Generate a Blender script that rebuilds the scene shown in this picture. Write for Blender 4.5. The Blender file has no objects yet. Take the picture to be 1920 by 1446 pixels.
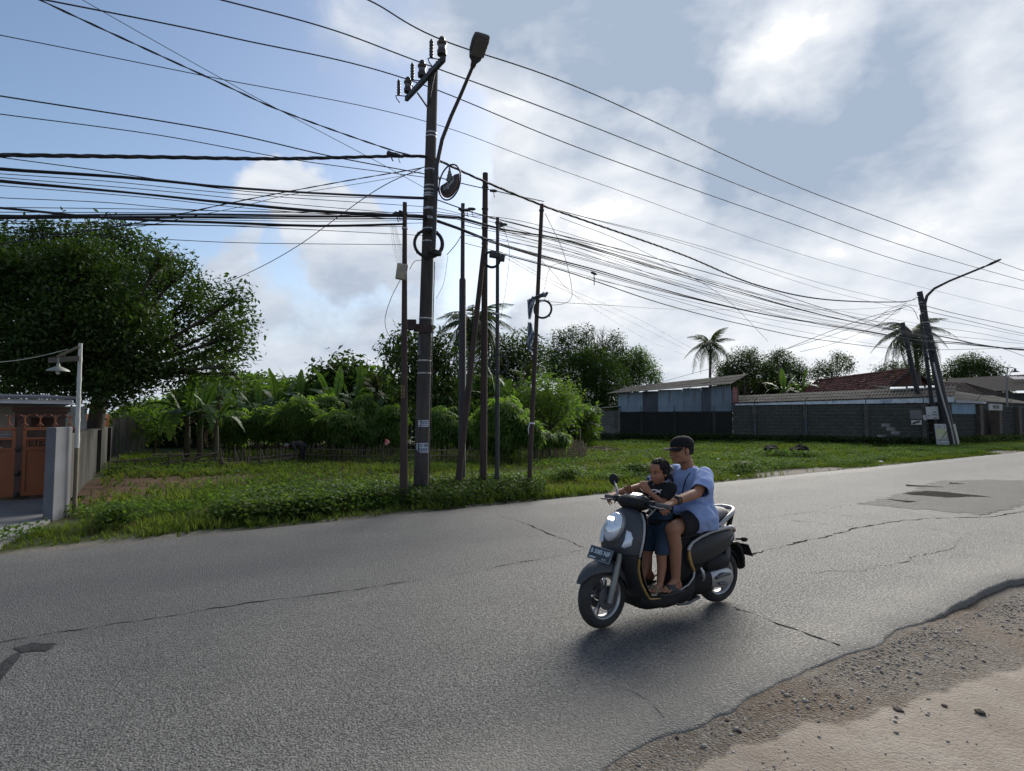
import bpy, bmesh, math, random
import numpy as np
from mathutils import Vector, Matrix, noise as mnoise

random.seed(7)
rng = np.random.default_rng(7)
S = bpy.context.scene
COL = S.collection
R_ = math.radians

# ------------------------------------------------------------------ camera
FPX = 1100.0                 # focal length in photograph pixels (1920 wide)
EYE = 1.6
PITCH = math.atan(62.0 / FPX)
cam_d = bpy.data.cameras.new('camera')
cam_d.sensor_width = 36.0
cam_d.lens = 36.0 * FPX / 1920.0
cam_d.clip_start = 0.05
cam_d.clip_end = 3000.0
cam = bpy.data.objects.new('camera', cam_d)
COL.objects.link(cam)
cam.location = (0, 0, EYE)
cam.rotation_euler = (math.pi / 2 + PITCH, 0, 0)
S.camera = cam
C0 = Vector((0, 0, EYE))
FW = Vector((0, math.cos(PITCH), math.sin(PITCH)))
UP = Vector((0, -math.sin(PITCH), math.cos(PITCH)))


def ray(px, py):
    return FW + Vector(((px - 960) / FPX, 0, 0)) - UP * ((py - 723) / FPX)


def at(px, py, Y):
    d = ray(px, py)
    return C0 + d * (Y / d.y)


def gnd(px, py, z=0.0):
    d = ray(px, py)
    return C0 + d * ((z - EYE) / d.z)


ROAD_A = R_(35)
RU = Vector((math.cos(ROAD_A), math.sin(ROAD_A), 0))      # along the road
RV = Vector((-math.sin(ROAD_A), math.cos(ROAD_A), 0))     # across it, away from the viewer


def at_v(px, py, v):
    """point at road offset v seen in the direction of a pixel"""
    d = ray(px, py)
    return C0 + d * (v / d.dot(RV))


def uvz(u, v, z=0.0):
    return RU * u + RV * v + Vector((0, 0, z))


def on_plane(px, py, P0, D):
    """(distance along D, height) where a pixel's ray meets the upright plane through P0 along D"""
    nrm = Vector((-D.y, D.x, 0))
    d = ray(px, py)
    t = (P0 - C0).dot(nrm) / d.dot(nrm)
    q = C0 + d * t
    return (q - P0).dot(D), q.z


# ------------------------------------------------------------------ node helper
class NT:
    def __init__(s, tree):
        s.t = tree
        tree.nodes.clear()

    def n(s, kind, ins=None, **props):
        nd = s.t.nodes.new(kind)
        for k, v in props.items():
            setattr(nd, k, v)
        for k, v in (ins or {}).items():
            s.set(nd, k, v)
        return nd

    def set(s, nd, k, v):
        sock = nd.inputs[k]
        if isinstance(v, bpy.types.NodeSocket):
            s.t.links.new(v, sock)
        else:
            sock.default_value = v

    def m(s, op, a, b=0.0, c=None, clamp=False):
        nd = s.n('ShaderNodeMath', operation=op, use_clamp=clamp)
        s.set(nd, 0, a)
        s.set(nd, 1, b)
        if c is not None:
            s.set(nd, 2, c)
        return nd.outputs[0]

    def vm(s, op, a, b=None):
        nd = s.n('ShaderNodeVectorMath', operation=op)
        s.set(nd, 0, a)
        if b is not None:
            s.set(nd, 1, b)
        return nd.outputs['Value'] if op in ('DOT_PRODUCT', 'LENGTH', 'DISTANCE') else nd.outputs[0]

    def mix(s, f, a, b, mode='MIX'):
        nd = s.n('ShaderNodeMix', data_type='RGBA', blend_type=mode)
        s.set(nd, 0, f)
        s.set(nd, 6, a if isinstance(a, bpy.types.NodeSocket) else (*a[:3], 1))
        s.set(nd, 7, b if isinstance(b, bpy.types.NodeSocket) else (*b[:3], 1))
        return nd.outputs[2]

    def rng(s, v, a, b, c=0.0, d=1.0, smooth=False):
        nd = s.n('ShaderNodeMapRange', interpolation_type='SMOOTHSTEP' if smooth else 'LINEAR')
        nd.clamp = True
        for i, x in enumerate((v, a, b, c, d)):
            s.set(nd, i, x)
        return nd.outputs[0]

    def noise(s, vec, scale, detail=4, rough=0.5, dist=0.0, out=0):
        nd = s.n('ShaderNodeTexNoise', {'Vector': vec, 'Scale': scale, 'Detail': detail, 'Roughness': rough, 'Distortion': dist})
        return nd.outputs[out]


# ------------------------------------------------------------------ sky and sun
SUN_DIR = ray(1460, 120).normalized()
SUN_EL = math.asin(SUN_DIR.z)
SUN_AZ = math.atan2(SUN_DIR.x, SUN_DIR.y)          # clockwise from +Y
SKY_STRENGTH = 0.085
W = bpy.data.worlds.new('World')
S.world = W
W.use_nodes = True
w = NT(W.node_tree)
sky = w.n('ShaderNodeTexSky', sky_type='NISHITA', sun_disc=False, sun_elevation=SUN_EL, sun_rotation=SUN_AZ,
          altitude=50, air_density=1.0, dust_density=1.2, ozone_density=1.6)
gen = w.n('ShaderNodeTexCoord').outputs['Generated']
warp = w.noise(gen, 3.2, 5, 0.6, out=1)
warp = w.vm('SUBTRACT', warp, (0.5, 0.5, 0.5))
wv = w.vm('NORMALIZE', w.vm('ADD', gen, w.vm('MULTIPLY', warp, (0.34, 0.34, 0.34))))
sep = w.n('ShaderNodeSeparateXYZ', {0: gen})
elev = sep.outputs[2]
fb = w.noise(gen, 4.2, 8, 0.62)
fb2 = w.noise(w.vm('MULTIPLY', gen, (1, 1, 1.8)), 3.4, 6, 0.55)
fine = w.noise(gen, 14.0, 5, 0.6)


def blob(px, py, r, amp, acc, inner=0.0):
    d = ray(px, py).normalized()
    dt = w.vm('DOT_PRODUCT', wv, tuple(d))
    v = w.rng(dt, math.cos(r / FPX), math.cos(inner * r / FPX), 0, 1, True)
    return w.m('MULTIPLY_ADD', v, amp, acc)


cov = w.m('MULTIPLY_ADD', w.m('SUBTRACT', fb, 0.5), 1.7, 0.0)
for b in ((1560, 150, 620, 1.15, .35), (1880, 420, 700, 1.0, .3), (1230, 470, 330, .8, .3), (1040, 60, 260, .75, .2), (1010, 370, 110, .55),
          (1130, 335, 135, -1.15), (1190, 395, 70, -.7), (940, 160, 90, .25), (640, 60, 240, .40), (462, 312, 85, 1.0), (530, 375, 100, .9), (610, 425, 110, .85), (375, 470, 110, 1.0), (440, 500, 90, .6),
          (690, 470, 100, .7), (480, 570, 120, .4), (740, 590, 200, .35), (1250, 600, 420, .6),
          (120, 130, 420, -.45), (330, 160, 300, -.45), (740, 300, 220, -.5), (200, 330, 230, -.35), (500, 470, 110, -.3), (560, 250, 110, -.4)):
    cov = blob(b[0], b[1], b[2], b[3], cov, b[4] if len(b) > 4 else 0.0)
cov = w.m('ADD', cov, w.rng(elev, 0.24, 0.03, 0, 0.95, True))
# beyond the frame the broken cloud simply goes on
side = w.rng(w.vm('DOT_PRODUCT', gen, tuple(FW)), 0.55, 0.1, 0, 0.35, True)
cov = w.m('ADD', cov, side)
cov = w.m('MULTIPLY_ADD', w.m('SUBTRACT', fine, 0.5), 0.55, cov)
covr = w.rng(cov, 0.10, 0.85, 0, 1, True)
fb3 = w.noise(w.vm('MULTIPLY', gen, (1, 1, 2.2)), 8.5, 6, 0.6, 0.4)
tone = w.m('MULTIPLY_ADD', w.m('SUBTRACT', fb2, 0.5), 2.0, 0.54)
tone = w.m('MULTIPLY_ADD', w.m('SUBTRACT', fb3, 0.5), 1.1, tone)
for b in ((1465, 110, 130, .80), (1240, 180, 70, .35), (1030, 230, 150, .3), (1540, 270, 210, -.78), (1400, 250, 110, -.30), (1100, 10, 270, -.50),
          (1380, -10, 220, -.35), (1700, 420, 240, .15), (1880, 150, 330, -.28), (1650, 30, 150, -.2), (1800, 150, 220, .18), (1750, 560, 420, .22), (1300, 620, 400, .08), (520, 370, 200, .2), (1150, 480, 210, .40), (1010, 200, 120, .3),
          (620, 620, 420, -.12)):
    tone = blob(b[0], b[1], b[2], b[3], tone)
K = 1.0 / SKY_STRENGTH
ccol = w.mix(w.rng(tone, 0.0, 1.0), (.255 * K, .31 * K, .395 * K), (.575 * K, .595 * K, .625 * K))
ccol = w.mix(w.rng(tone, 1.0, 1.5), ccol, (1.05 * K, 1.05 * K, 1.03 * K))
clear = w.mix(1.0, sky.outputs[0], (1.12, 1.12, 1.12), 'MULTIPLY')
fin = w.mix(covr, clear, ccol)
bg = w.n('ShaderNodeBackground', {0: fin, 1: SKY_STRENGTH})
wo = w.n('ShaderNodeOutputWorld', {0: bg.outputs[0]})

sun_d = bpy.data.lights.new('sun', 'SUN')
sun_d.energy = 3.9
sun_d.angle = R_(42)
sun_d.color = (1.0, 0.95, 0.86)
sun = bpy.data.objects.new('sun', sun_d)
COL.objects.link(sun)
sun.rotation_euler = (-SUN_DIR).to_track_quat('-Z', 'Y').to_euler()

S.view_settings.view_transform = 'Standard'
S.view_settings.look = 'None'
S.view_settings.exposure = 0.66
S.view_settings.gamma = 1.0
S.view_settings.use_curve_mapping = False
S.render.engine = 'CYCLES'
S.cycles.max_bounces = 6
S.cycles.diffuse_bounces = 3
S.cycles.glossy_bounces = 3
S.cycles.transmission_bounces = 4
S.cycles.transparent_max_bounces = 6
S.cycles.use_denoising = True

# ------------------------------------------------------------------ materials
def make_mat(name, col, rough=0.8, col2=None, scale=4.0, bump=0.0, bscale=60.0, metal=0.0, spec=0.5, detail=5, mixlo=0.35, mixhi=0.65,
             streak=None, coat=0.0, stretch=(1, 1, 1)):
    m = bpy.data.materials.new(name)
    m.use_nodes = True
    t = NT(m.node_tree)
    p = t.n('ShaderNodeBsdfPrincipled', {'Roughness': rough, 'Metallic': metal, 'Specular IOR Level': spec, 'Coat Weight': coat})
    co = t.n('ShaderNodeTexCoord').outputs['Object']
    vec = t.vm('MULTIPLY', co, stretch)
    f = t.rng(t.noise(vec, scale, detail, 0.6), mixlo, mixhi)
    c = t.mix(f, col, col2 if col2 is not None else tuple(x * 0.72 for x in col))
    if streak is not None:                       # stains with a shape of their own: (colour, scale, lo, hi, stretch)
        sc, ss, lo, hi, st = streak
        f2 = t.rng(t.noise(t.vm('MULTIPLY', co, st), ss, 6, 0.65), lo, hi)
        c = t.mix(f2, c, sc)
    t.set(p, 'Base Color', c)
    if bump > 0:
        b = t.n('ShaderNodeBump', {'Strength': bump, 'Distance': 0.02, 'Height': t.noise(co, bscale, 4, 0.6)})
        t.set(p, 'Normal', b.outputs[0])
    t.n('ShaderNodeOutputMaterial', {0: p.outputs[0]})
    return m


def leaf_mat(name, col, col2, trans=0.35, tcol=None, rough=0.5, scale=0.8, spec=.15):
    m = bpy.data.materials.new(name)
    m.use_nodes = True
    t = NT(m.node_tree)
    co = t.n('ShaderNodeTexCoord').outputs['Object']
    geo = t.n('ShaderNodeNewGeometry')
    f = t.rng(t.noise(co, scale, 3, 0.6), 0.35, 0.65)
    f = t.m('ADD', t.m('MULTIPLY', f, 0.6), t.m('MULTIPLY', geo.outputs['Random Per Island'], 0.4))
    c = t.mix(f, col, col2)
    p = t.n('ShaderNodeBsdfPrincipled', {'Base Color': c, 'Roughness': rough + .1, 'Specular IOR Level': spec})
    tc = t.mix(1.0, c, tcol or (1.5, 1.6, 0.7), 'MULTIPLY')
    tr = t.n('ShaderNodeBsdfTranslucent', {'Color': tc})
    mx = t.n('ShaderNodeMixShader', {0: trans, 1: p.outputs[0], 2: tr.outputs[0]})
    t.n('ShaderNodeOutputMaterial', {0: mx.outputs[0]})
    return m


# ------------------------------------------------------------------ mesh builder
def frame_of(d):
    d = Vector(d).normalized()
    a = Vector((0, 0, 1)) if abs(d.z) < 0.92 else Vector((1, 0, 0))
    x = d.cross(a).normalized()
    return x, d.cross(x).normalized(), d


class MB:
    def __init__(s):
        s.v, s.f, s.mi, s.cur = [], [], [], 0

    def add(s, vs, fs):
        o = len(s.v)
        s.v.extend([tuple(q) for q in vs])
        for f in fs:
            s.f.append(tuple(i + o for i in f))
            s.mi.append(s.cur)
        return s

    def box(s, c, size, rot=None, taper=1.0):
        hx, hy, hz = (k / 2 for k in size)
        vs = []
        for z, k in ((-hz, 1.0), (hz, taper)):
            vs += [(-hx * k, -hy * k, z), (hx * k, -hy * k, z), (hx * k, hy * k, z), (-hx * k, hy * k, z)]
        M = rot if rot is not None else Matrix.Identity(3)
        c = Vector(c)
        s.add([M @ Vector(q) + c for q in vs], [(0, 3, 2, 1), (4, 5, 6, 7), (0, 1, 5, 4), (1, 2, 6, 5), (2, 3, 7, 6), (3, 0, 4, 7)])
        return s

    def bbox(s, c, size, rot=None, b=0.01):
        """box with bevelled edges"""
        bm = bmesh.new()
        bmesh.ops.create_cube(bm, size=1.0)
        for q in bm.verts:
            q.co = Vector((q.co.x * size[0], q.co.y * size[1], q.co.z * size[2]))
        bmesh.ops.bevel(bm, geom=list(bm.edges), offset=b, segments=2, profile=0.5, affect='EDGES')
        M = rot if rot is not None else Matrix.Identity(3)
        c = Vector(c)
        bm.verts.index_update()
        s.add([M @ q.co + c for q in bm.verts], [[q.index for q in f.verts] for f in bm.faces])
        bm.free()
        return s

    def tube(s, pts, r, n=8, cap=True, squash=1.0):
        pts = [Vector(p) for p in pts]
        rs = r if isinstance(r, (list, tuple)) else [r] * len(pts)
        vs, fs = [], []
        px = None
        for i, p in enumerate(pts):
            a = pts[max(i - 1, 0)]
            b = pts[min(i + 1, len(pts) - 1)]
            d = (b - a).normalized()
            if px is None:
                x, y, _ = frame_of(d)
            else:
                x = (px - d * px.dot(d)).normalized()
                y = d.cross(x)
            px = x
            for k in range(n):
                t = 2 * math.pi * k / n
                vs.append(p + (x * math.cos(t) + y * math.sin(t) * squash) * rs[i])
        for i in range(len(pts) - 1):
            for k in range(n):
                k2 = (k + 1) % n
                fs.append((i * n + k, i * n + k2, (i + 1) * n + k2, (i + 1) * n + k))
        if cap:
            fs.append(tuple(range(n - 1, -1, -1)))
            fs.append(tuple((len(pts) - 1) * n + k for k in range(n)))
        return s.add(vs, fs)

    def loft(s, rings, cap=True, closed=True):
        n = len(rings[0])
        vs = [q for r in rings for q in r]
        fs = []
        for i in range(len(rings) - 1):
            for k in range(n if closed else n - 1):
                k2 = (k + 1) % n
                fs.append((i * n + k, i * n + k2, (i + 1) * n + k2, (i + 1) * n + k))
        if cap and closed:
            fs.append(tuple(range(n - 1, -1, -1)))
            fs.append(tuple((len(rings) - 1) * n + k for k in range(n)))
        return s.add(vs, fs)

    def lathe(s, c, axis, prof, n=20, loop=False):
        """prof: (radius, distance along axis)"""
        x, y, d = frame_of(axis)
        c = Vector(c)
        rings = []
        for r, h in prof:
            rings.append([c + d * h + (x * math.cos(2 * math.pi * k / n) + y * math.sin(2 * math.pi * k / n)) * max(r, 1e-4) for k in range(n)])
        return s.loft(rings + rings[:1], cap=False) if loop else s.loft(rings)

    def torus(s, c, axis, R, r, n=32, k=8, squash=1.0):
        x, y, d = frame_of(axis)
        c = Vector(c)
        vs, fs = [], []
        for i in range(n):
            a = 2 * math.pi * i / n
            e = x * math.cos(a) + y * math.sin(a)
            for j in range(k):
                b = 2 * math.pi * j / k
                vs.append(c + e * (R + r * math.cos(b)) + d * r * math.sin(b) * squash)
        for i in range(n):
            for j in range(k):
                fs.append((i * k + j, ((i + 1) % n) * k + j, ((i + 1) % n) * k + (j + 1) % k, i * k + (j + 1) % k))
        return s.add(vs, fs)

    def ball(s, c, r, n=12, m=8, rot=None):
        r = r if isinstance(r, (tuple, list)) else (r, r, r)
        M = rot if rot is not None else Matrix.Identity(3)
        c = Vector(c)
        rings = []
        for i in range(m + 1):
            t = math.pi * i / m
            st = max(math.sin(t), 0.01)
            rings.append([c + M @ Vector((r[0] * st * math.cos(2 * math.pi * k / n), r[1] * st * math.sin(2 * math.pi * k / n), -r[2] * math.cos(t))) for k in range(n)])
        return s.loft(rings)

    def prism(s, outline, off):
        """outline: 3-D points of a flat polygon, off: extrusion vector"""
        n = len(outline)
        a = [Vector(p) for p in outline]
        off = Vector(off)
        return s.add(a + [p + off for p in a], [tuple(range(n - 1, -1, -1)), tuple(range(n, 2 * n))] + [(k, (k + 1) % n, (k + 1) % n + n, k + n) for k in range(n)])

    def mesh(s, name, mats, smooth=False):
        me = bpy.data.meshes.new(name)
        me.from_pydata(s.v, [], s.f)
        for m in (mats if isinstance(mats, (list, tuple)) else [mats]):
            me.materials.append(m)
        if any(s.mi):
            me.polygons.foreach_set('material_index', s.mi)
        if smooth:
            me.polygons.foreach_set('use_smooth', [True] * len(me.polygons))
        me.validate()
        bm = bmesh.new()
        bm.from_mesh(me)
        bmesh.ops.recalc_face_normals(bm, faces=bm.faces)
        bm.to_mesh(me)
        bm.free()
        if smooth and hasattr(me, 'set_sharp_from_angle'):
            me.set_sharp_from_angle(angle=R_(48))
        return me

    def build(s, name, mats, parent=None, smooth=False, subsurf=0, loc=None):
        o = bpy.data.objects.new(name, s.mesh(name, mats, smooth))
        COL.objects.link(o)
        o.parent = parent
        if loc is not None:
            o.location = loc
        if subsurf:
            md = o.modifiers.new('sub', 'SUBSURF')
            md.levels = md.render_levels = subsurf
        return o


def link(name, me, parent=None, loc=(0, 0, 0), rot=(0, 0, 0), scale=(1, 1, 1)):
    o = bpy.data.objects.new(name, me)
    COL.objects.link(o)
    o.parent = parent
    o.location, o.rotation_euler, o.scale = loc, rot, scale
    return o


def tag(o, label, cat, group=None):
    o['label'] = label
    o['category'] = cat
    if group:
        o['group'] = group
    return o


def thing(name, label, cat, loc=(0, 0, 0), rz=0.0, group=None):
    o = bpy.data.objects.new(name, None)
    COL.objects.link(o)
    o.empty_display_size = 0.1
    o.location = loc
    o.rotation_euler = (0, 0, rz)
    return tag(o, label, cat, group)


def struct(o, kind='structure'):
    o['kind'] = kind
    return o


def np_mesh(name, V, F, mats, mi=None, smooth=False):
    """fast mesh from numpy arrays; F is (n,k) with constant k"""
    me = bpy.data.meshes.new(name)
    k = F.shape[1]
    me.vertices.add(len(V))
    me.vertices.foreach_set('co', np.ascontiguousarray(V, np.float32).ravel())
    me.loops.add(F.size)
    me.loops.foreach_set('vertex_index', np.ascontiguousarray(F, np.int32).ravel())
    me.polygons.add(len(F))
    me.polygons.foreach_set('loop_start', np.arange(0, F.size, k, dtype=np.int32))
    me.polygons.foreach_set('loop_total', np.full(len(F), k, np.int32))
    for m in (mats if isinstance(mats, (list, tuple)) else [mats]):
        me.materials.append(m)
    if mi is not None:
        me.polygons.foreach_set('material_index', np.ascontiguousarray(mi, np.int32))
    me.update(calc_edges=True)
    if smooth:
        me.polygons.foreach_set('use_smooth', np.ones(len(F), bool))
    return me


def rot_mats(yaw, pitch, roll):
    cy, sy, cp, sp, cr, sr = np.cos(yaw), np.sin(yaw), np.cos(pitch), np.sin(pitch), np.cos(roll), np.sin(roll)
    M = np.empty((len(yaw), 3, 3))
    M[:, 0, 0] = cy * cp; M[:, 0, 1] = cy * sp * sr - sy * cr; M[:, 0, 2] = cy * sp * cr + sy * sr
    M[:, 1, 0] = sy * cp; M[:, 1, 1] = sy * sp * sr + cy * cr; M[:, 1, 2] = sy * sp * cr - cy * sr
    M[:, 2, 0] = -sp; M[:, 2, 1] = cp * sr; M[:, 2, 2] = cp * cr
    return M


def scatter(tv, tf, P, M, sc):
    """copies of a small template merged into arrays"""
    tv = np.asarray(tv, float)
    tf = np.asarray(tf, int)
    sc = np.asarray(sc, float)
    sc = sc[:, None] if sc.ndim == 1 else sc
    V = np.einsum('nij,nkj->nki', M, tv[None] * sc[:, None, :]) + P[:, None, :]
    F = tf[None] + (np.arange(len(P)) * len(tv))[:, None, None]
    return V.reshape(-1, 3), F.reshape(-1, tf.shape[1])


def vnoise(x, y, s, seed=0):
    """cheap smooth 2-D noise in [-1,1], vectorised"""
    r = np.random.default_rng(seed)
    G = r.uniform(-1, 1, (256, 256))
    x = np.asarray(x) * s + 1000.0
    y = np.asarray(y) * s + 1000.0
    i, j = np.floor(x).astype(int), np.floor(y).astype(int)
    fx, fy = x - i, y - j
    fx, fy = fx * fx * (3 - 2 * fx), fy * fy * (3 - 2 * fy)
    g = lambda a, b: G[a % 256, b % 256]
    return (g(i, j) * (1 - fx) + g(i + 1, j) * fx) * (1 - fy) + (g(i, j + 1) * (1 - fx) + g(i + 1, j + 1) * fx) * fy


def fbm(x, y, s, seed=0, o=4):
    a, t = 1.0, 0.0
    for k in range(o):
        t = t + a * vnoise(x, y, s * 2 ** k, seed + k)
        a *= 0.5
    return t / 1.9


def text_mesh(name, body, size, mat, parent, M, depth=0.002, align='CENTER', bold=0.0, shear=0.0):
    """lettering as thin raised geometry; M places the text's xy plane"""
    cu = bpy.data.curves.new(name, 'FONT')
    cu.body = body
    cu.size = size
    cu.extrude = depth
    cu.align_x = align
    cu.align_y = 'CENTER'
    cu.offset = bold
    cu.shear = shear
    cu.resolution_u = 2
    tmp = bpy.data.objects.new(name, cu)
    COL.objects.link(tmp)
    dg = bpy.context.evaluated_depsgraph_get()
    me = bpy.data.meshes.new_from_object(tmp.evaluated_get(dg))
    bpy.data.objects.remove(tmp)
    bpy.data.curves.remove(cu)
    me.name = name
    me.materials.clear()
    me.materials.append(mat)
    me.transform(M)
    o = bpy.data.objects.new(name, me)
    COL.objects.link(o)
    o.parent = parent
    return o


def fuse(name, mb, mat, parent, voxel=0.008, smooth=6, cut=None):
    """union of overlapping solids as one continuous skin"""
    me = mb.mesh(name, mat)
    tmp = bpy.data.objects.new(name, me)
    COL.objects.link(tmp)
    md = tmp.modifiers.new('r', 'REMESH')
    md.mode = 'VOXEL'
    md.voxel_size = voxel
    md.use_smooth_shade = True
    if smooth:
        sm = tmp.modifiers.new('s', 'SMOOTH')
        sm.factor = 0.5
        sm.iterations = smooth
    dg = bpy.context.evaluated_depsgraph_get()
    out = bpy.data.meshes.new_from_object(tmp.evaluated_get(dg))
    bpy.data.objects.remove(tmp)
    out.name = name
    out.materials.clear()
    out.materials.append(mat)
    out.polygons.foreach_set('use_smooth', [True] * len(out.polygons))
    o = bpy.data.objects.new(name, out)
    COL.objects.link(o)
    o.parent = parent
    return o


def capsule(mb, a, b, ra, rb, n=14, sq=1.0):
    """tapered limb with round ends"""
    a, b = Vector(a), Vector(b)
    d = (b - a)
    L = d.length
    d.normalize()
    pts, rs = [], []
    for i in range(5):
        t = math.pi / 2 * i / 4
        pts.append(a - d * ra * math.cos(t)); rs.append(max(ra * math.sin(t), 1e-3))
    for i in range(5):
        t = math.pi / 2 * i / 4
        pts.append(b + d * rb * math.sin(t)); rs.append(max(rb * math.cos(t), 1e-3))
    mb.tube(pts, rs, n, squash=sq)

# ================================================================== ground, road, shoulder, driveway
def ground_masks(X, Y):
    u = X * RU.x + Y * RU.y
    v = X * RV.x + Y * RV.y
    n = fbm(X, Y, 0.55, 11)
    n2 = fbm(X, Y, 1.6, 21)

    def spot(px, py, ru, rv, soft=0.35):
        q = gnd(px, py)
        qu, qv = q.dot(RU), q.dot(RV)
        d = np.sqrt(((u - qu) / ru) ** 2 + ((v - qv) / rv) ** 2) + n * 0.35
        return np.clip((1.0 - d) / soft, 0, 1)
    soil = np.zeros_like(X)
    # bare red-brown soil by the compound wall, gravel pads further along the kerb
    for a in ((200, 915, 2.2, 3.0), (280, 903, 2.8, 1.6), (180, 945, 1.5, 1.3), (240, 930, 1.6, 1.4), (430, 905, 1.3, 0.6), (540, 928, 1.1, 0.4), (640, 925, 0.8, .3), (900, 905, 1.2, .3)):
        soil = np.maximum(soil, spot(*a))
    grav = np.zeros_like(X)
    for a in ((1470, 886, 2.6, 0.75), (1385, 872, 1.6, 0.7), (1150, 848, 1.6, 0.7), (1880, 847, 3.0, .5), (1540, 880, 2.0, 0.5), (1060, 845, 1.6, 1.6)):
        grav = np.maximum(grav, spot(*a))
    edge = np.clip((9.46 + 0.20 * n2 + 0.14 * n - v) / 0.12, 0, 1)      # worn strip along the asphalt
    grav = np.maximum(grav, edge)
    plot = np.clip((1.0 - np.abs((v - 22 - 0.0 * u) / 6.0)) * 2, 0, 1) * 0.0
    return u, v, np.clip(soil + plot, 0, 1), grav


def axis_pts(lo, hi, step, far):
    a = np.arange(lo, hi + 1e-6, step)
    out = hi + np.cumsum(np.geomspace(step * 1.5, far / 3, 16))
    inn = lo - np.cumsum(np.geomspace(step * 1.5, far / 3, 16))
    return np.concatenate([inn[::-1], a, out])


gx = axis_pts(-26, 62, 0.30, 900)
gy = axis_pts(-2, 60, 0.30, 900)
GX, GY = np.meshgrid(gx, gy)
gu, gv, gsoil, ggrav = ground_masks(GX, GY)


def ground_z(X, Y):
    v = X * RV.x + Y * RV.y
    lot = np.clip((v - 9.12) / 0.25, 0, 1)
    z = -0.14 + lot * 0.13
    d = np.hypot(X, Y)
    bump = fbm(X, Y, 0.5, 31) * 0.07 + fbm(X, Y, 2.1, 41) * 0.018
    return z + lot * bump * np.clip((v - 9.1) / 1.2, 0, 1) * np.clip(1.6 - d / 60, 0, 1)


GZ = ground_z(GX, GY)
nx, ny = len(gx), len(gy)
idx = np.arange(nx * ny).reshape(ny, nx)
GF = np.stack([idx[:-1, :-1], idx[:-1, 1:], idx[1:, 1:], idx[1:, :-1]], -1).reshape(-1, 4)
m_ground = bpy.data.materials.new('lot_ground')
m_ground.use_nodes = True
t = NT(m_ground.node_tree)
co = t.n('ShaderNodeTexCoord').outputs['Object']
a_s = t.n('ShaderNodeAttribute', attribute_name='soil').outputs['Fac']
a_g = t.n('ShaderNodeAttribute', attribute_name='gravel').outputs['Fac']
turf = t.mix(t.rng(t.noise(co, 1.1, 6, 0.65), .35, .65), (.030, .046, .012), (.060, .060, .024))
soilc = t.mix(t.rng(t.noise(co, 3.0, 6, 0.65), .35, .65), (.105, .058, .034), (.055, .036, .022))
vor = t.n('ShaderNodeTexVoronoi', {'Vector': co, 'Scale': 38.0, 'Randomness': 1.0})
gravc = t.mix(t.rng(t.noise(co, 5.0, 6, 0.7), .35, .65), (.20, .175, .145), (.115, .10, .082))
gravc = t.mix(t.m('MULTIPLY', vor.outputs['Color'], 0.5), gravc, (.26, .235, .205))
c = t.mix(a_s, turf, soilc)
c = t.mix(a_g, c, gravc)
p = t.n('ShaderNodeBsdfPrincipled', {'Base Color': c, 'Roughness': 0.95, 'Specular IOR Level': 0.2})
bp = t.n('ShaderNodeBump', {'Strength': 0.8, 'Distance': 0.03, 'Height': t.noise(co, 22, 6, 0.7)})
t.set(p, 'Normal', bp.outputs[0])
t.n('ShaderNodeOutputMaterial', {0: p.outputs[0]})
me = np_mesh('ground', np.stack([GX, GY, GZ], -1).reshape(-1, 3), GF, m_ground, smooth=True)
for nm, arr in (('soil', gsoil), ('gravel', ggrav)):
    me.attributes.new(nm, 'FLOAT', 'POINT').data.foreach_set('value', arr.astype(np.float32).ravel())
struct(link('ground', me))


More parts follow.
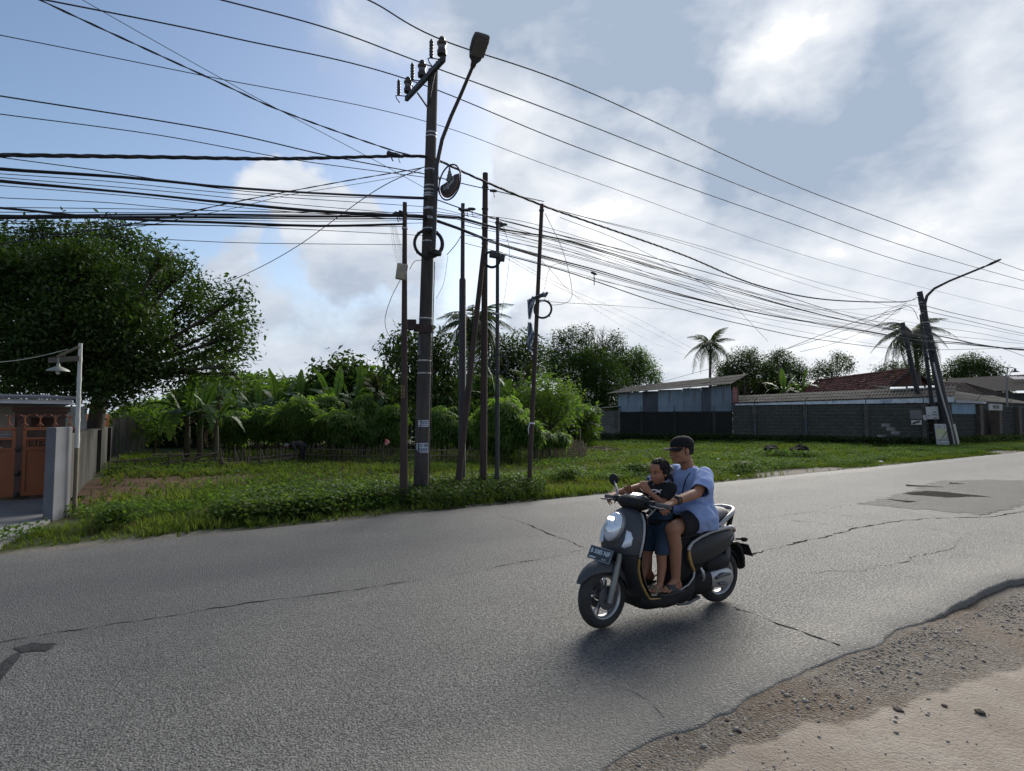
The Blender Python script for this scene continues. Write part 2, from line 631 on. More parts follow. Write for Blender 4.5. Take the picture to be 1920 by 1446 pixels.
# ---- road: a worn concrete slab with its own broken near edge
def asphalt(name, c1, c2, stone, scale, patchy=0.5, wear=True):
    m = bpy.data.materials.new(name)
    m.use_nodes = True
    t = NT(m.node_tree)
    co = t.n('ShaderNodeTexCoord').outputs['Object']
    st = t.n('ShaderNodeTexVoronoi', {'Vector': co, 'Scale': scale * 1.6, 'Randomness': 1.0})
    st2 = t.n('ShaderNodeTexVoronoi', {'Vector': co, 'Scale': scale * 2.3, 'Randomness': 1.0})
    big = t.noise(co, 0.32, 6, 0.62)
    mid = t.noise(co, 1.7, 5, 0.6)
    mot = t.noise(co, scale * 1.5, 3, 0.55)
    f = t.m('ADD', t.m('MULTIPLY', big, 0.65), t.m('MULTIPLY', mid, 0.35))
    c = t.mix(t.rng(f, 0.40, 0.62), c1, c2)
    # exposed aggregate: single stones a little lighter or darker, mortar between
    sepc = t.n('ShaderNodeSeparateColor', {0: st.outputs['Color']})
    k = t.rng(sepc.outputs[0], 0.0, 1.0, 0.70, 1.22)
    c = t.mix(1.0, c, t.n('ShaderNodeCombineColor', {0: k, 1: k, 2: k}).outputs[0], 'MULTIPLY')
    pit = t.rng(st2.outputs['Distance'], 0.30, 0.62, 0, 1)
    dk = t.m('MULTIPLY', pit, t.rng(mot, 0.46, 0.60))
    c = t.mix(t.m('MULTIPLY', dk, 0.85), c, stone)
    # dusty lighter strip near the broken edge, darker wheel tracks
    vv = t.vm('DOT_PRODUCT', co, (0, 1, 0))
    vw = t.m('ADD', vv, t.m('MULTIPLY', t.m('SUBTRACT', mid, 0.5), 0.8))
    if wear:
        dust = t.rng(vw, 3.0, 2.15, 0, 0.62, True)
        c = t.mix(dust, c, (.215, .20, .175))
        far = t.rng(vw, 5.15, 5.45, 0, 0.30, True)
        c = t.mix(far, c, (.080, .080, .082))
        trk = t.m('MULTIPLY', t.m('SUBTRACT', 1.0, t.rng(t.m('ABSOLUTE', t.m('SUBTRACT', vw, 6.9)), 0.1, 0.8, 0, 1, True)), 0.35)
        c = t.mix(trk, c, (.062, .062, .066))
    rough = t.rng(mot, 0.4, 0.6, 0.62, 0.85)
    p = t.n('ShaderNodeBsdfPrincipled', {'Base Color': c, 'Roughness': rough, 'Specular IOR Level': 0.16})
    h = t.m('ADD', t.m('MULTIPLY', st.outputs['Distance'], -0.5), t.m('ADD', t.m('MULTIPLY', pit, -0.9), t.m('MULTIPLY', mot, 0.35)))
    b = t.n('ShaderNodeBump', {'Strength': 1.0, 'Distance': 0.0045, 'Height': h})
    t.set(p, 'Normal', b.outputs[0])
    t.n('ShaderNodeOutputMaterial', {0: p.outputs[0]})
    return m


m_road = asphalt('worn_road_concrete', (.150, .146, .138), (.112, .110, .106), (.035, .034, .034), 34)
m_patch = asphalt('dark_asphalt_patch', (.050, .050, .052), (.030, .030, .032), (.010, .010, .010), 60, wear=False)
m_crack = make_mat('crack_filling', (.012, .012, .012), .98, (.026, .024, .020), 8, spec=.02)

us = np.concatenate([np.arange(-60, -6, 1.0), np.arange(-6, 14, 0.06), np.arange(14, 40, 0.5), np.arange(40, 260, 4.0)])
near = 2.02 + 0.045 * vnoise(us, us * 0, 0.9, 3) + 0.03 * vnoise(us, us * 0, 3.1, 4) + 0.012 * vnoise(us, us * 0, 9, 5) - 0.12 * np.clip((us - 5.5) / 3.0, 0, 1)
bite = np.exp(-((us - 7.35) / 0.55) ** 2) * 0.10 + np.exp(-((us - 5.1) / 0.18) ** 2) * 0.05
near = near + bite
farv = 9.16 + 0.03 * vnoise(us, us * 0, 0.7, 6) + 0.02 * vnoise(us, us * 0, 3.0, 7)
rows = [near + 0.02, near, near + 0.015, near + 0.3]
zz = [np.full_like(us, -0.16), np.full_like(us, -0.012), np.zeros_like(us), np.zeros_like(us)]
for k in (0.3, 0.5, 0.7, 0.9):
    rows.append(near + 0.3 + (farv - near - 0.3) * k)
    zz.append(np.full_like(us, 0.0))
rows += [farv, farv + 0.03]
zz += [np.full_like(us, 0.0), np.full_like(us, -0.12)]
RX = np.stack([np.stack([us, r, z], -1) for r, z in zip(rows, zz)], 0)
k, n = RX.shape[:2]
idx = np.arange(k * n).reshape(k, n)
F = np.stack([idx[:-1, :-1], idx[:-1, 1:], idx[1:, 1:], idx[1:, :-1]], -1).reshape(-1, 4)
road = struct(link('road', np_mesh('road', RX.reshape(-1, 3), F, m_road), rot=(0, 0, ROAD_A)))


def ruv(px, py):
    q = gnd(px, py)
    return q.dot(RU), q.dot(RV)


def crack(pts, width, seed, name='crack', jag=0.05):
    """an open joint: a thin strip with a ragged outline, lying 3 mm proud as dirt filled joints do"""
    r = random.Random(seed)
    P = [Vector((*ruv(*q), 0)) for q in pts]
    L = []
    for a, b in zip(P[:-1], P[1:]):
        n = max(2, int((b - a).length / 0.07))
        for i in range(n):
            L.append(a.lerp(b, i / n))
    L.append(P[-1])
    up, dn = [], []
    off = 0.0
    for i, q in enumerate(L):
        d = (L[min(i + 1, len(L) - 1)] - L[max(i - 1, 0)]).normalized()
        nrm = Vector((-d.y, d.x, 0))
        off = off * 0.75 + r.uniform(-1, 1) * jag * 0.5
        w = width * 1.3 * (0.25 + 0.75 * abs(mnoise.noise((i * 0.23, seed * 3.1, 0))) * 2.0) * (0.12 if r.random() < 0.3 else 1)
        up.append((q + nrm * (off + w / 2)).to_tuple()[:2] + (0.0032,))
        dn.append((q + nrm * (off - w / 2)).to_tuple()[:2] + (0.0032,))
    n = len(L)
    mb = MB()
    mb.add(up + dn, [(i, i + 1, n + i + 1, n + i) for i in range(n - 1)])
    return mb.build(name, m_crack, road)


# slab joints and cracks that the photograph shows
crack([(-60, 1216), (60, 1194), (170, 1178), (300, 1156), (420, 1139), (560, 1120), (700, 1101)], 0.020, 1)
crack([(700, 1101), (810, 1085), (920, 1066), (1030, 1047), (1110, 1030), (1240, 1005), (1380, 980), (1500, 962), (1640, 942)], 0.010, 2)
crack([(935, 966), (990, 985), (1040, 1007), (1100, 1029)], 0.022, 3)
crack([(1365, 1133), (1430, 1158), (1500, 1184), (1570, 1212)], 0.016, 4)
crack([(1410, 1041), (1500, 1016), (1570, 1001), (1600, 990), (1690, 976), (1760, 972), (1850, 970), (1925, 960)], 0.032, 5)
crack([(1830, 968), (1880, 957), (1925, 945)], 0.022, 6)
crack([(1458, 973), (1530, 980), (1600, 988)], 0.018, 7)
crack([(1540, 961), (1610, 970), (1670, 977)], 0.014, 8)
crack([(1560, 932), (1640, 941), (1700, 950), (1790, 962), (1840, 968)], 0.012, 9)
crack([(1730, 990), (1790, 999), (1840, 1007)], 0.012, 10)
crack([(1865, 1012), (1925, 1021)], 0.010, 11)
crack([(1500, 1075), (1610, 1066), (1700, 1052), (1760, 1030), (1800, 1008)], 0.010, 12, jag=0.09)
crack([(1640, 942), (1700, 930), (1790, 918), (1925, 905)], 0.010, 13)
crack([(1180, 1290), (1230, 1315), (1260, 1345)], 0.008, 31)


def sheet(px, name, mat, z, seed, jag=0.04, parent=road):
    r = random.Random(seed)
    P = [Vector((*ruv(*q), 0)) for q in px]
    out = []
    for a, b in zip(P, P[1:] + P[:1]):
        n = max(2, int((b - a).length / 0.12))
        for i in range(n):
            q = a.lerp(b, i / n)
            out.append((q.x + r.uniform(-jag, jag), q.y + r.uniform(-jag, jag), z))
    bm = bmesh.new()
    vs = [bm.verts.new(q) for q in out]
    f = bm.faces.new(vs)
    bmesh.ops.triangulate(bm, faces=[f])
    me = bpy.data.meshes.new(name)
    bm.to_mesh(me)
    bm.free()
    for q in me.polygons:
        if q.normal.z < 0:
            q.flip()
    me.materials.append(mat)
    return link(name, me, parent)


sheet([(1610, 946), (1690, 927), (1760, 902), (1850, 900), (1925, 902), (1925, 945), (1845, 966), (1740, 956), (1660, 950)], 'asphalt_patch', m_patch, 0.004, 5, 0.10)
sheet([(1690, 926), (1740, 921), (1790, 925), (1830, 931), (1790, 934), (1730, 930)], 'pothole', m_crack, 0.008, 6, 0.06)
sheet([(1765, 923), (1830, 929), (1860, 933), (1800, 931)], 'pothole', m_crack, 0.009, 7, 0.03)
sheet([(1700, 909), (1775, 914), (1700, 912)], 'pothole', m_crack, 0.008, 8, 0.02)
sheet([(1660, 936), (1720, 941), (1700, 943)], 'pothole', m_crack, 0.008, 9, 0.02)
sheet([(1780, 905), (1810, 908), (1780, 908)], 'pothole', m_crack, 0.008, 10, 0.02)
m_tar = make_mat('tar_smear', (.030, .030, .032), .95, (.050, .050, .051), 14, .6, 30, spec=.05)
sheet([(25, 1216), (60, 1206), (105, 1208), (100, 1218), (70, 1224), (45, 1222)], 'asphalt_patch', m_tar, 0.004, 11, 0.02)
sheet([(-20, 1275), (15, 1240), (30, 1225), (45, 1232), (20, 1265), (0, 1290)], 'asphalt_patch', m_tar, 0.0045, 12, 0.03)

# ---- the dirt and broken concrete shoulder where the viewer stands
su = np.arange(-7, 11, 0.05)
sv = np.concatenate([np.arange(-4, 0.4, 0.12), np.arange(0.4, 2.2, 0.04)])
SU, SV = np.meshgrid(su, sv)
pad = np.clip((1.86 + 0.16 * fbm(SU, SV, 1.3, 51) + 0.10 * fbm(SU, SV, 5, 55) - 0.20 * np.clip(SU - 2.5, -1, 9) - SV) / 0.10, 0, 1)
SZ = -0.012 + 0.012 * pad + 0.004 * fbm(SU, SV, 2.3, 52) + (1 - pad) * 0.004 * fbm(SU, SV, 9, 53) - 0.055 * np.clip((SU - 5.3) / 1.0, 0, 1) * (1 - pad)
SZ = SZ + 0.05 * np.clip(1 - (SV - 1.75) / -0.3, 0, 1) * 0
SX = SU * RU.x + SV * RV.x
SY = SU * RU.y + SV * RV.y
k, n = SU.shape
idx = np.arange(k * n).reshape(k, n)
F = np.stack([idx[:-1, :-1], idx[:-1, 1:], idx[1:, 1:], idx[1:, :-1]], -1).reshape(-1, 4)
m_sh = bpy.data.materials.new('shoulder_dirt')
m_sh.use_nodes = True
t = NT(m_sh.node_tree)
co = t.n('ShaderNodeTexCoord').outputs['Object']
pa = t.n('ShaderNodeAttribute', attribute_name='pad').outputs['Fac']
n1 = t.noise(co, 2.2, 6, 0.65)
n2 = t.noise(co, 26, 5, 0.7)
vor = t.n('ShaderNodeTexVoronoi', {'Vector': co, 'Scale': 62.0})
vor2 = t.n('ShaderNodeTexVoronoi', {'Vector': co, 'Scale': 140.0})
conc = t.mix(t.rng(n1, .35, .65), (.275, .240, .200), (.195, .162, .128))
conc = t.mix(t.m('MULTIPLY', t.rng(n2, .5, .62), .5), conc, (.17, .145, .12))
dirt = t.mix(t.rng(n1, .35, .65), (.150, .128, .105), (.100, .078, .056))
dirt = t.mix(t.m('MULTIPLY', t.rng(vor.outputs['Color'], .5, .9), .7), dirt, (.25, .23, .205))
dirt = t.mix(t.m('MULTIPLY', t.rng(vor2.outputs['Color'], .6, .9), .6), dirt, (.045, .038, .030))
conc = t.mix(t.m('MULTIPLY', t.rng(vor2.outputs['Color'], .72, .95), .4), conc, (.12, .10, .085))
red = t.rng(t.noise(co, 0.9, 4, 0.6), .48, .62)
dirt = t.mix(t.m('MULTIPLY', red, .30), dirt, (.115, .066, .032))
conc = t.mix(t.m('MULTIPLY', red, .12), conc, (.24, .165, .10))
c = t.mix(t.rng(t.m('ADD', pa, t.m('MULTIPLY', t.m('SUBTRACT', n2, .5), 0.9)), .35, .65), dirt, conc)
p = t.n('ShaderNodeBsdfPrincipled', {'Base Color': c, 'Roughness': 0.93, 'Specular IOR Level': 0.25})
b = t.n('ShaderNodeBump', {'Strength': t.rng(pa, 0, 1, .9, .35), 'Distance': 0.015, 'Height': t.m('ADD', n2, t.m('MULTIPLY', vor.outputs['Distance'], -.9))})
t.set(p, 'Normal', b.outputs[0])
t.n('ShaderNodeOutputMaterial', {0: p.outputs[0]})
me = np_mesh('shoulder', np.stack([SX, SY, SZ], -1).reshape(-1, 3), F, m_sh, smooth=True)
me.attributes.new('pad', 'FLOAT', 'POINT').data.foreach_set('value', pad.astype(np.float32).ravel())
struct(link('shoulder', me))


def shoulder_z(u, v):
    i = np.clip(np.searchsorted(su, u), 0, len(su) - 1)
    j = np.clip(np.searchsorted(sv, v), 0, len(sv) - 1)
    return SZ[j, i]


# pebbles nobody could count, plus the few lumps one can
def pebble_tpl(seed):
    bm = bmesh.new()
    bmesh.ops.create_icosphere(bm, subdivisions=1, radius=1.0)
    r = random.Random(seed)
    for q in bm.verts:
        q.co *= r.uniform(0.72, 1.15)
        q.co.z *= 0.62
    bm.verts.index_update()
    tv = np.array([q.co[:] for q in bm.verts])
    tf = np.array([[q.index for q in f.verts] for f in bm.faces])
    bm.free()
    return tv, tf


m_peb = make_mat('grey_brown_stone', (.34, .31, .275), .9, (.19, .17, .145), 3, .3, 40)
r2 = np.random.default_rng(5)
N = 9000
pu = r2.uniform(-3, 10, N)
pv = 2.0 - np.abs(r2.normal(0, 0.24, N)) - 0.03 * np.clip(pu - 4, 0, 5)
keep = (r2.uniform(0, 1, N) < 0.25 + 0.75 * (fbm(pu, pv, 2.0, 61) > 0.0))
pu, pv = pu[keep], pv[keep]
far_pebble = r2.uniform(0, 1, 900)
pu = np.concatenate([pu, r2.uniform(-2, 10, 900)])
pv = np.concatenate([pv, r2.uniform(-0.5, 1.7, 900)])
sz = np.minimum(0.0032 * np.exp(np.abs(r2.normal(0, 0.62, len(pu)))), 0.016)
P = np.stack([pu * RU.x + pv * RV.x, pu * RU.y + pv * RV.y, shoulder_z(pu, pv) + sz * 0.25], -1)
tv, tf = pebble_tpl(1)
V, F = scatter(tv, tf, P, rot_mats(r2.uniform(0, 6.3, len(pu)), r2.normal(0, .4, len(pu)), r2.normal(0, .4, len(pu))), sz[:, None] * r2.uniform(.7, 1.3, (len(pu), 3)))
struct(link('gravel', np_mesh('gravel', V, F, m_peb, smooth=False)), 'stuff')
# a few grains lying on the road edge strip
m_lump = make_mat('dark_clod', (.075, .058, .046), .95, (.04, .03, .025), 8, .5, 60)
for k, (px, py, r, lab) in enumerate((
        (1838, 1355, .026, 'dark clod of earth on the pale concrete apron at the lower right corner'),
        (1685, 1348, .030, 'flat reddish clod on the pale apron edge below the gravel strip'),
        (1772, 1342, .016, 'small dark clod between the two bigger clods on the apron'),
        (1385, 1385, .018, 'dark stone at the lower end of the gravel strip beside the apron'),
        (1364, 1365, .014, 'grey stone just above the dark stone at the gravel strip'),
        (1570, 1317, .017, 'dark grey stone in the middle of the gravel strip'),
        (1270, 1399, .013, 'lone brown stone at the bottom end of the gravel near the road'),
        (1525, 1248, .012, 'dark pebble lying on the ragged concrete road edge'))):
    q = gnd(px, py, -0.05)
    tv, tf = pebble_tpl(20 + k)
    zz_ = shoulder_z(np.array([q.dot(RU)]), np.array([q.dot(RV)]))[0]
    me = bpy.data.meshes.new('stone')
    me.from_pydata((tv * np.array([r, r * 1.3, r * .8])).tolist(), [], tf.tolist())
    me.materials.append(m_lump)
    tag(link('stone', me, loc=(q.x, q.y, max(zz_, -0.12) + r * .3)), lab, 'stone', 'loose stones on the shoulder')

# ---- concrete driveway in front of the gate
m_drive = make_mat('driveway_concrete', (.17, .165, .16), .9, (.10, .10, .10), 1.6, .4, 30,
                   streak=((.05, .05, .05), 1.3, .55, .75, (1, 1, 1)))
dp = [gnd(*q) for q in ((-240, 1080), (-30, 1052), (8, 1022), (62, 1000), (99, 974), (104, 950), (120, 934))]
dp += [Vector((-8.75, 12.1, 0)), Vector((-13.5, 8.7, 0))]
mb = MB()
mb.prism([Vector((q.x, q.y, 0.03)) for q in dp], (0, 0, -0.2))
struct(mb.build('driveway', m_drive))

# ================================================================== vegetation
L_grass = leaf_mat('grass_blades', (.052, .088, .022), (.112, .132, .042), .46, (1.6, 1.7, .6), scale=0.6, spec=.03)
L_weed = leaf_mat('weed_leaves', (.050, .096, .024), (.088, .125, .036), .42, (1.5, 1.7, .6), scale=1.2, spec=.03)
L_dry = leaf_mat('dry_grass', (.12, .105, .045), (.17, .15, .075), .35, (1.2, 1.1, .8), spec=.03)
L_dark = leaf_mat('dark_tree_leaves', (.022, .045, .014), (.050, .078, .020), .28, (1.5, 1.7, .5), scale=.7)
L_mid = leaf_mat('mid_tree_leaves', (.040, .078, .023), (.072, .110, .032), .44, (1.7, 1.9, .6))
L_bush = leaf_mat('bush_leaves', (.050, .096, .026), (.085, .128, .034), .50, (1.8, 2.0, .6))
L_cass = leaf_mat('cassava_leaves', (.080, .140, .042), (.120, .165, .046), .58, (2.0, 2.3, .7), scale=1.5, spec=.12)
L_ban = leaf_mat('banana_leaf', (.040, .080, .026), (.072, .112, .036), .30, (1.5, 1.7, .6), .4)
L_palm = leaf_mat('palm_leaflets', (.026, .045, .016), (.050, .062, .022), .25, (1.4, 1.4, .5))
m_bark = make_mat('grey_brown_bark', (.075, .060, .048), .95, (.038, .030, .024), 5, .6, 30, stretch=(1, 1, .3))
m_pseudo = make_mat('banana_stem', (.085, .080, .045), .85, (.055, .038, .024), 6, .4, 20, stretch=(1, 1, .25))
m_palmt = make_mat('palm_trunk_bark', (.105, .090, .075), .95, (.055, .046, .038), 9, .5, 26, stretch=(.4, .4, 3))

# ---- grass and weeds of the lot (nobody could count these)
rg = np.random.default_rng(17)


def lot_points(N, vlo, vhi, ulo, uhi, power=1.0):
    u = rg.uniform(ulo, uhi, N)
    v = vlo + (vhi - vlo) * rg.uniform(0, 1, N) ** power
    X = u * RU.x + v * RV.x
    Y = u * RU.y + v * RV.y
    px = 960 + 1100 * X / np.maximum(Y, .1)
    ok = (Y > 4) & (px > -260) & (px < 2150)
    # compound and driveway stay clear
    ok &= ~((X < -7.15 - (Y - 9.4) * 0.60) & (Y > 8.6))
    ok &= ~((X < -6.2 - (Y - 8.6) * 0.8) & (Y <= 9.6) & (v > 9.2) & (X < -6.6))
    return X[ok], Y[ok]


def drop(X, Y, bias_soil=1.0, bias_grav=1.0):
    u, v, s, g = ground_masks(X, Y)
    r = rg.uniform(0, 1, len(X))
    keep = (r > s * bias_soil) & (r > g * bias_grav)
    return X[keep], Y[keep]


def blade_tuft(seed, n=6, h=1.0, w=0.05):
    r = random.Random(seed)
    V, F = [], []
    for k in range(n):
        a = r.uniform(0, 6.28)
        le = r.uniform(.25, .8)
        hh = h * r.uniform(.55, 1.1)
        bx, by = r.uniform(-.12, .12), r.uniform(-.12, .12)
        dx, dy = math.cos(a), math.sin(a)
        o = len(V)
        for z, f, ww in ((0, 0, w), (hh * .55, le * .35, w * .8), (hh, le, w * .15)):
            V.append((bx + dx * f - dy * ww, by + dy * f + dx * ww, z))
            V.append((bx + dx * f + dy * ww, by + dy * f - dx * ww, z))
        F += [(o, o + 1, o + 3, o + 2), (o + 2, o + 3, o + 5, o + 4)]
    return np.array(V), np.array(F)


def grass_layer(name, X, Y, hmin, hmax, mat, seed, n=6, w=.05, hfun=None):
    Z = ground_z(X, Y)
    h = rg.uniform(hmin, hmax, len(X))
    if hfun is not None:
        h = h * hfun(X, Y)
    tv, tf = blade_tuft(seed, n, 1.0, w)
    P = np.stack([X, Y, Z - 0.01], -1)
    V, F = scatter(tv, tf, P, rot_mats(rg.uniform(0, 6.3, len(X)), rg.normal(0, .12, len(X)), rg.normal(0, .12, len(X))), h)
    return struct(link(name, np_mesh(name, V, F, mat)), 'stuff')


hump = lambda X, Y: 0.6 + 0.8 * np.clip(fbm(X, Y, .8, 71) + .35, 0, 1.2)
X, Y = drop(*lot_points(52000, 9.3, 13.5, -14, 60), .9, .97)
grass_layer('grass', X, Y, .06, .17, L_grass, 1, 6, .055, hump)
X, Y = drop(*lot_points(60000, 12.5, 30, -16, 64, 1.15), .75, .93)
grass_layer('grass', X, Y, .10, .26, L_grass, 2, 6, .06, hump)
X, Y = lot_points(7000, 10, 22, -14, 20)
X, Y = drop(X, Y, .4, .9)
grass_layer('dry_grass', X, Y, .05, .16, L_dry, 3, 4, .05)
# tall rank weeds along the foot of the far wall and round the poles


def weed_leaves(name, X, Y, h, size, mat, per=9, spread=.16, seed=0):
    """small leafy weeds: each plant is a few oval leaves on a low mound"""
    n = len(X)
    Xl = np.repeat(X, per) + rg.normal(0, spread, n * per)
    Yl = np.repeat(Y, per) + rg.normal(0, spread, n * per)
    hh = np.repeat(h * np.ones(n), per) * rg.uniform(.25, 1.0, n * per)
    P = np.stack([Xl, Yl, ground_z(Xl, Yl) + hh], -1)
    tv = np.array([(0, 0, 0), (.5, -.34, .10), (1.0, 0, -.06), (.5, .34, .10)])
    tf = np.array([(0, 1, 2, 3)])
    V, F = scatter(tv, tf, P, rot_mats(rg.uniform(0, 6.3, n * per), rg.normal(.1, .45, n * per), rg.normal(0, .45, n * per)), rg.uniform(.6, 1.3, n * per) * size)
    return struct(link(name, np_mesh(name, V, F, mat)), 'stuff')


def patches(X, Y, s, seed, thr):
    k = fbm(X, Y, s, seed) > thr
    return X[k], Y[k]


X, Y = drop(*lot_points(26000, 9.75, 13.2, -12, 45), .92, .96)
X, Y = patches(X, Y, .9, 81, -.05)
weed_leaves('weeds', X, Y, .20, .060, L_weed, 9, .10)
X, Y = drop(*lot_points(16000, 13, 29, -14, 60), .85, .93)
X, Y = patches(X, Y, .6, 85, .02)
weed_leaves('weeds', X, Y, .24, .085, L_weed, 9, .18)
X, Y = drop(*lot_points(15000, 9.75, 11.7, -9, 16), 1.0, .98)
X, Y = patches(X, Y, .7, 87, .10)
L_weedd = leaf_mat('dark_weed_leaves', (.046, .086, .022), (.085, .122, .034), .42, spec=.1)
weed_leaves('weeds', X, Y, .36, .075, L_weedd, 11, .12)
# the dark scrub skirt round the pole group
cx, cy = [], []
for px in range(715, 1010, 6):
    q = gnd(px + random.uniform(-8, 8), 946 + random.uniform(-14, 12) - (px - 720) * .055)
    for k in range(9):
        cx.append(q.x + random.gauss(0, .16)); cy.append(q.y + random.gauss(0, .16))
L_scrub = leaf_mat('scrub_leaves', (.034, .060, .019), (.060, .090, .028), .32, spec=.03)
cx, cy = np.array(cx), np.array(cy)
kk = (cx * RV.x + cy * RV.y) > 9.35
cx, cy = cx[kk], cy[kk]
weed_leaves('scrub', cx, cy, .34, .07, L_scrub, 14, .10)
grass_layer('scrub', cx, cy, .14, .36, L_scrub, 6, 6, .03)


# ---- trees whose crowns are built from leafy twigs
def crown_leaves(lobes, per_m2, size, seed, shape=(1.0, .42), droop=.15, shell=.55, flat=1.0, twig=6):
    """leaf clumps through the volume of several lobes; returns arrays"""
    r = np.random.default_rng(seed)
    tv = np.array([(0, 0, 0), (.45 * shape[0], -.5 * shape[1], .06), (shape[0], 0, -.05), (.45 * shape[0], .5 * shape[1], .06)])
    tf = np.array([(0, 1, 2, 3)])
    Ps = []
    for (c, rad) in lobes:
        rad3 = np.array([rad, rad, rad * flat])
        n = int(per_m2 * rad * rad * 4 * math.pi * .5 / twig) + 4
        d = r.normal(0, 1, (n, 3))
        d /= np.linalg.norm(d, axis=1)[:, None]
        k = (shell + (1 - shell) * r.uniform(0, 1, n) ** .6) * (1 + .13 * np.clip(r.normal(0, 1, n), -2, 1.2))
        tips = np.array(c)[None] + d * rad3 * k[:, None]
        sp = size * (1.0 + .04 * twig)
        P = np.repeat(tips, twig, 0) + np.clip(r.normal(0, sp, (n * twig, 3)), -1.5 * sp, 1.5 * sp)
        Ps.append(P)
    P = np.concatenate(Ps)
    n = len(P)
    return scatter(tv, tf, P, rot_mats(r.uniform(0, 6.3, n), r.normal(droop, .6, n), r.normal(0, .6, n)), r.uniform(.6, 1.35, n) * size)


def px_lobes(lobes, Y, seed, depth=.5):
    """lobes given where the photograph shows them: (px, py, radius px, depth offset m)"""
    r = random.Random(seed)
    out = []
    for q in lobes:
        dy = q[3] if len(q) > 3 else r.uniform(-depth, depth)
        c = at(q[0], q[1], Y + dy)
        out.append((tuple(c), q[2] * (Y + dy) / FPX))
    return out


def tree(name, label, Y, base_px, lobes, per_m2, size, leaf, trunk_r, seed, group=None, shape=(1, .42), droop=.15, shell=.55,
         flat=.85, fork=.55, limb=True, depth=1.0, cat='tree', twig=14, lean=0.0):
    r = random.Random(seed)
    L = px_lobes(lobes, Y, seed, depth)
    bx = at(base_px, 800, Y)
    base = Vector((bx.x, Y, 0))
    root = thing(name, label, cat, base, 0, group)
    c = sum((Vector(q[0]) for q in L), Vector()) / len(L)
    top = Vector((base.x * .35 + c.x * .65, Y, c.z * fork))
    mid = base.lerp(top, .5) + Vector((r.uniform(-.15, .15), r.uniform(-.1, .1), 0))
    mb = MB()
    mb.tube([base - base, (mid - base) , (top - base)], [trunk_r * 1.25, trunk_r, trunk_r * .75], 9)
    mb.build('trunk', m_bark, root, True)
    if limb:
        lm = MB()
        for q, rad in L:
            e = Vector(q) - base
            s0 = (top - base) * r.uniform(.75, 1.0)
            m1 = s0.lerp(e, .5) + Vector((r.uniform(-.3, .3), r.uniform(-.3, .3), r.uniform(-.1, .3))) * rad * .5
            lm.tube([s0, m1, e], [trunk_r * .38, trunk_r * .25, trunk_r * .10], 6)
            for k in range(5):
                a = Vector((r.gauss(0, 1), r.gauss(0, 1), r.gauss(.2, .8))).normalized() * rad * .85
                lm.tube([m1.lerp(e, .6), e + a * .5, e + a], [trunk_r * .16, trunk_r * .09, trunk_r * .04], 4, cap=False)
        lm.build('branch', m_bark, root, True)
    V, F = crown_leaves([(tuple(Vector(q[0]) - base), q[1]) for q in L], per_m2, size, seed, shape, droop, shell, flat, twig)
    link('crown', np_mesh('crown', V, F, leaf), root)
    return root


# the big shade tree over the gate
big = [(25, 458, 38), (70, 442, 32), (120, 452, 38), (172, 448, 32), (216, 442, 34), (260, 468, 34), (300, 484, 30), (335, 508, 36), (372, 545, 30), (350, 575, 40), (400, 590, 34), (441, 562, 28), (455, 602, 22),
       (430, 632, 36), (455, 652, 18), (398, 662, 34), (424, 690, 18), (350, 695, 36), (441, 702, 12), (300, 525, 40), (210, 500, 50), (150, 500, 50), (90, 500, 55), (30, 520, 60), (320, 640, 44), (280, 700, 44),
       (215, 730, 46), (120, 715, 48), (50, 705, 50), (-40, 480, 80), (-110, 560, 130), (-90, 680, 110), (-150, 480, 110), (260, 560, 60), (0, 735, 36)]
big_in = [(150, 600, 95, -1.6), (80, 540, 95, -1.2), (240, 620, 75, -1.6), (180, 520, 80, -1.0), (0, 620, 110, -1.4), (150, 690, 60, -1.8), (230, 690, 50, -1.6), (90, 660, 80, -2)]
tree('shade_tree', 'huge dark spreading shade tree over the orange gate', 18.5, 165, [(a, b, c * .80) for a, b, c in big] + big_in,
     520, .145, L_dark, .24, 5, shell=.35, depth=2.2, fork=.62, flat=.9, shape=(1, .5), twig=20)

# middle distance trees
T = 'trees behind the garden'
tree('glossy_tree', 'dark broad-leaved tree rising directly behind the concrete pole', 27, 790,
     [(755, 655, 20), (775, 640, 16), (805, 650, 22), (830, 665, 20), (760, 690, 18), (800, 690, 24), (740, 668, 11), (845, 700, 20), (815, 730, 26), (760, 730, 20), (835, 745, 22)],
     230, .30, L_dark, .12, 6, T, (1, .36), .5)
tree('fruit_tree', 'dark round leafed tree standing above the banana row', 33, 640,
     [(625, 700, 16), (645, 692, 14), (663, 698, 13), (610, 712, 11), (640, 715, 18), (672, 708, 12), (655, 722, 20), (615, 730, 18)], 150, .34, L_dark, .12, 7, T, (1, .6), .2)
tree('round_tree', 'dark tree seen between the thin poles beside the coconut palm', 36, 965,
     [(960, 660, 30), (985, 650, 24), (940, 672, 26), (1000, 675, 22), (930, 650, 16), (975, 690, 34), (930, 705, 30), (900, 700, 22), (1008, 655, 12), (890, 730, 30), (950, 735, 40), (860, 735, 30)], 130, .26, L_dark, .18, 8, T)
tree('mango_bush', 'mid green bushy tree right of the rightmost thin pole', 26, 1030,
     [(1030, 735, 34), (1060, 740, 26), (1005, 745, 26), (1040, 765, 36), (1068, 765, 18), (1010, 775, 28), (1050, 790, 24), (975, 760, 26), (1020, 805, 18)], 210, .17, L_bush, .10, 9, T)
tree('dense_tree', 'large dense dark tree left of the grey block hut', 51, 1085,
     [(1080, 700, 44), (1120, 690, 40), (1050, 690, 30), (1140, 715, 40), (1100, 740, 50), (1145, 750, 34), (1075, 765, 40), (1120, 780, 36), (1030, 690, 24), (1165, 770, 22), (1090, 675, 26), (1090, 800, 20), (1150, 790, 24)],
     220, .2, L_mid, .25, 10, T)
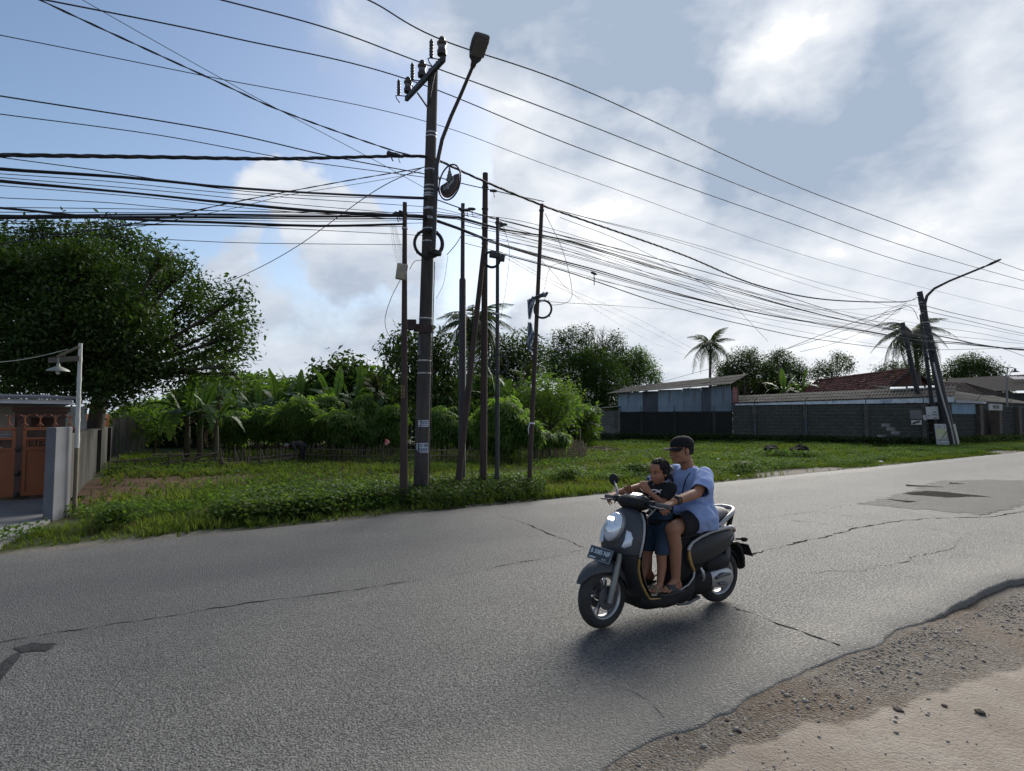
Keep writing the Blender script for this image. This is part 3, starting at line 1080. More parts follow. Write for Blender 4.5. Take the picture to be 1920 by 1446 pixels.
tree('tall_tree', 'tall airy dark tree rising behind the dense tree', 52, 1090,
     [(1050, 635, 16), (1072, 625, 12), (1090, 640, 18), (1060, 655, 20), (1110, 660, 22), (1130, 675, 24), (1035, 660, 16), (1100, 620, 8), (1140, 650, 14), (1160, 640, 10), (1165, 660, 14), (1150, 632, 7)],
     150, .22, L_dark, .16, 11, T, shell=.3, fork=.9)
tree('spreading_tree', 'rounded dark tree left of the blue metal shed', 54, 1190,
     [(1185, 680, 30), (1210, 690, 24), (1170, 700, 30), (1225, 705, 14), (1195, 712, 26), (1160, 680, 24), (1200, 665, 14), (1232, 715, 8)], 190, .20, L_mid, .2, 12, T, shell=.35)
tree('round_tree', 'dark rounded tree behind the shed roof beside the slim coconut palm', 60, 1400,
     [(1395, 680, 28), (1375, 690, 22), (1420, 690, 24), (1405, 665, 14), (1360, 700, 18), (1440, 700, 20), (1390, 705, 26)], 160, .21, L_dark, .2, 13, T)
tree('round_tree', 'low dark tree between the rounded tree and the banana clump', 62, 1470,
     [(1465, 680, 24), (1490, 690, 20), (1445, 690, 20), (1500, 700, 16), (1475, 705, 24), (1455, 668, 10)], 160, .21, L_dark, .2, 14, T)
tree('lopsided_tree', 'dark lopsided tree with a separate top knot behind the red roof', 62, 1560,
     [(1580, 680, 17), (1572, 670, 10), (1545, 692, 16), (1560, 700, 18), (1530, 702, 14), (1592, 690, 8)], 160, .21, L_dark, .16, 15, T)
tree('round_tree', 'broad dark tree above the long roof at the far right', 75, 1815,
     [(1800, 690, 22), (1825, 684, 22), (1850, 690, 20), (1785, 700, 18), (1870, 700, 14), (1830, 702, 26), (1808, 680, 12)], 120, .26, L_dark, .2, 16, T)
tree('low_tree', 'low dark treetop behind the red tiled ridge', 70, 1690,
     [(1670, 695, 16), (1650, 700, 12), (1700, 694, 18), (1725, 700, 16)], 120, .26, L_dark, .2, 17, T)

# filler shrubs at the back of the plots: separate shrubs, one of each
G2 = 'shrubs at the back of the plots'
for k, (px, py, r_, Y_, lab) in enumerate((
        (290, 770, 34, 27, 'dark shrub under the shade tree crown beside the banana clump'),
        (250, 800, 26, 28, 'low dark shrub in the shade at the end of the compound wall'),
        (420, 745, 30, 31, 'dark shrub behind the leftmost bananas'),
        (480, 752, 30, 32, 'dark shrub behind the second clump of bananas'),
        (545, 755, 34, 33, 'dark shrub in the middle of the banana row'),
        (600, 745, 32, 33, 'dark shrub under the round leafed tree'),
        (690, 740, 34, 32, 'dark shrub behind the young palm'),
        (735, 755, 28, 31, 'dark shrub behind the brown steel pole'),
        (800, 775, 34, 30, 'dark shrub behind the concrete pole foot'),
        (860, 775, 36, 30, 'dark shrub behind the leaning pole'),
        (940, 790, 30, 30, 'dark shrub left of the dome shaped cassava'),
        (1000, 800, 30, 30, 'dark shrub behind the rightmost thin pole'),
        (900, 760, 40, 31, 'tall dark shrub between the leaning pole and the dome shaped cassava'))):
    tree('shrub', lab, Y_, px, [(px, py, r_), (px - r_ * .6, py + 8, r_ * .7), (px + r_ * .6, py + 6, r_ * .7), (px, py + r_ * .8, r_ * .8)],
         75, .22, L_mid if k % 2 else L_bush, .05, 40 + k, G2, limb=False, cat='shrub', fork=.6)


# the tangle that closes the view behind the garden: reads as one mass
def undergrowth(n, pa, pb, ya, yb, xs, hs, mat, smin, smax, sd):
    r = np.random.default_rng(sd)
    px = r.uniform(pa, pb, n)
    Y = r.uniform(ya, yb, n)
    X = (px - 960) / 1100 * Y
    H = np.interp(px, xs, hs) * (1 + .28 * fbm(X, Y, .3, 91) + .22 * fbm(X, Y, 1.1, 95))
    Z = H * r.uniform(0, 1, n) ** .6
    tv = np.array([(0, 0, 0), (.45, -.26, .06), (1.0, 0, -.12), (.45, .26, .06)])
    V, F = scatter(tv, np.array([(0, 1, 2, 3)]), np.stack([X, Y, Z], -1), rot_mats(r.uniform(0, 6.3, n), r.normal(.2, .5, n), r.normal(0, .5, n)), r.uniform(smin, smax, n))
    struct(link('undergrowth', np_mesh('undergrowth', V, F, mat)), 'stuff')


undergrowth(40000, 205, 1120, 31, 39, [205, 300, 380, 900, 1120], [1.8, 2.5, 3.8, 3.7, 2.3], L_mid, .22, .5, 77)
undergrowth(14000, 1335, 1540, 62, 68, [1335, 1360, 1430, 1540], [4.5, 6.4, 6.2, 5.0], L_dark, .3, .6, 78)
undergrowth(9000, 1620, 1900, 76, 82, [1620, 1680, 1780, 1840, 1900], [6.2, 7.4, 6.6, 7.6, 6.4], L_dark, .35, .7, 79)


# leafless tree
def bare_tree():
    root = thing('bare_tree', 'leafless pale tree sticking up above the tall airy tree', 'tree', at(1118, 800, 53))
    root.location.z = 0
    b = Vector(root.location)
    mb = MB()
    r = random.Random(3)
    for tx in (1116, 1131):
        p0 = at(tx + 2, 700, 53) - b
        p1 = at(tx, 645, 53) - b
        mb.tube([Vector((0, 0, 0)), p0, p1], [.14, .09, .06], 6)

        def grow(p, d, l, rad, lv):
            e = p + d * l
            mb.tube([p, e], [rad, rad * .6], 4, cap=False)
            if lv:
                for k in range(3):
                    dd = (d + Vector((r.uniform(-.7, .7), r.uniform(-.5, .5), r.uniform(0, .3)))).normalized()
                    grow(p + d * l * r.uniform(.5, 1), dd, l * r.uniform(.6, .85), rad * .6, lv - 1)
        for k in range(3):
            grow(p1 - Vector((0, 0, .5 * k)), Vector((r.uniform(-.5, .5), 0, 1)).normalized(), .8, .04, 3)
    mb.build('trunk', make_mat('pale_bark', (.22, .20, .18), .9), root)


bare_tree()


# ---- coconut palms: every frond is a part
def frond_mesh(name, L=3.0, n=34, leaflet=.62, sag=.9, seed=1, mat=None, up=.5):
    r = random.Random(seed)
    V, F = [], []

    def rachis(t):
        return Vector((L * t * (1 - .18 * t), 0, up * L * t * (1 - t) * .9 - sag * L * .5 * t * t))
    pts = [rachis(i / 8) for i in range(9)]
    mb = MB()
    mb.tube(pts, [.035 * (1 - .8 * i / 8) + .006 for i in range(9)], 4)
    for i in range(n):
        t = .10 + .90 * i / (n - 1)
        p = rachis(t)
        d = (rachis(min(t + .02, 1)) - rachis(t - .02)).normalized()
        l = leaflet * (math.sin(math.pi * min(t * .93 + .10, 1)) ** .6 + .12)
        for s in (-1, 1):
            if r.random() < .07:
                continue
            o = Vector((.55 * d.x, s * .8, -.35 + .3 * d.z - r.uniform(0, .35))).normalized()
            w = .035
            a = p + d * w
            b = p - d * w
            m_ = p + o * l * .55 + Vector((0, 0, -.03))
            e = p + o * l + Vector((0, 0, -l * .28))
            k = len(mb.v)
            mb.add([a, b, m_ - d * w * .8, m_ + d * w * .8, e], [(0, 1, 2, 3)])
            mb.add([m_ - d * w * .8, e, m_ + d * w * .8], [(0, 1, 2)])
    return mb.mesh(name, mat or L_palm)


FR = [frond_mesh('frond', 3.0, 34, .7, s, sd, None, u_) for s, sd, u_ in ((.7, 1, .5), (1.1, 2, .6), (1.5, 3, .7))]


def palm(label, px, top_py, Y, r_px, seed, n=18, lean=0, down=.0, name='coconut_palm', trunk=True, squeeze=1.0, group='coconut palms'):
    r = random.Random(seed)
    top = at(px, top_py, Y)
    base = Vector((top.x + lean, Y, 0))
    root = thing(name, label, 'palm tree', base, 0, group)
    sc = r_px * Y / FPX / 2.7
    t0 = top - base
    mb = MB()
    if trunk:
        pts = [Vector((0, 0, 0)).lerp(t0, i / 8) + Vector((math.sin(i / 8 * 3) * lean * .12, 0, 0)) for i in range(9)]
        mb.tube(pts, [.17 - .008 * i for i in range(9)], 9)
        mb.build('trunk', m_palmt, root, True)
    else:
        mb.tube([(0, 0, 0), t0], [.12, .08], 8)
        mb.build('trunk', m_palmt, root, True)
    for k in range(n):
        a = 2.399 * k + r.uniform(-.3, .3)
        el = 1.15 - 1.75 * (k / (n - 1)) ** 1.0 - down
        me = FR[0 if el > .5 else (1 if el > -.1 else 2)]
        s = sc * r.uniform(.85, 1.1)
        link('frond', me, root, t0, (0, -el, a), (s, s, s))
    if trunk:
        nb = MB()
        for k in range(6):
            nb.ball(t0 + Vector((math.cos(k) * .22, math.sin(k) * .22, -.25 - .05 * (k % 3))), .11, 8, 6)
        nb.build('coconut', make_mat('coconut_husk_%d' % seed, (.09, .085, .03), .7), root, True)
    return root


palm('coconut palm with drooping fronds directly behind the thin poles', 886, 612, 30, 84, 1, 30, -.3, .30)
palm('slim coconut palm standing alone against the sky behind the blue shed', 1332, 652, 58, 52, 2, 17, -.2, -.05)
palm('coconut palm half hidden behind the leaning right hand poles', 1712, 628, 40, 68, 3, 24, .5, .3)
palm('young palm with upright fronds above the banana row', 706, 735, 29, 52, 4, 12, 0, -.55, 'young_palm', False)
palm('young yellowish palm left of the rightmost thin pole', 992, 720, 28, 50, 5, 10, 0, -.55, 'young_palm', False)


# ---- banana plants: every leaf is a part
def banana_leaf(name, seed, L=1.7, W=.46, sag=.8, torn=.5):
    r = random.Random(seed)
    n = 11
    mb = MB()

    def mid(t):
        return Vector((L * t * (1 - .12 * t * sag), 0, L * (.55 * t - sag * .75 * t * t)))
    petiole = [Vector((-.35, 0, -.32)), Vector((0, 0, 0))]
    mb.tube(petiole + [mid(i / 6) + Vector((0, 0, -.012)) for i in range(1, 7)], [.03, .025, .02, .018, .016, .012, .008, .004], 5)
    for s in (-1, 1):
        prev = None
        for i in range(n + 1):
            t = i / n
            w = W * .5 * (math.sin(math.pi * (t * .96 + .02)) ** .55)
            d = (mid(min(t + .03, 1)) - mid(max(t - .03, 0))).normalized()
            p = mid(t)
            e = p + Vector((d.x * .12 * w, s * w, d.z * .1 * w + w * .22))
            e2 = p + Vector((0, s * w * .98, -w * .12 - r.uniform(0, .08)))
            edge = e.lerp(e2, r.uniform(.2, .9))
            if prev is not None:
                a, b = prev
                gap = .25 if r.random() < torn else 0.0
                eb = b.lerp(edge, gap * r.uniform(.4, 1.2))
                pa = a
                mb.add([pa, p, edge, eb], [(0, 1, 2, 3)] if s > 0 else [(3, 2, 1, 0)])
            prev = (p, edge)
    return mb.mesh(name, L_ban)


BL = [banana_leaf('leaf', 1, sag=.35, torn=.3), banana_leaf('leaf', 2, sag=.8), banana_leaf('leaf', 3, sag=1.25, torn=.7), banana_leaf('leaf', 4, sag=.15, torn=.15)]
L_bdead = leaf_mat('dead_banana_leaf', (.13, .095, .055), (.08, .058, .036), .2, (1.1, 1, .8))
dead = BL[2].copy()
dead.materials.clear()
dead.materials.append(L_bdead)


def banana(label, px, py_top, Y, seed, h=None, n=8, s=1.0, ndead=2, group='banana plants', spear=True):
    """py_top: where the crown of leaves starts"""
    r = random.Random(seed)
    top = at(px, py_top, Y)
    root = thing('banana_plant', label, 'banana plant', (top.x, Y, 0), r.uniform(0, 6), group)
    z = top.z
    mb = MB()
    mb.tube([(0, 0, 0), (.03, .02, z * .5), (0, 0, z), (0, 0, z + .15)], [.12, .10, .075, .05], 9)
    mb.build('stem', m_pseudo, root, True)
    for k in range(n):
        a = 2.399 * k + r.uniform(-.35, .35)
        el = .85 - 1.25 * k / max(n - 1, 1) + r.uniform(-.2, .2)
        me = BL[3] if k == 0 and r.random() < .25 else (BL[0] if el > .55 else (BL[1] if el > .05 else BL[2]))
        q = s * r.uniform(.8, 1.12)
        rr = Matrix.Rotation(a, 3, 'Z')
        link('leaf', me, root, Vector((0, 0, z)) + rr @ Vector((.30 * q, 0, .30 * q)), (r.uniform(-.25, .25), -el + (-.2 if k == 0 else 0), a), (q, q, q))
    for k in range(ndead):
        a = r.uniform(0, 6.3)
        link('dead_leaf', dead, root, (math.cos(a) * .1, math.sin(a) * .1, z * .92), (r.uniform(-.3, .3), .95, a), (.7 * s, .28 * s, .7 * s))
    return root


for k, (px, py, Y, s, n, nd, lab) in enumerate((
        (352, 781, 22.5, 0.92, 8, 4, 'ragged banana plant with brown hanging leaves at the left end of the garden'),
        (378, 776, 22.0, 0.87, 8, 3, 'banana plant with a bright leaf second in the left garden clump'),
        (405, 791, 21.5, 0.74, 7, 3, 'short banana plant with a big leaf hanging to the fence'),
        (410, 748, 27, 0.92, 8, 1, 'banana plant beneath the right tip of the shade tree crown'),
        (450, 769, 29, 0.92, 9, 1, 'banana plant at the left end of the back row'),
        (485, 776, 28, 0.83, 8, 1, 'banana plant with arching leaves left of the gap in the back row'),
        (522, 766, 30, 1.01, 9, 1, 'banana plant in the back row behind the first cassava'),
        (560, 762, 30, 1.01, 9, 1, 'banana plant with a spiky top above the bending man'),
        (590, 766, 31, 1.01, 9, 1, 'banana plant just left of the round leafed tree'),
        (628, 762, 29, 1.01, 9, 0, 'tall banana plant in front of the round leafed tree'),
        (668, 759, 28, 1.01, 9, 0, 'tall banana plant with broad upright leaves left of the young palm'),
        (735, 764, 28, 0.92, 8, 0, 'banana plant right behind the brown steel pole with the box'),
        (940, 769, 27, 0.92, 8, 0, 'banana plant with a bright upright leaf among the thin poles'),
        (968, 764, 26.5, 0.87, 7, 0, 'pale green banana plant left of the rightmost thin pole'),
        (1470, 738, 48, 1.0, 8, 0, 'banana plant behind the corrugated roof next to the red tiled house'),
        (1500, 736, 50, 1.0, 8, 0, 'banana plant touching the left end of the red tiled roof'))):
    banana(lab, px, py, Y, 100 + k, n=n, s=s, ndead=nd)


# ---- cassava shrubs: palmate leaves on a dome, thin canes below
def palm_leaf_tpl():
    V, F = [], []
    for k, a in enumerate((-2.2, -1.45, -.72, 0, .72, 1.45, 2.2)):
        L = 1.0 - .11 * abs(a)
        dx, dy = math.cos(a), math.sin(a)
        o = len(V)
        V += [(0, 0, 0), (dx * L * .55 - dy * .11, dy * L * .55 + dx * .11, .02), (dx * L, dy * L, -.30), (dx * L * .55 + dy * .11, dy * L * .55 - dx * .11, .02)]
        F.append((o, o + 1, o + 2, o + 3))
    return np.array(V), np.array(F)


TPL = palm_leaf_tpl()


def cassava(label, px, py0, py1, wpx, Y, seed, n=420, size=.20, mat=None, canes=9):
    """crown between pixel rows py0 and py1, half width wpx"""
    r = np.random.default_rng(seed)
    rr = random.Random(seed)
    ctr = at(px, (py0 + py1) / 2, Y)
    root = thing('cassava_shrub', label, 'shrub', (ctr.x, Y, 0), 0, 'cassava shrubs in the garden')
    a = wpx * Y / FPX
    hz = (py1 - py0) / 2 * Y / FPX
    d = r.normal(0, 1, (n, 3))
    d /= np.linalg.norm(d, axis=1)[:, None]
    k = r.uniform(.45, 1.0, n) ** .5 * (1 + .12 * r.normal(0, 1, n))
    P = d * np.array([a, a * .8, hz]) * k[:, None] + np.array([0, 0, ctr.z])
    yaw = np.arctan2(d[:, 1], d[:, 0]) + r.normal(0, .5, n)
    V, F = scatter(*TPL, P, rot_mats(yaw, r.normal(.5, .35, n), r.normal(0, .35, n)), r.uniform(.7, 1.3, n) * size)
    link('crown', np_mesh('crown', V, F, mat or L_cass), root)
    mb = MB()
    for q in range(canes):
        x, y = rr.uniform(-.7, .7) * a, rr.uniform(-.5, .5) * a
        mb.tube([(x * .8, y * .8, 0), (x * .9 + rr.uniform(-.05, .05), y, ctr.z * .5), (x + rr.uniform(-.1, .1), y, ctr.z + hz * rr.uniform(0, .7))], [.018, .015, .008], 5)
    mb.build('trunk', m_bark, root)
    return root


for k, (px, y0, y1, wx, Y, n, lab) in enumerate((
        (440, 768, 832, 34, 24, 520, 'yellowish cassava shrub at the left end of the cassava row'),
        (497, 765, 828, 34, 24, 520, 'cassava shrub second from the left in the row behind the stakes'),
        (560, 745, 835, 44, 23.5, 800, 'big cassava shrub directly behind the bending man'),
        (610, 740, 800, 30, 25, 420, 'tall cassava shrub right of the one behind the bending man'),
        (640, 768, 835, 44, 23, 700, 'wide dark green cassava shrub in the middle of the row'),
        (683, 742, 800, 22, 24, 380, 'narrow tall cassava shrub with a pointed top'),
        (690, 785, 835, 30, 23.5, 400, 'low cassava shrub above the red bag on the fence'),
        (735, 760, 840, 26, 23.5, 420, 'cassava shrub right behind the brown steel pole with the box'),
        (825, 765, 840, 30, 22.5, 520, 'bright yellow-green cassava shrub right of the concrete pole'),
        (878, 785, 845, 26, 22.5, 380, 'cassava shrub between the leaning pole and the stout steel pole'),
        (942, 752, 848, 54, 21.5, 1300, 'dome shaped dense cassava shrub behind the slim dark pole'),
        (1002, 790, 835, 14, 21, 140, 'small pale cassava touching the rightmost thin pole'),
        (1022, 810, 832, 18, 22, 120, 'low cassava sprig inside the right end of the fence'),
        (1048, 813, 834, 18, 22.5, 120, 'last low cassava sprig before the fence corner'))):
    cassava(lab, px, y0, y1, wx, Y, 200 + k, int(n * .8), size=.28)

# ================================================================== walls and buildings
m_block = make_mat('sooty_concrete_block', (.062, .062, .056), .95, (.036, .038, .034), 1.3, .5, 30, streak=((.016, .018, .014), .5, .50, .68, (1, 1, .6)))
m_block2 = make_mat('grey_green_block', (.080, .082, .073), .95, (.046, .050, .041), 1.5, .5, 30, streak=((.020, .022, .018), .6, .54, .72, (1, 1, .6)))
m_mold = make_mat('black_mould_block', (.040, .041, .039), .95, (.018, .019, .017), .6, .4, 20, streak=((.009, .010, .009), .35, .44, .60, (1, 1, .45)))
m_mortar = make_mat('old_mortar', (.24, .24, .21), .95, (.085, .09, .075), 2.2, .4, 40)
m_white = make_mat('white_painted_block', (.30, .30, .29), .8, (.18, .18, .18), 6, .3, 40)
m_pillar = make_mat('stained_render', (.115, .112, .10), .95, (.055, .055, .047), 1.6, .4, 25, streak=((.02, .02, .017), .9, .5, .66, (1, 1, .4)))
m_blue_pipe = make_mat('faded_blue_paint', (.075, .115, .16), .6, (.05, .07, .085), 4)
m_rust = make_mat('dark_rusty_iron', (.040, .030, .026), .75, (.022, .018, .017), 9, .2, 60)


def wall_frame(P0, P1):
    P0, P1 = Vector((P0.x, P0.y, 0)), Vector((P1.x, P1.y, 0))
    D = (P1 - P0).normalized()
    return P0, D, (P1 - P0).length, math.atan2(D.y, D.x)


def block_tpls(L, H, T, mat, n=4):
    out = []
    for k in range(n):
        r = random.Random(k + 50)
        mb = MB()
        mb.bbox((0, 0, 0), (L - .042, T + r.uniform(0, .012), H - .040), None, .008)
        mb.v = [(x + r.uniform(-.004, .004), y + r.uniform(-.004, .004), z + r.uniform(-.003, .003)) for x, y, z in mb.v]
        out.append(mb.mesh('brick', mat))
    return out


def lay_blocks(root, s0, s1, ztop, L, H, T, tpls, alt=None, seed=0, skip=None, y0=0.0):
    """courses in running bond, every block its own part"""
    r = random.Random(seed)
    rows = int(round(ztop / H))
    H = ztop / rows
    for i in range(rows):
        x = s0 + (0 if i % 2 == 0 else -L / 2)
        while x < s1 - .02:
            a, b = max(x, s0), min(x + L, s1)
            if b - a > .08:
                m = r.choice(tpls)
                lab = None
                if alt:
                    for (ax, az, tp) in alt:
                        if abs((a + b) / 2 - ax) < L * .45 and abs((i + .5) * H - az) < H * .5:
                            m = tp
                            lab = 'white painted block'
                o = link('brick', m, root, ((a + b) / 2, y0 + r.uniform(-.006, .006), (i + .5) * H), (0, 0, 0), ((b - a) / L, 1, 1))
                if lab:
                    o['label'] = lab
            x += L


WA, WB, WC = gnd(1020, 823), gnd(1375, 829.5), gnd(1742, 838)
# --- long block wall, right stretch
P0, D, LEN, RZ = wall_frame(WB, WC)
root = thing('block_wall', 'long grey-green block wall with blue pipes, left of the leaning poles', 'wall', P0, RZ)
core = MB()
core.box((LEN / 2, .10, 1.21), (LEN, .17, 2.42))
core.build('mortar', m_mortar, root)
wt = block_tpls(.46, .22, .12, m_white, 2)
alts = []
for px, py in ((1668, 797), (1670, 803), (1659, 815), (1675, 815), (1659, 823), (1675, 823)):
    s, z = on_plane(px, py, P0, D)
    alts.append((s, z, wt[0]))
lay_blocks(root, 0, LEN, 2.42, .46, .22, .12, block_tpls(.46, .22, .12, m_block2), alts, 3, y0=.015)
cp = MB()
cp.box((LEN / 2, .08, 2.46), (LEN + .02, .26, .07))
cp.build('coping', m_mold, root)
for px, kind in ((1416, 1), (1511, 1), (1625, 0), (1733, 0)):
    s, _ = on_plane(px, 800, P0, D)
    mb = MB()
    mb.box((s, -.10, 1.22), (.22, .13, 2.44))
    mb.build('pillar', m_pillar, root)
    if kind:
        mb = MB()
        mb.tube([(s + .04, -.20, 0), (s + .04, -.20, 1.55)], .05, 8)
        mb.build('pipe', m_blue_pipe, root, True)
    mb = MB()
    mb.tube([(s, -.08, 2.4), (s, -.08, 2.75), (s + .22, -.30, 2.95)], .022, 5)
    mb.build('wire_bracket', m_rust, root)
mb = MB()
for k in range(3):
    mb.tube([(q, -.10 - .09 * k, 2.72 + .09 * k - .03 * math.sin(q * 3)) for q in np.linspace(0, LEN, 24)], .006, 3)
mb.build('barbed_wire', m_rust, root)

# --- long block wall, dark stretch under the shed
P0, D, LEN, RZ = wall_frame(WA, WB)
sA, _ = on_plane(1163, 800, P0, D)
sH, _ = on_plane(1095, 800, P0, D)
root = thing('block_wall', 'mould-blackened block wall under the blue metal shed', 'wall', P0, RZ)
mb = MB()
mb.box(((sA + LEN) / 2 - .02, .10, 1.05), (LEN - sA - .04, .17, 2.10))
mb.build('mortar', m_mold, root)
lay_blocks(root, sA, LEN - .02, 2.10, .50, .235, .12, block_tpls(.50, .235, .12, m_mold), None, 4, y0=.02)
for px in (1204, 1266, 1340):
    s, _ = on_plane(px, 800, P0, D)
    mb = MB()
    mb.box((s, -.075, 1.06), (.22, .10, 2.12))
    mb.build('pillar', m_mold, root)
    mb = MB()
    mb.tube([(s, -.02, 2.1), (s - .06, -.1, 2.36), (s + .06, -.22, 2.5)], .025, 5)
    mb.build('wire_bracket', m_rust, root)
mb = MB()
for k in range(2):
    mb.tube([(q, -.20, 2.35 + .12 * k + .02 * math.sin(q * 4)) for q in np.linspace(sA, LEN, 20)], .005, 3)
mb.build('barbed_wire', m_rust, root)
# low wall left of the hut
root = thing('block_wall', 'low dark block wall left of the grey block hut', 'wall', P0, RZ)
mb = MB()
mb.box((sH / 2 - 1.5, .12, .62), (sH + 2.96, .16, 1.24))
mb.build('mortar', m_mold, root)
lay_blocks(root, -3.0, sH - .02, 1.24, .50, .248, .12, block_tpls(.50, .248, .12, m_block), None, 6, y0=.03)

# --- grey block hut
root = thing('block_hut', 'small grey block hut with a thin dark roof left of the blue shed', 'hut', P0, RZ)
zh = 2.22
m_hut = make_mat('pale_grey_block', (.18, .18, .17), .95, (.11, .11, .10), 2.2, .4, 25, streak=((.05, .05, .045), .8, .54, .7, (1, 1, .5)))
mb = MB()
mb.box(((sH + sA) / 2, 1.1, zh / 2), (sA - sH - .04, 2.2, zh))
mb.build('wall', m_hut, root)
tp = block_tpls(.46, .2, .10, m_hut)
r = random.Random(5)
for i in range(5):
    x = sH + .40 + (0 if i % 2 else -.23)
    while x < sA - .40:
        a, b = max(x, sH + .40), min(x + .46, sA - .40)
        if b - a > .1 and r.random() < .93:
            link('brick', r.choice(tp), root, ((a + b) / 2, -.01 + r.uniform(-.02, .012), 1.22 + .2 * i), (0, 0, 0), ((b - a) / .46, 1, 1))
        x += .46
for s in (sH + .30, sA - .30):
    mb = MB()
    mb.box((s, -.03, zh / 2), (.16, .14, zh - .01))
    mb.build('pillar', m_pillar, root)
mb = MB()
a, b = on_plane(1090, 765, P0, D)[0], on_plane(1162, 758, P0, D)[0]
mb.prism([(a, -.35, zh - .06), (b, -.35, zh + .22), (b, 2.4, zh + .42), (a, 2.4, zh + .14)], (0, 0, .05))
mb.build('roof', m_mold, root)


# --- blue metal shed on the wall
def corrugated(w, h, mat, name, pitch=.10, amp=.014, seed=0):
    """upright ribbed sheet in the xz plane"""
    n = max(6, int(w / pitch) * 4)
    xs = np.linspace(0, w, n + 1)
    ys = np.where((np.arange(n + 1) % 4) < 2, amp, -amp)
    mb = MB()
    vs = [(x, y, 0) for x, y in zip(xs, ys)] + [(x, y, h) for x, y in zip(xs, ys)]
    vs += [(x, y + .006, 0) for x, y in zip(xs, ys)] + [(x, y + .006, h) for x, y in zip(xs, ys)]
    m = n + 1
    fs = [(i, i + 1, m + i + 1, m + i) for i in range(n)] + [(2 * m + i + 1, 2 * m + i, 3 * m + i, 3 * m + i + 1) for i in range(n)]
    fs += [(m + i, m + i + 1, 3 * m + i + 1, 3 * m + i) for i in range(n)]
    mb.add(vs, fs)
    return mb.mesh(name, mat)


def sheet_mat(name, c, c2, streak=(.10, .08, .07)):
    return make_mat(name, c, .55, c2, 1.2, 0, 40, spec=.4, stretch=(1, 1, .35), streak=(streak, 2.0, .60, .78, (1, 1, .12)))


blues = [sheet_mat('blue_sheet_%d' % k, c, c2) for k, (c, c2) in enumerate((((.270, .350, .420), (.200, .265, .325)), ((.085, .095, .118), (.055, .062, .078)),
                                                                             ((.250, .325, .390), (.185, .245, .300)), ((.190, .240, .290), (.145, .185, .225))))]
root = thing('metal_shed', 'blue-grey corrugated metal shed standing on the dark block wall', 'shed', P0, RZ)
cols = ((1159, 1205, 0), (1205, 1234, 1), (1234, 1280, 2), (1280, 1315, 3), (1315, 1333, 1), (1333, 1371, 3))
Pb = P0 + Vector((-D.y, D.x, 0)) * .22
for k, (a, b, c) in enumerate(cols):
    s0, s1 = on_plane(a, 750, Pb, D)[0], on_plane(b, 750, Pb, D)[0]
    zt = on_plane((a + b) / 2, 738 - (a + b - 2320) / 2 * .074, Pb, D)[1]
    link('panel', corrugated(s1 - s0 - .01, zt - 2.02, blues[c], 'panel', .16, .018), root, (s0, .22 + (.015 if k % 2 else 0), 2.02))
sL, sR = on_plane(1159, 750, Pb, D)[0], on_plane(1371, 750, Pb, D)[0]
zL, zR = on_plane(1159, 737, Pb, D)[1], on_plane(1371, 722, Pb, D)[1]
mb = MB()
mb.box((sL + .02, 2.1, 2.9), (.04, 3.6, 1.6))
mb.box(((sL + sR) / 2, 3.9, 2.9), (sR - sL, .04, 1.6))
mb.build('back_wall', blues[3], root)
mb = MB()
mb.box(((sL + sR) / 2, .20, 2.03), (sR - sL + .1, .3, .07))
mb.build('sill_beam', m_rust, root)
m_roofgrey = make_mat('old_fibre_cement', (.085, .082, .077), .95, (.045, .043, .040), 1.6, .4, 30, spec=.08, streak=((.03, .03, .027), 1.2, .52, .7, (1, 1, 1)))


def wavy_roof(p00, p10, p11, p01, mat, name, parent, pitch=.18, amp=.022, thick=.03, rows=1, lap=.02):
    """sheeted roof over four local corners: eave left, eave right, ridge right, ridge left"""
    p00, p10, p11, p01 = map(Vector, (p00, p10, p11, p01))
    w = (p10 - p00).length
    n = max(8, int(w / pitch) * 4)
    mb = MB()
    for j in range(rows):
        v0, v1 = j / rows, (j + 1) / rows
        top, bot = [], []
        for vv, lift in ((v0, lap), (v1, 0.0)):
            for i in range(n + 1):
                u = i / n
                q = p00.lerp(p10, u).lerp(p01.lerp(p11, u), vv)
                z = amp * math.sin(2 * math.pi * u * w / pitch) + lift
                top.append(q + Vector((0, 0, z + thick)))
                bot.append(q + Vector((0, 0, z)))
        m = n + 1
        fs = [(i, i + 1, m + i + 1, m + i) for i in range(n)]
        fs += [(2 * m + i + 1, 2 * m + i, 3 * m + i, 3 * m + i + 1) for i in range(n)]
        fs += [(2 * m + i, 2 * m + i + 1, i + 1, i) for i in range(n)] + [(m + i, m + i + 1, 3 * m + i + 1, 3 * m + i) for i in range(n)]
        fs += [(0, m, 3 * m, 2 * m), (m - 1, 3 * m - 1, 4 * m - 1, 2 * m - 1)]
        mb.add(top + bot, fs)
    return mb.build(name, mat, parent)


oh = (sR - sL) * .09
dz = (zR - zL) / (sR - sL)
wavy_roof((sL - .75, -.25, zL - .05 - dz * .75), (sR + .12, -.25, zR + .02), (sR + .75, 3.9, zR + .98), (sL - .3, 3.9, zL + .62), m_roofgrey, 'roof', root, .17, .02, .03, 3)
mb = MB()
mb.tube([(sR + .55, 2.6, 0), (sR + .55, 2.6, zR + .6)], .05, 6)
mb.tube([(sR + .55, 2.6, zR - .1), (sR + 1.0, 2.4, zR + .55)], .03, 5)
mb.build('post', m_rust, root)
mb = MB()
mb.box((sR + .22, .5, 3.0), (.30, .05, 1.5))
mb.build('red_board', make_mat('faded_red_board', (.30, .055, .05), .7, (.40, .25, .23), 8), root)
mb = MB()
mb.tube([(sR + .42, .35, 2.0), (sR + .42, .35, zR)], .03, 5)
mb.build('downpipe', m_rust, root)
mb = MB()
mb.box((sR + .72, .5, 2.33), (1.5, .08, .42))
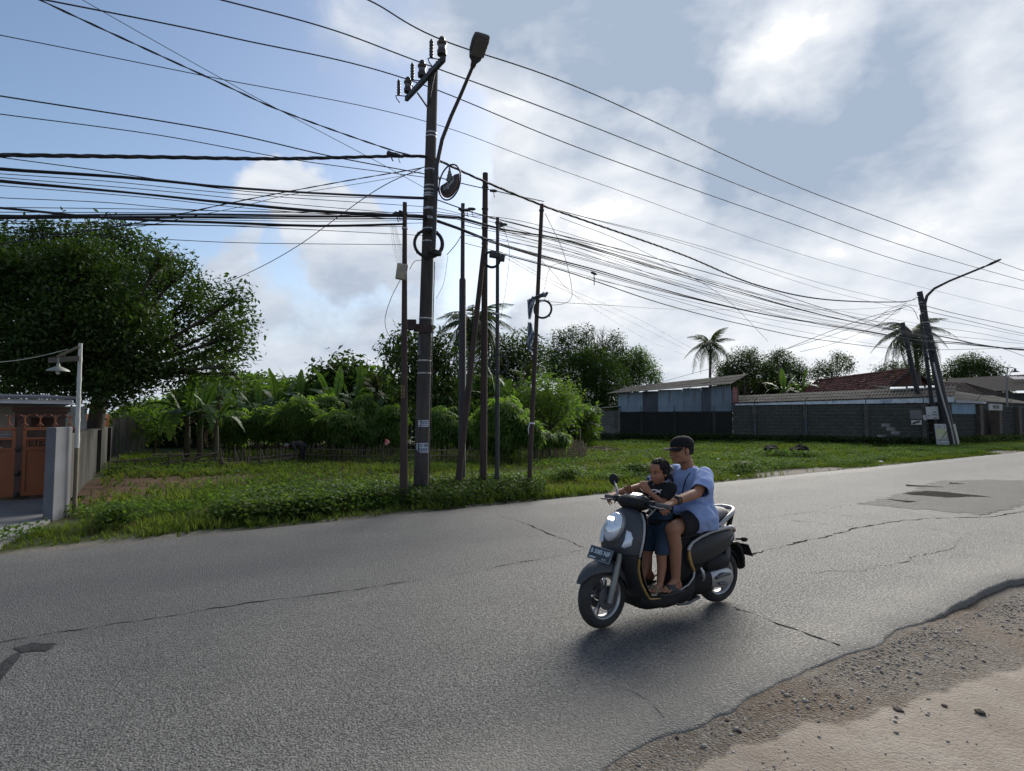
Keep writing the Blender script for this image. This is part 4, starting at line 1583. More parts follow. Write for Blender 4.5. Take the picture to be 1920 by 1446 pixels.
mb.build('blue_board', make_mat('blue_board_paint', (.13, .22, .38), .6, (.11, .18, .31), 3), root)

# --- lean-to with grey ribbed roof and white fascia behind the right stretch
P0, D, LEN, RZ = wall_frame(WB, WC)
nB = Vector((-D.y, D.x, 0))
root = thing('lean_to', 'long lean-to with grey corrugated roof and ragged white fascia behind the wall', 'shed', P0, RZ)
Pf = P0 + nB * .35
s0, s1 = .1, on_plane(1789, 753, Pf, D)[0]
zf0, zf1 = on_plane(1405, 757, Pf, D)[1], on_plane(1720, 747, Pf, D)[1]
slope = (zf1 - zf0) / (on_plane(1720, 747, Pf, D)[0] - on_plane(1405, 757, Pf, D)[0])
zz0 = zf0 - slope * on_plane(1405, 757, Pf, D)[0]
mb = MB()
r = random.Random(8)
n = 60
top = [(s0 + (s1 - s0) * i / n, .35 + .02 * r.uniform(-1, 1), zz0 + slope * (s0 + (s1 - s0) * i / n) + .015) for i in range(n + 1)]
bot = [(p[0], .33 + .03 * r.uniform(-1, 1), p[2] - .27 - .035 * r.uniform(-1, 1) - (.05 if i % 9 == 0 else 0)) for i, p in enumerate(top)]
mb.add(top + bot, [(i, i + 1, n + 2 + i, n + 1 + i) for i in range(n)])
m_tarp = make_mat('white_fascia_sheet', (.62, .66, .68), .6, (.50, .56, .60), 2, .2, 20, streak=((.22, .27, .38), .55, .60, .64, (1, 1, 1)))
fa = mb.build('fascia', m_tarp, root)
sd = fa.modifiers.new('t', 'SOLIDIFY')
sd.thickness = .02
wavy_roof((s0 - .3, .30, zz0 + slope * s0 + .05), (s1, .30, zz0 + slope * s1 + .05), (s1 + .2, 2.6, zz0 + slope * s1 + .72), (s0 - .5, 2.6, zz0 + slope * s0 + .62), m_roofgrey, 'roof', root, .17, .022, .03, 3)
mb = MB()
for k in range(3):
    mb.box((s1 - .9 - k * .9, 2.2 - .1 * k, zz0 + slope * s1 + .70 - .02 * k), (.8, .5, .05), Matrix.Rotation(.25, 3, 'X'))
mb.build('patch_sheet', m_tarp, root)
mb = MB()
mb.box(((s0 + s1) / 2, 1.8, 1.3), (s1 - s0 - 1, 2.0, 2.6))
mb.build('wall', m_block, root)


# --- tiled roofs
m_tile = make_mat('old_red_tile', (.165, .050, .036), .9, (.072, .028, .024), 1.4, .4, 30, streak=((.020, .014, .014), 1.0, .5, .68, (1, 1, 1)), mixlo=.3, mixhi=.7)
m_tile2 = make_mat('brown_mossy_tile', (.070, .046, .036), .9, (.036, .028, .025), 1.4, .4, 30, streak=((.15, .13, .11), 2.6, .62, .70, (1, 1, 1)))
m_brickw = make_mat('red_brown_gable', (.125, .062, .045), .95, (.075, .042, .034), 3, .4, 30)


def tiled(p00, p10, p11, p01, mat, parent, row=.30, col=.24):
    """pan tiles: stepped rows with a wave along each row"""
    p00, p10, p11, p01 = map(Vector, (p00, p10, p11, p01))
    nrm = (p10 - p00).cross(p01 - p00).normalized()
    if nrm.z < 0:
        nrm.negate()
    R = max(2, int((p01 - p00).length / row))
    n = max(6, int((p10 - p00).length / col) * 3)
    r = random.Random(4)
    V, F = [], []
    for j in range(R):
        for vv, lift in ((j / R, .055), ((j + 1.0) / R, .0)):
            for i in range(n + 1):
                u = i / n
                q = p00.lerp(p10, u).lerp(p01.lerp(p11, u), vv)
                V.append(q + nrm * (lift + .03 * math.cos(2 * math.pi * (i % 3) / 3) + r.uniform(-.014, .014)))
        o = j * 2 * (n + 1)
        F += [(o + i, o + i + 1, o + n + 2 + i, o + n + 1 + i) for i in range(n)]
        if j:
            F += [(o - n - 1 + i, o - n + i, o + i + 1, o + i) for i in range(n)]
    mb = MB()
    mb.add(V, F)
    ob = mb.build('roof_tiles', mat, parent)
    ob['kind'] = 'stuff'
    return ob


apex = at(1703, 693, 46)
far = at(1530, 713, 60)
eL = at(1648, 738, 46)
eR = at(1772, 738, 46)
back = Vector((far.x - apex.x, far.y - apex.y, 0))
root = thing('tiled_house', 'house with an old red tiled roof and brown gable behind the wall', 'house', (apex.x, apex.y, 0))
A = Vector((0, 0, apex.z))
EL = Vector((eL.x - apex.x, 0, eL.z))
ER = Vector((eR.x - apex.x, 0, eR.z - .1))
oh = Vector((0, -.45, 0))
tiled(EL + back - Vector((0, 0, 0)), EL + oh, A + oh, A + back, m_tile, root)
tiled(ER + oh, ER + back, A + back, A + oh, m_tile, root)
mb = MB()
mb.prism([(EL.x + .25, 0, 0), (ER.x - .25, 0, 0), (ER.x - .25, 0, ER.z + .05), (0, 0, A.z - .14), (EL.x + .25, 0, EL.z + .05)], (back.x, back.y, 0))
mb.build('wall', m_brickw, root)
mb = MB()
for e in (EL, ER):
    d = (A - e)
    mb.tube([e + oh + Vector((0, -.03, -.05)), A + oh + Vector((0, -.03, -.05))], .07, 4)
mb.build('barge_board', m_rust, root)
mb = MB()
mb.tube([A + oh + Vector((0, 0, .05)), A + back + Vector((0, 0, .05))], .11, 6)
mb.build('ridge', m_tile, root)

a1, a2 = at(1752, 713, 52), at(1806, 718, 52)
root = thing('tiled_house', 'dark brown tiled hip roof right of the thick leaning pole', 'house', (a1.x, a1.y, 0))
b = Vector((a1.x, a1.y, 0))
e1, e2 = at(1745, 748, 49) - b, at(1852, 748, 49) - b
r1, r2_ = a1 - b, a2 - b
tiled(e1, e2, r2_, r1, m_tile2, root)
e3 = at(1880, 738, 58) - b
tiled(e2, e3, r2_ + Vector((.02, 0, 0)), r2_, m_tile2, root)
mb = MB()
mb.box(((e1.x + e2.x) / 2, .2, 1.5), (e2.x - e1.x - .8, 4.0, 3.0))
mb.build('wall', m_pillar, root)

m_darkroof = make_mat('dark_metal_roof', (.032, .028, .030), .95, (.020, .018, .019), .9, .2, 20, spec=.05)
a1, a2 = at(1775, 711, 66), at(1960, 701, 66)
e1, e2 = at(1800, 736, 60), at(1985, 731, 60)
root = thing('long_building', 'long building with a dark metal roof at the right edge', 'building', (e1.x, e1.y, 0))
b = Vector((e1.x, e1.y, 0))
wavy_roof(e1 - b, e2 - b, a2 - b, a1 - b, m_darkroof, 'roof', root, .3, .02, .05, 1)
mb = MB()
q0, q1 = e1 - b, e2 - b
mb.box(((q0.x + q1.x) / 2, 3.2, q0.z / 2), (q1.x - q0.x - .6, 5.0, q0.z - .05))
mb.build('wall', m_block, root)
mb = MB()
p = at(1907, 711, 63.4) - b
mb.box(p + Vector((.3, 0, .12)), (1.9, .05, .75), Matrix.Rotation(-1.1, 3, 'X'))
mb.build('skylight', make_mat('skylight_sheet', (.20, .20, .22), .5, (.15, .15, .16), 3), root)

# --- wall that turns along the road beyond the poles, with the gate posts
WD = WC + (RU * 26.0)
P0, D, LEN, RZ = wall_frame(WC, WD)
root = thing('block_wall', 'dark roadside block wall right of the leaning poles with gate posts', 'wall', P0, RZ)
g0, g1 = on_plane(1842, 800, P0, D)[0], on_plane(1866, 800, P0, D)[0]
sb0, sb1 = on_plane(1786, 790, P0, D)[0], on_plane(1829, 790, P0, D)[0]
mb = MB()
for a, b, h in ((0.1, sb1, 1.9), (g1 + .4, LEN, 2.45)):
    mb.box(((a + b) / 2, .12, h / 2), (b - a, .14, h))
mb.build('mortar', m_mortar, root)
tp = block_tpls(.62, .27, .12, m_mold)
lay_blocks(root, .1, sb1, 1.9, .62, .27, .12, tp, None, 11, y0=.02)
lay_blocks(root, g1 + .4, LEN, 2.45, .62, .27, .12, tp, None, 12, y0=.02)
for s in (sb1 + .25, g1 + .2, on_plane(1905, 800, P0, D)[0]):
    mb = MB()
    mb.box((s, -.02, 1.22), (.52, .50, 2.5))
    mb.build('gate_post', make_mat('old_red_brick_post_%d' % int(s), (.105, .082, .062), .95, (.06, .05, .042), 3, .6, 18), root)
mb = MB()
mb.box(((g0 + g1) / 2, .45, 1.1), (g1 - g0 + .3, .08, 2.2))
mb.build('door', m_rust, root)
for s in (sb1 + .25, on_plane(1895, 800, P0, D)[0], 3.0):
    mb = MB()
    mb.tube([(s, 0, 2.3), (s, 0, 2.75), (s + .35, -.1, 3.05)], .03, 5)
    mb.build('wire_bracket', m_rust, root)
# metal shutter above it
root = thing('metal_canopy', 'light blue ribbed metal canopy over the dark roadside wall', 'canopy', P0, RZ)
zt, zb = on_plane(1810, 757, P0, D)[1], on_plane(1810, 776, P0, D)[1]
m_lblue = sheet_mat('light_blue_sheet', (.20, .30, .40), (.15, .23, .32))
link('panel', corrugated(sb1 - sb0, zt - zb, m_lblue, 'panel', .30, .03), root, (sb0, -.02, zb))
sx = on_plane(1752, 790, P0, D)[0]
link('panel', corrugated(sb0 - sx - .6, zt - zb, blues[3], 'panel', .30, .03), root, (sx + .1, .02, zb + .05))
mb = MB()
mb.box(((sb0 + sb1) / 2 + .3, -.1, zt + .10), (sb1 - sb0 + .8, .3, .14))
mb.build('gutter', make_mat('grey_gutter', (.30, .31, .33), .6, (.22, .23, .25), 3), root)
# low grey roof behind
root = thing('low_shed', 'low shed with grey metal roof behind the gate posts', 'shed', P0, RZ)
sa, sb_ = on_plane(1812, 745, P0, D)[0], LEN
wavy_roof((sa, 1.2, 2.75), (sb_, 1.2, 2.75), (sb_, 5.5, 3.9), (sa - .5, 5.5, 3.9), m_roofgrey, 'roof', root, .25, .02, .04, 2)
mb = MB()
mb.box(((sa + sb_) / 2, 3.2, 1.35), (sb_ - sa - .4, 3.6, 2.7))
mb.build('wall', m_block, root)
mb = MB()
x0, x1 = on_plane(1867, 756, P0, D)[0], on_plane(1884, 756, P0, D)[0]
mb.box(((x0 + x1) / 2, 1.1, 2.72), (x1 - x0, .1, .10))
mb.build('gutter', m_tarp, root)
# sign board on the gate
m_signw = make_mat('weathered_white_board', (.42, .41, .39), .8, (.30, .29, .27), 4, .1, 30)
m_ink = make_mat('faded_black_lettering', (.06, .06, .06), .8, (.10, .10, .10), 10)
s0, zt = on_plane(1842, 757, P0, D)
s1, zb = on_plane(1867, 770, P0, D)
root = thing('name_board', 'weathered white lettered board hanging between the two gate posts', 'sign', P0 + D * ((s0 + s1) / 2), RZ)
mb = MB()
mb.box((0, -.34, (zt + zb) / 2), (s1 - s0 + .1, .05, zt - zb))
mb.build('board', m_signw, root)
text_mesh('lettering', 'PINTU JAYA', .30, m_ink, root, Matrix.Translation((.02, -.372, (zt + zb) / 2)) @ Matrix.Rotation(math.pi / 2, 4, 'X') @ Matrix.Scale(.78, 4, (1, 0, 0)), bold=.008)

# far right lamp
b = at(1888, 780, 44)
root = thing('yard_lamp', 'small shaded lamp on a bent pipe post at the far right', 'lamp', (b.x, b.y, 0))
q = lambda px, py: at(px, py, 44) - Vector((b.x, b.y, 0))
mb = MB()
mb.tube([(0, 0, 0), q(1888, 740), q(1888, 708)], .07, 7)
mb.tube([q(1888, 708), q(1890, 688), q(1897, 689), q(1906, 692)], .03, 5)
mb.tube([q(1890, 706), q(1899, 692)], .025, 5)
mb.build('post', make_mat('pale_lamp_post', (.20, .20, .20), .6), root)
mb = MB()
mb.lathe(q(1903, 695), (0, 0, -1), [(.02, -.14), (.06, -.1), (.10, 0), (.30, .10), (.29, .11), (.08, .03)], 14)
mb.build('lamp_shade', m_rust, root, True)

# ------------------------------------------------------------------ the gated house at the left
m_brown = make_mat('orange_brown_gate_paint', (.270, .080, .022), .55, (.200, .058, .018), 1.5, .1, 30)
m_brown2 = make_mat('dark_brown_gate_paint', (.085, .036, .024), .55, (.060, .028, .020), 2)
m_cream = make_mat('cream_render', (.55, .54, .50), .85, (.45, .44, .40), 1.2, .15, 30)
m_conc = make_mat('smooth_grey_concrete', (.120, .125, .143), .85, (.088, .092, .104), 1.6, .2, 40, streak=((.14, .16, .26), 2.2, .64, .72, (1, 1, 1)))
m_plaster = make_mat('streaked_wall_render', (.095, .088, .070), .95, (.045, .042, .031), 2.4, .5, 25,
                     streak=((.022, .022, .017), 2.2, .38, .56, (1, 1, .16)))

# compound wall running back from the road
W0 = Vector((-7.62, 9.95, 0))
W1 = Vector((-18.6, 27.6, 0))
P0, D, LEN, RZ = wall_frame(W0, W1)
root = thing('compound_wall', 'black-streaked plastered garden wall running back beside the vacant lot', 'wall', P0, RZ)
mb = MB()
r = random.Random(12)
n = 70
front, rear = [], []
for i in range(n + 1):
    s = LEN * i / n
    z = 1.33 - .10 * i / n + r.uniform(-.012, .012)
    front.append((s, 0.0 + r.uniform(-.006, .006), z))
    rear.append((s, .16, z + .01))
vs = [(p[0], p[1], -.1) for p in front] + front + rear + [(p[0], .16, -.1) for p in front]
m = n + 1
fs = []
for i in range(n):
    for k in range(3):
        fs.append((k * m + i, k * m + i + 1, (k + 1) * m + i + 1, (k + 1) * m + i))
fs += [(0, m, 2 * m, 3 * m), (n, n + m, n + 2 * m, n + 3 * m)]
mb.add(vs, fs)
mb.build('wall_body', m_plaster, root)
for s in (9.0, 14.5, 19.5):
    mb = MB()
    mb.box((s, -.05, .64), (.28, .10, 1.26))
    mb.build('pilaster', m_plaster, root)

# concrete post at the end
q = gnd(114, 972)
PA, PB = gnd(98, 977), gnd(130, 967)
PD = (PB - PA).normalized()
root = thing('gate_pillar', 'smooth grey concrete slab pillar at the end of the garden wall', 'pillar', (PA + PB) / 2, math.atan2(PD.y, PD.x))
hp = on_plane(125, 801, (PA + PB) / 2, PD)[1]
mb = MB()
mb.bbox((0, .07, hp / 2 - .05), ((PB - PA).length, .14, hp + .1), None, .012)
mb.build('pillar_body', m_conc, root)

# bamboo lamp post lashed to the pillar
b0 = at(144, 840, 9.75)
b1 = at(151, 644, 9.75)
root = thing('bamboo_lamp_post', 'white-painted bamboo lamp post with a shaded bulb beside the grey pillar', 'lamp post', (b0.x, b0.y, 0))
o = Vector((b0.x, b0.y, 0))
m_bam = make_mat('whitewashed_bamboo', (.50, .50, .47), .6, (.36, .36, .33), 4, .2, 40, stretch=(1, 1, .3))
m_bamr = make_mat('bare_bamboo', (.17, .14, .09), .7, (.10, .085, .06), 5)
mb = MB()
pts, rs = [], []
for i in range(27):
    t_ = i / 26
    pts.append((b0 - o).lerp(b1 - o, t_))
    rs.append(.036 - .006 * t_ + (.006 if i % 5 == 2 else 0))
mb.tube(pts, rs, 10)
mb.build('pole', m_bam, root, True)
mb = MB()
mb.tube([Vector((-.01, .02, -.05)), (b0 - o) + Vector((0, 0, .02))], .033, 8)
mb.build('pole_foot', m_bamr, root, True)
arm0, arm1 = at(150, 677, 9.72) - o, at(92, 671, 9.72) - o
mb = MB()
mb.box((arm0 + arm1) / 2, ((arm0 - arm1).length, .04, .085), Matrix.Rotation(-.06 + .0, 3, 'Y'))
mb.build('arm', make_mat('weathered_board', (.10, .085, .068), .9, (.065, .056, .046), 5), root)
mb = MB()
mb.tube([at(149, 650, 9.72) - o, at(108, 669, 9.7) - o], .022, 6)
mb.build('brace', m_bamr, root)
lp = at(109, 688, 9.7) - o
mb = MB()
mb.lathe(lp, (0, 0, -1), [(.012, -.15), (.015, -.06), (.022, -.05), (.028, -.012), (.055, .0), (.15, .05), (.165, .075), (.158, .075), (.05, .02)], 20)
mb.build('lamp_shade', make_mat('grey_green_enamel', (.22, .23, .20), .5, (.17, .18, .155), 5), root, True)
mb = MB()
mb.ball(lp + Vector((0, 0, -.085)), (.032, .032, .045), 10, 8)
mb.build('bulb', make_mat('milky_bulb', (.6, .6, .58), .2), root, True)
mb = MB()
w0 = at(-60, 682, 8.6) - o
w1 = at(127, 655, 9.7) - o
mb.tube([w0.lerp(w1, k / 10) - Vector((0, 0, .06 * math.sin(math.pi * k / 10))) for k in range(11)] + [at(120, 668, 9.7) - o], .005, 4)
mb.build('lamp_cable', make_mat('pale_cable', (.33, .34, .32), .6), root)

# sliding gate
GR = Vector((-8.85, 12.1, 0))
GD = Vector((math.cos(R_(40)), math.sin(R_(40)), 0))
root = thing('sliding_gate', 'orange-brown sliding metal gate with slats and meander band at the left edge', 'gate', GR, R_(40))
zt = 1.43
sM, _ = on_plane(34, 870, GR, GD)
sE = -.06


def gate_leaf(a, b, parent, pale):
    mk = lambda nm, mat, f: (lambda m: (f(m), m.build(nm, mat, parent)))(MB())
    mk('frame', m_brown, lambda m: (m.box(((a + b) / 2, 0, zt - .03), (b - a, .06, .06)), m.box(((a + b) / 2, 0, .13), (b - a, .06, .06)),
                                    m.box((a + .03, 0, .78), (.06, .06, 1.24)), m.box((b - .03, 0, .78), (.06, .06, 1.24)),
                                    m.box(((a + b) / 2, 0, zt - .22), (b - a - .12, .055, .045)), m.box(((a + b) / 2, 0, zt - .42), (b - a - .12, .055, .045))))
    sl = make_mat('pale_slats', (.30, .28, .27), .6) if pale else m_brown2
    for k in range(5):
        mk('slat', sl, lambda m: m.box(((a + b) / 2, 0, zt - .075 - .03 * k), (b - a - .12, .02, .014)))
    mk('back_plate', m_brown2, lambda m: m.box(((a + b) / 2, .03, zt - .23), (b - a - .12, .01, .36)))

    def meander(m):
        x = a + .08
        z0 = zt - .385
        while x < b - .2:
            for (dx, dz, w, h) in ((.0, .055, .015, .125), (.055, .115, .11, .014), (.105, .085, .014, .06), (.075, .055, .07, .014), (.045, .0, .09, .014), (.12, .0, .08, .014)):
                m.box((x + dx, -.005, z0 + dz), (w, .025, h))
            x += .16
    mk('meander_band', sl if pale else m_brown, meander)
    mk('panel', m_brown, lambda m: m.box(((a + b) / 2, .01, (zt - .44 + .16) / 2), (b - a - .12, .02, zt - .44 - .16)))


gate_leaf(sM + .05, sE, root, False)
gate_leaf(sM - 2.4, sM - .05, root, True)
mb = MB()
mb.box((sM, 0, .76), (.09, .08, 1.36))
mb.build('meeting_post', m_brown2, root)
for z in (1.02, .55, .13):
    mb = MB()
    mb.ball((sM - .01, -.06, z), (.05, .04, .06), 10, 8)
    mb.build('hinge', m_rust, root, True)
for s in (sM + .12, sE - .15):
    mb = MB()
    mb.lathe((s, -.015, .065), (0, 1, 0), [(.01, 0), (.06, 0), (.06, .03), (.01, .03)], 14)
    mb.build('wheel', m_rust, root, True)
for k in range(9):
    s = sE - .14 - k * .235
    mb = MB()
    mb.tube([(s, 0, zt), (s, 0, zt + .24)], .011, 6)
    for sg in (-1, 1):
        mb.tube([(s + sg * .11 * math.cos(a_) * -1 + sg * .11, 0, zt + .13 + .12 * math.sin(a_)) for a_ in np.linspace(-1.0, 1.3, 9)], .008, 5)
    mb.build('scroll_spike', m_brown, root)

# the house behind
hr = Vector((-11.75, 13.3, 0))
root = thing('house', 'cream house with brown porch beam and white eave under the shade tree', 'house', hr, R_(40))
HP, HD = hr, GD
z1 = on_plane(60, 757, HP, HD)[1]
mb = MB()
mb.box((-2.9, 2.5, z1 / 2), (9.6, .2, z1 - .02))
mb.build('wall', m_cream, root)
sl_, _ = on_plane(22, 790, HP, HD)
mb = MB()
zb = on_plane(60, 768, HP, HD)[1]
mb.box(((sl_ + 1.4) / 2, .2, zb), (1.4 - sl_, .5, .12))
mb.box(((sl_ + 1.4) / 2, .2, zb - .12), (1.4 - sl_ - .12, .36, .13))
mb.build('porch_beam', m_brown2, root)
for s in (sl_ + .22, 1.2):
    mb = MB()
    mb.box((s, .2, (zb - .18) / 2), (.24, .26, zb - .18))
    mb.build('porch_post', m_brown2, root)
mb = MB()
mb.box(((sl_ + 1.4) / 2, .9, zb / 2), (1.3 - sl_, .06, zb))
mb.build('porch_screen', m_brown2, root)
mb = MB()
mb.box((-3.4, .9, z1 + .04), (9.6, 3.0, .10))
mb.build('eave', make_mat('white_fascia', (.62, .63, .65), .7, (.5, .5, .52), 2), root)
mb = MB()
mb.prism([(-8.4, -.7, z1 + .10), (1.5, -.7, z1 + .10), (.8, 2.6, z1 + .24), (-8.4, 2.6, z1 + .24)], (0, 0, .06))
mb.build('roof', make_mat('pale_roof_sheet', (.17, .175, .195), .8, (.13, .135, .15), 3, spec=.2), root)

# orange sheet fence showing over the wall
a, b = at(163, 776, 19.0), at(205, 778, 27.0)
P0_ = Vector((a.x, a.y, 0))
D_ = Vector((b.x - a.x, b.y - a.y, 0)).normalized()
root = thing('sheet_fence', 'orange ribbed sheet fence showing above the garden wall', 'fence', P0_, math.atan2(D_.y, D_.x))
Lf = (Vector((b.x, b.y, 0)) - P0_).length
m_or = sheet_mat('orange_sheet', (.30, .10, .032), (.22, .075, .028), (.10, .045, .03))
for k in range(3):
    link('panel', corrugated(Lf / 3 - .01, a.z + .02 * k, m_or, 'panel', .12, .014), root, (Lf / 3 * k, 0, 0))
# grey planks at the end of the wall and dark shed in the shade
a = at(213, 782, 25.5)
root = thing('plank_fence', 'weathered grey plank fence at the far end of the garden wall', 'fence', (a.x, a.y, 0), R_(60))
for k in range(9):
    mb = MB()
    mb.box((k * .16, random.uniform(-.02, .02), .82), (.13, .025, 1.7 + random.uniform(-.2, .15)), Matrix.Rotation(random.uniform(-.05, .05), 3, 'Y'))
    mb.build('plank', make_mat('grey_plank_%d' % k, (.15, .14, .125), .9, (.09, .085, .075), 6, stretch=(1, 1, .2)), root)
a = at(240, 800, 33)
root = thing('garden_shed', 'dark shed in deep shade beyond the end of the garden wall', 'shed', (a.x, a.y, 0))
mb = MB()
mb.box((1.8, 1.5, 1.15), (4.2, 2.6, 2.3))
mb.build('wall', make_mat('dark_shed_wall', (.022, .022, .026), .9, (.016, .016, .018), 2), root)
mb = MB()
mb.box((1.0, .17, .95), (.05, .06, 1.9)); mb.box((2.6, .17, .95), (.05, .06, 1.9)); mb.box((1.8, .17, 1.88), (1.6, .06, .05))
mb.build('door_frame', m_rust, root)
mb = MB()
mb.prism([(-.6, -.5, 2.25), (4.2, -.5, 2.25), (4.2, 3.1, 2.7), (-.6, 3.1, 2.7)], (0, 0, .05))
mb.build('roof', m_mold, root)

# ================================================================== poles, lamps, cables
m_cpole = make_mat('dirty_concrete_pole', (.068, .060, .054), .92, (.036, .031, .028), 2.4, .4, 40, stretch=(1, 1, .35), streak=((.024, .021, .019), 2.5, .50, .66, (1, 1, .25)))
m_steel = make_mat('rusty_brown_steel', (.058, .034, .028), .85, (.030, .020, .018), 3.0, .25, 60, stretch=(1, 1, .4), streak=((.12, .062, .04), 3.0, .60, .72, (1, 1, .5)))
m_steeld = make_mat('dark_grey_steel', (.034, .034, .037), .65, (.020, .020, .023), 3.0, .15, 50, stretch=(1, 1, .4))
m_cable = make_mat('black_cable', (.012, .012, .015), .5, (.018, .018, .02), 4)
m_black = make_mat('black_fitting', (.014, .014, .016), .6, (.022, .02, .02), 9)
m_band = make_mat('galvanised_band', (.38, .38, .38), .45, (.28, .28, .28), 8, metal=.6)
m_insul = make_mat('dark_glazed_porcelain', (.030, .018, .015), .25, (.022, .014, .012), 4)
m_insul2 = make_mat('grey_porcelain_ring', (.12, .12, .13), .3)
m_paper = make_mat('white_sticker', (.62, .64, .68), .7, (.50, .52, .58), 5)
m_print = make_mat('blue_print', (.055, .10, .20), .7)


def upright(root_loc, pts):
    return [Vector(p) - Vector(root_loc) for p in pts]


def pole(name, label, bpx, tpx, wb, wt, mat, n=14, group='poles in the roadside cluster', mid=None, topY=None, cap=True):
    """base and top pixel, widths in pixels at both ends"""
    b = gnd(*bpx)
    t_ = at(tpx[0], tpx[1], topY or b.y)
    root = thing(name, label, 'pole', (b.x, b.y, 0), 0, group)
    T = t_ - Vector((b.x, b.y, 0))
    s = b.y / FPX / 2
    pts = [Vector((0, 0, -.2))]
    rs = [wb * s]
    if mid:
        for f, w0, w1 in mid:
            pts += [T * (f - .004), T * (f + .004)]
            rs += [w0 * s, w1 * s]
    else:
        for k in range(1, 8):
            pts.append(T * (k / 8)); rs.append((wb + (wt - wb) * k / 8) * s)
    pts.append(T)
    rs.append(wt * s)
    mb = MB()
    mb.tube(pts, rs, n)
    mb.build('shaft', mat, root, True)
    return root, b, T, s


def band(root, p, r, mat=None, h=.03, name='band', tilt=0.0):
    mb = MB()
    mb.lathe(Vector(p) - Vector((0, 0, h / 2)), (tilt, 0, 1), [(r - .01, 0), (r, 0), (r, h), (r - .01, h)], 16)
    return mb.build(name, mat or m_band, root, True)


# --- the tall concrete pole
MP, mb_, MT, ms = pole('concrete_pole', 'tall thick concrete power pole carrying three insulators and the street lamp', (788, 938), (812, 132), 28, 19, m_cpole, 18)
MP['category'] = 'power pole'
MPB = Vector((mb_.x, mb_.y, 0))


def mp(py):
    """axis point of the concrete pole (world) at a picture row, with its radius"""
    t_ = (938 - py) / (938 - 132)
    P = MPB + MT * t_
    return P, (28 + (19 - 28) * t_) * ms


for py in (255, 262, 326, 357, 365, 372, 376, 400, 418, 438, 462, 684, 707, 606):
    P, r = mp(py)
    band(MP, P - MPB, r + .006, None, .028 if py not in (400, 418) else .05, 'band', random.uniform(-.03, .03))
# cross arm: runs across the road
q = MT + MPB
ARM_C = mp(150)[0]
far_end = at_v(775, 187, ARM_C.dot(RV) + 1.35)
near_end = at_v(836, 72, ARM_C.dot(RV) - 1.05)
near_end = ARM_C + (ARM_C - far_end).normalized() * ((ARM_C - far_end).length * .82)
ad = (near_end - far_end).normalized()
ang = math.atan2(ad.y, ad.x)
arm = thing('cross_arm', 'steel cross arm bolted slantwise across the head of the concrete pole', 'cross arm', ARM_C, ang)
Lf_, Ln_ = (far_end - ARM_C).length, (near_end - ARM_C).length
tilt = -math.asin(ad.z)
mb = MB()
mb.box(((Ln_ - Lf_) / 2, -.16, 0), (Lf_ + Ln_, .075, .10), Matrix.Rotation(tilt, 3, 'Y'))
mb.build('beam', m_steeld, arm)
mb = MB()
mb.tube([(-.62, -.13, 0), (0, -.1, -.62)], .02, 5)
mb.tube([(.62, -.13, 0), (0, -.1, -.62)], .02, 5)
mb.build('brace', m_steeld, arm)
PHASE = []
for k, (s, lab) in enumerate(((-Lf_ + .12, 'dark insulator at the low far end of the cross arm'), (-.12 - .1, 'dark insulator on the cross arm beside the pole head'), (Ln_ - .12, 'dark insulator at the high near end of the cross arm'))):
    loc = ARM_C + Vector((ad.x, ad.y, ad.z)) * s + Vector((-math.sin(ang), math.cos(ang), 0)) * -.16
    ins = thing('insulator', lab, 'insulator', loc, ang, 'insulators on the cross arm')
    mb = MB()
    mb.tube([(0, 0, 0), (0, 0, .10)], .02, 6)
    mb.build('pin', m_steeld, ins)
    mb = MB()
    mb.lathe((0, 0, .07), (0, 0, 1), [(.05, 0), (.088, .02), (.092, .10), (.07, .13), (.07, .20), (.095, .225), (.095, .26), (.06, .29), (.06, .33), (.045, .36), (.01, .365)], 16)
    mb.build('porcelain_body', m_insul, ins, True)
    mb = MB()
    mb.lathe((0, 0, .20), (0, 0, 1), [(.05, 0), (.073, 0), (.073, .06), (.05, .06)], 16)
    mb.build('glazed_ring', m_insul2, ins, True)
    PHASE.append(loc + Vector((0, 0, .385)))
    ar = thing('arrester', lab.replace('dark insulator', 'small slim arrester next to the insulator'), 'surge arrester', loc - RU * .22 + Vector((0, 0, -.05)), ang, 'arresters on the cross arm')
    mb = MB()
    mb.lathe((0, 0, .0), (0, 0, 1), [(.012, 0), (.035, .015)] + [(.035 + (.008 if j % 2 else -.004), .03 + .03 * j) for j in range(10)] + [(.02, .35), (.008, .37)], 12)
    mb.build('arrester_body', m_insul, ar, True)
    mb = MB()
    R3 = Matrix.Rotation(-ang, 3, 'Z')
    mb.tube([R3 @ (RU * .2 + Vector((0, 0, .05))), R3 @ (RU * .1 + Vector((0, 0, .02))), (0, 0, 0), R3 @ (-RU * .07 + Vector((0, 0, -.03))), R3 @ (-RU * .04 + Vector((0, 0, -.10))), R3 @ (RU * .03 + Vector((0, 0, -.16)))], .011, 5)
    mb.build('bracket', m_steeld, ar, True)

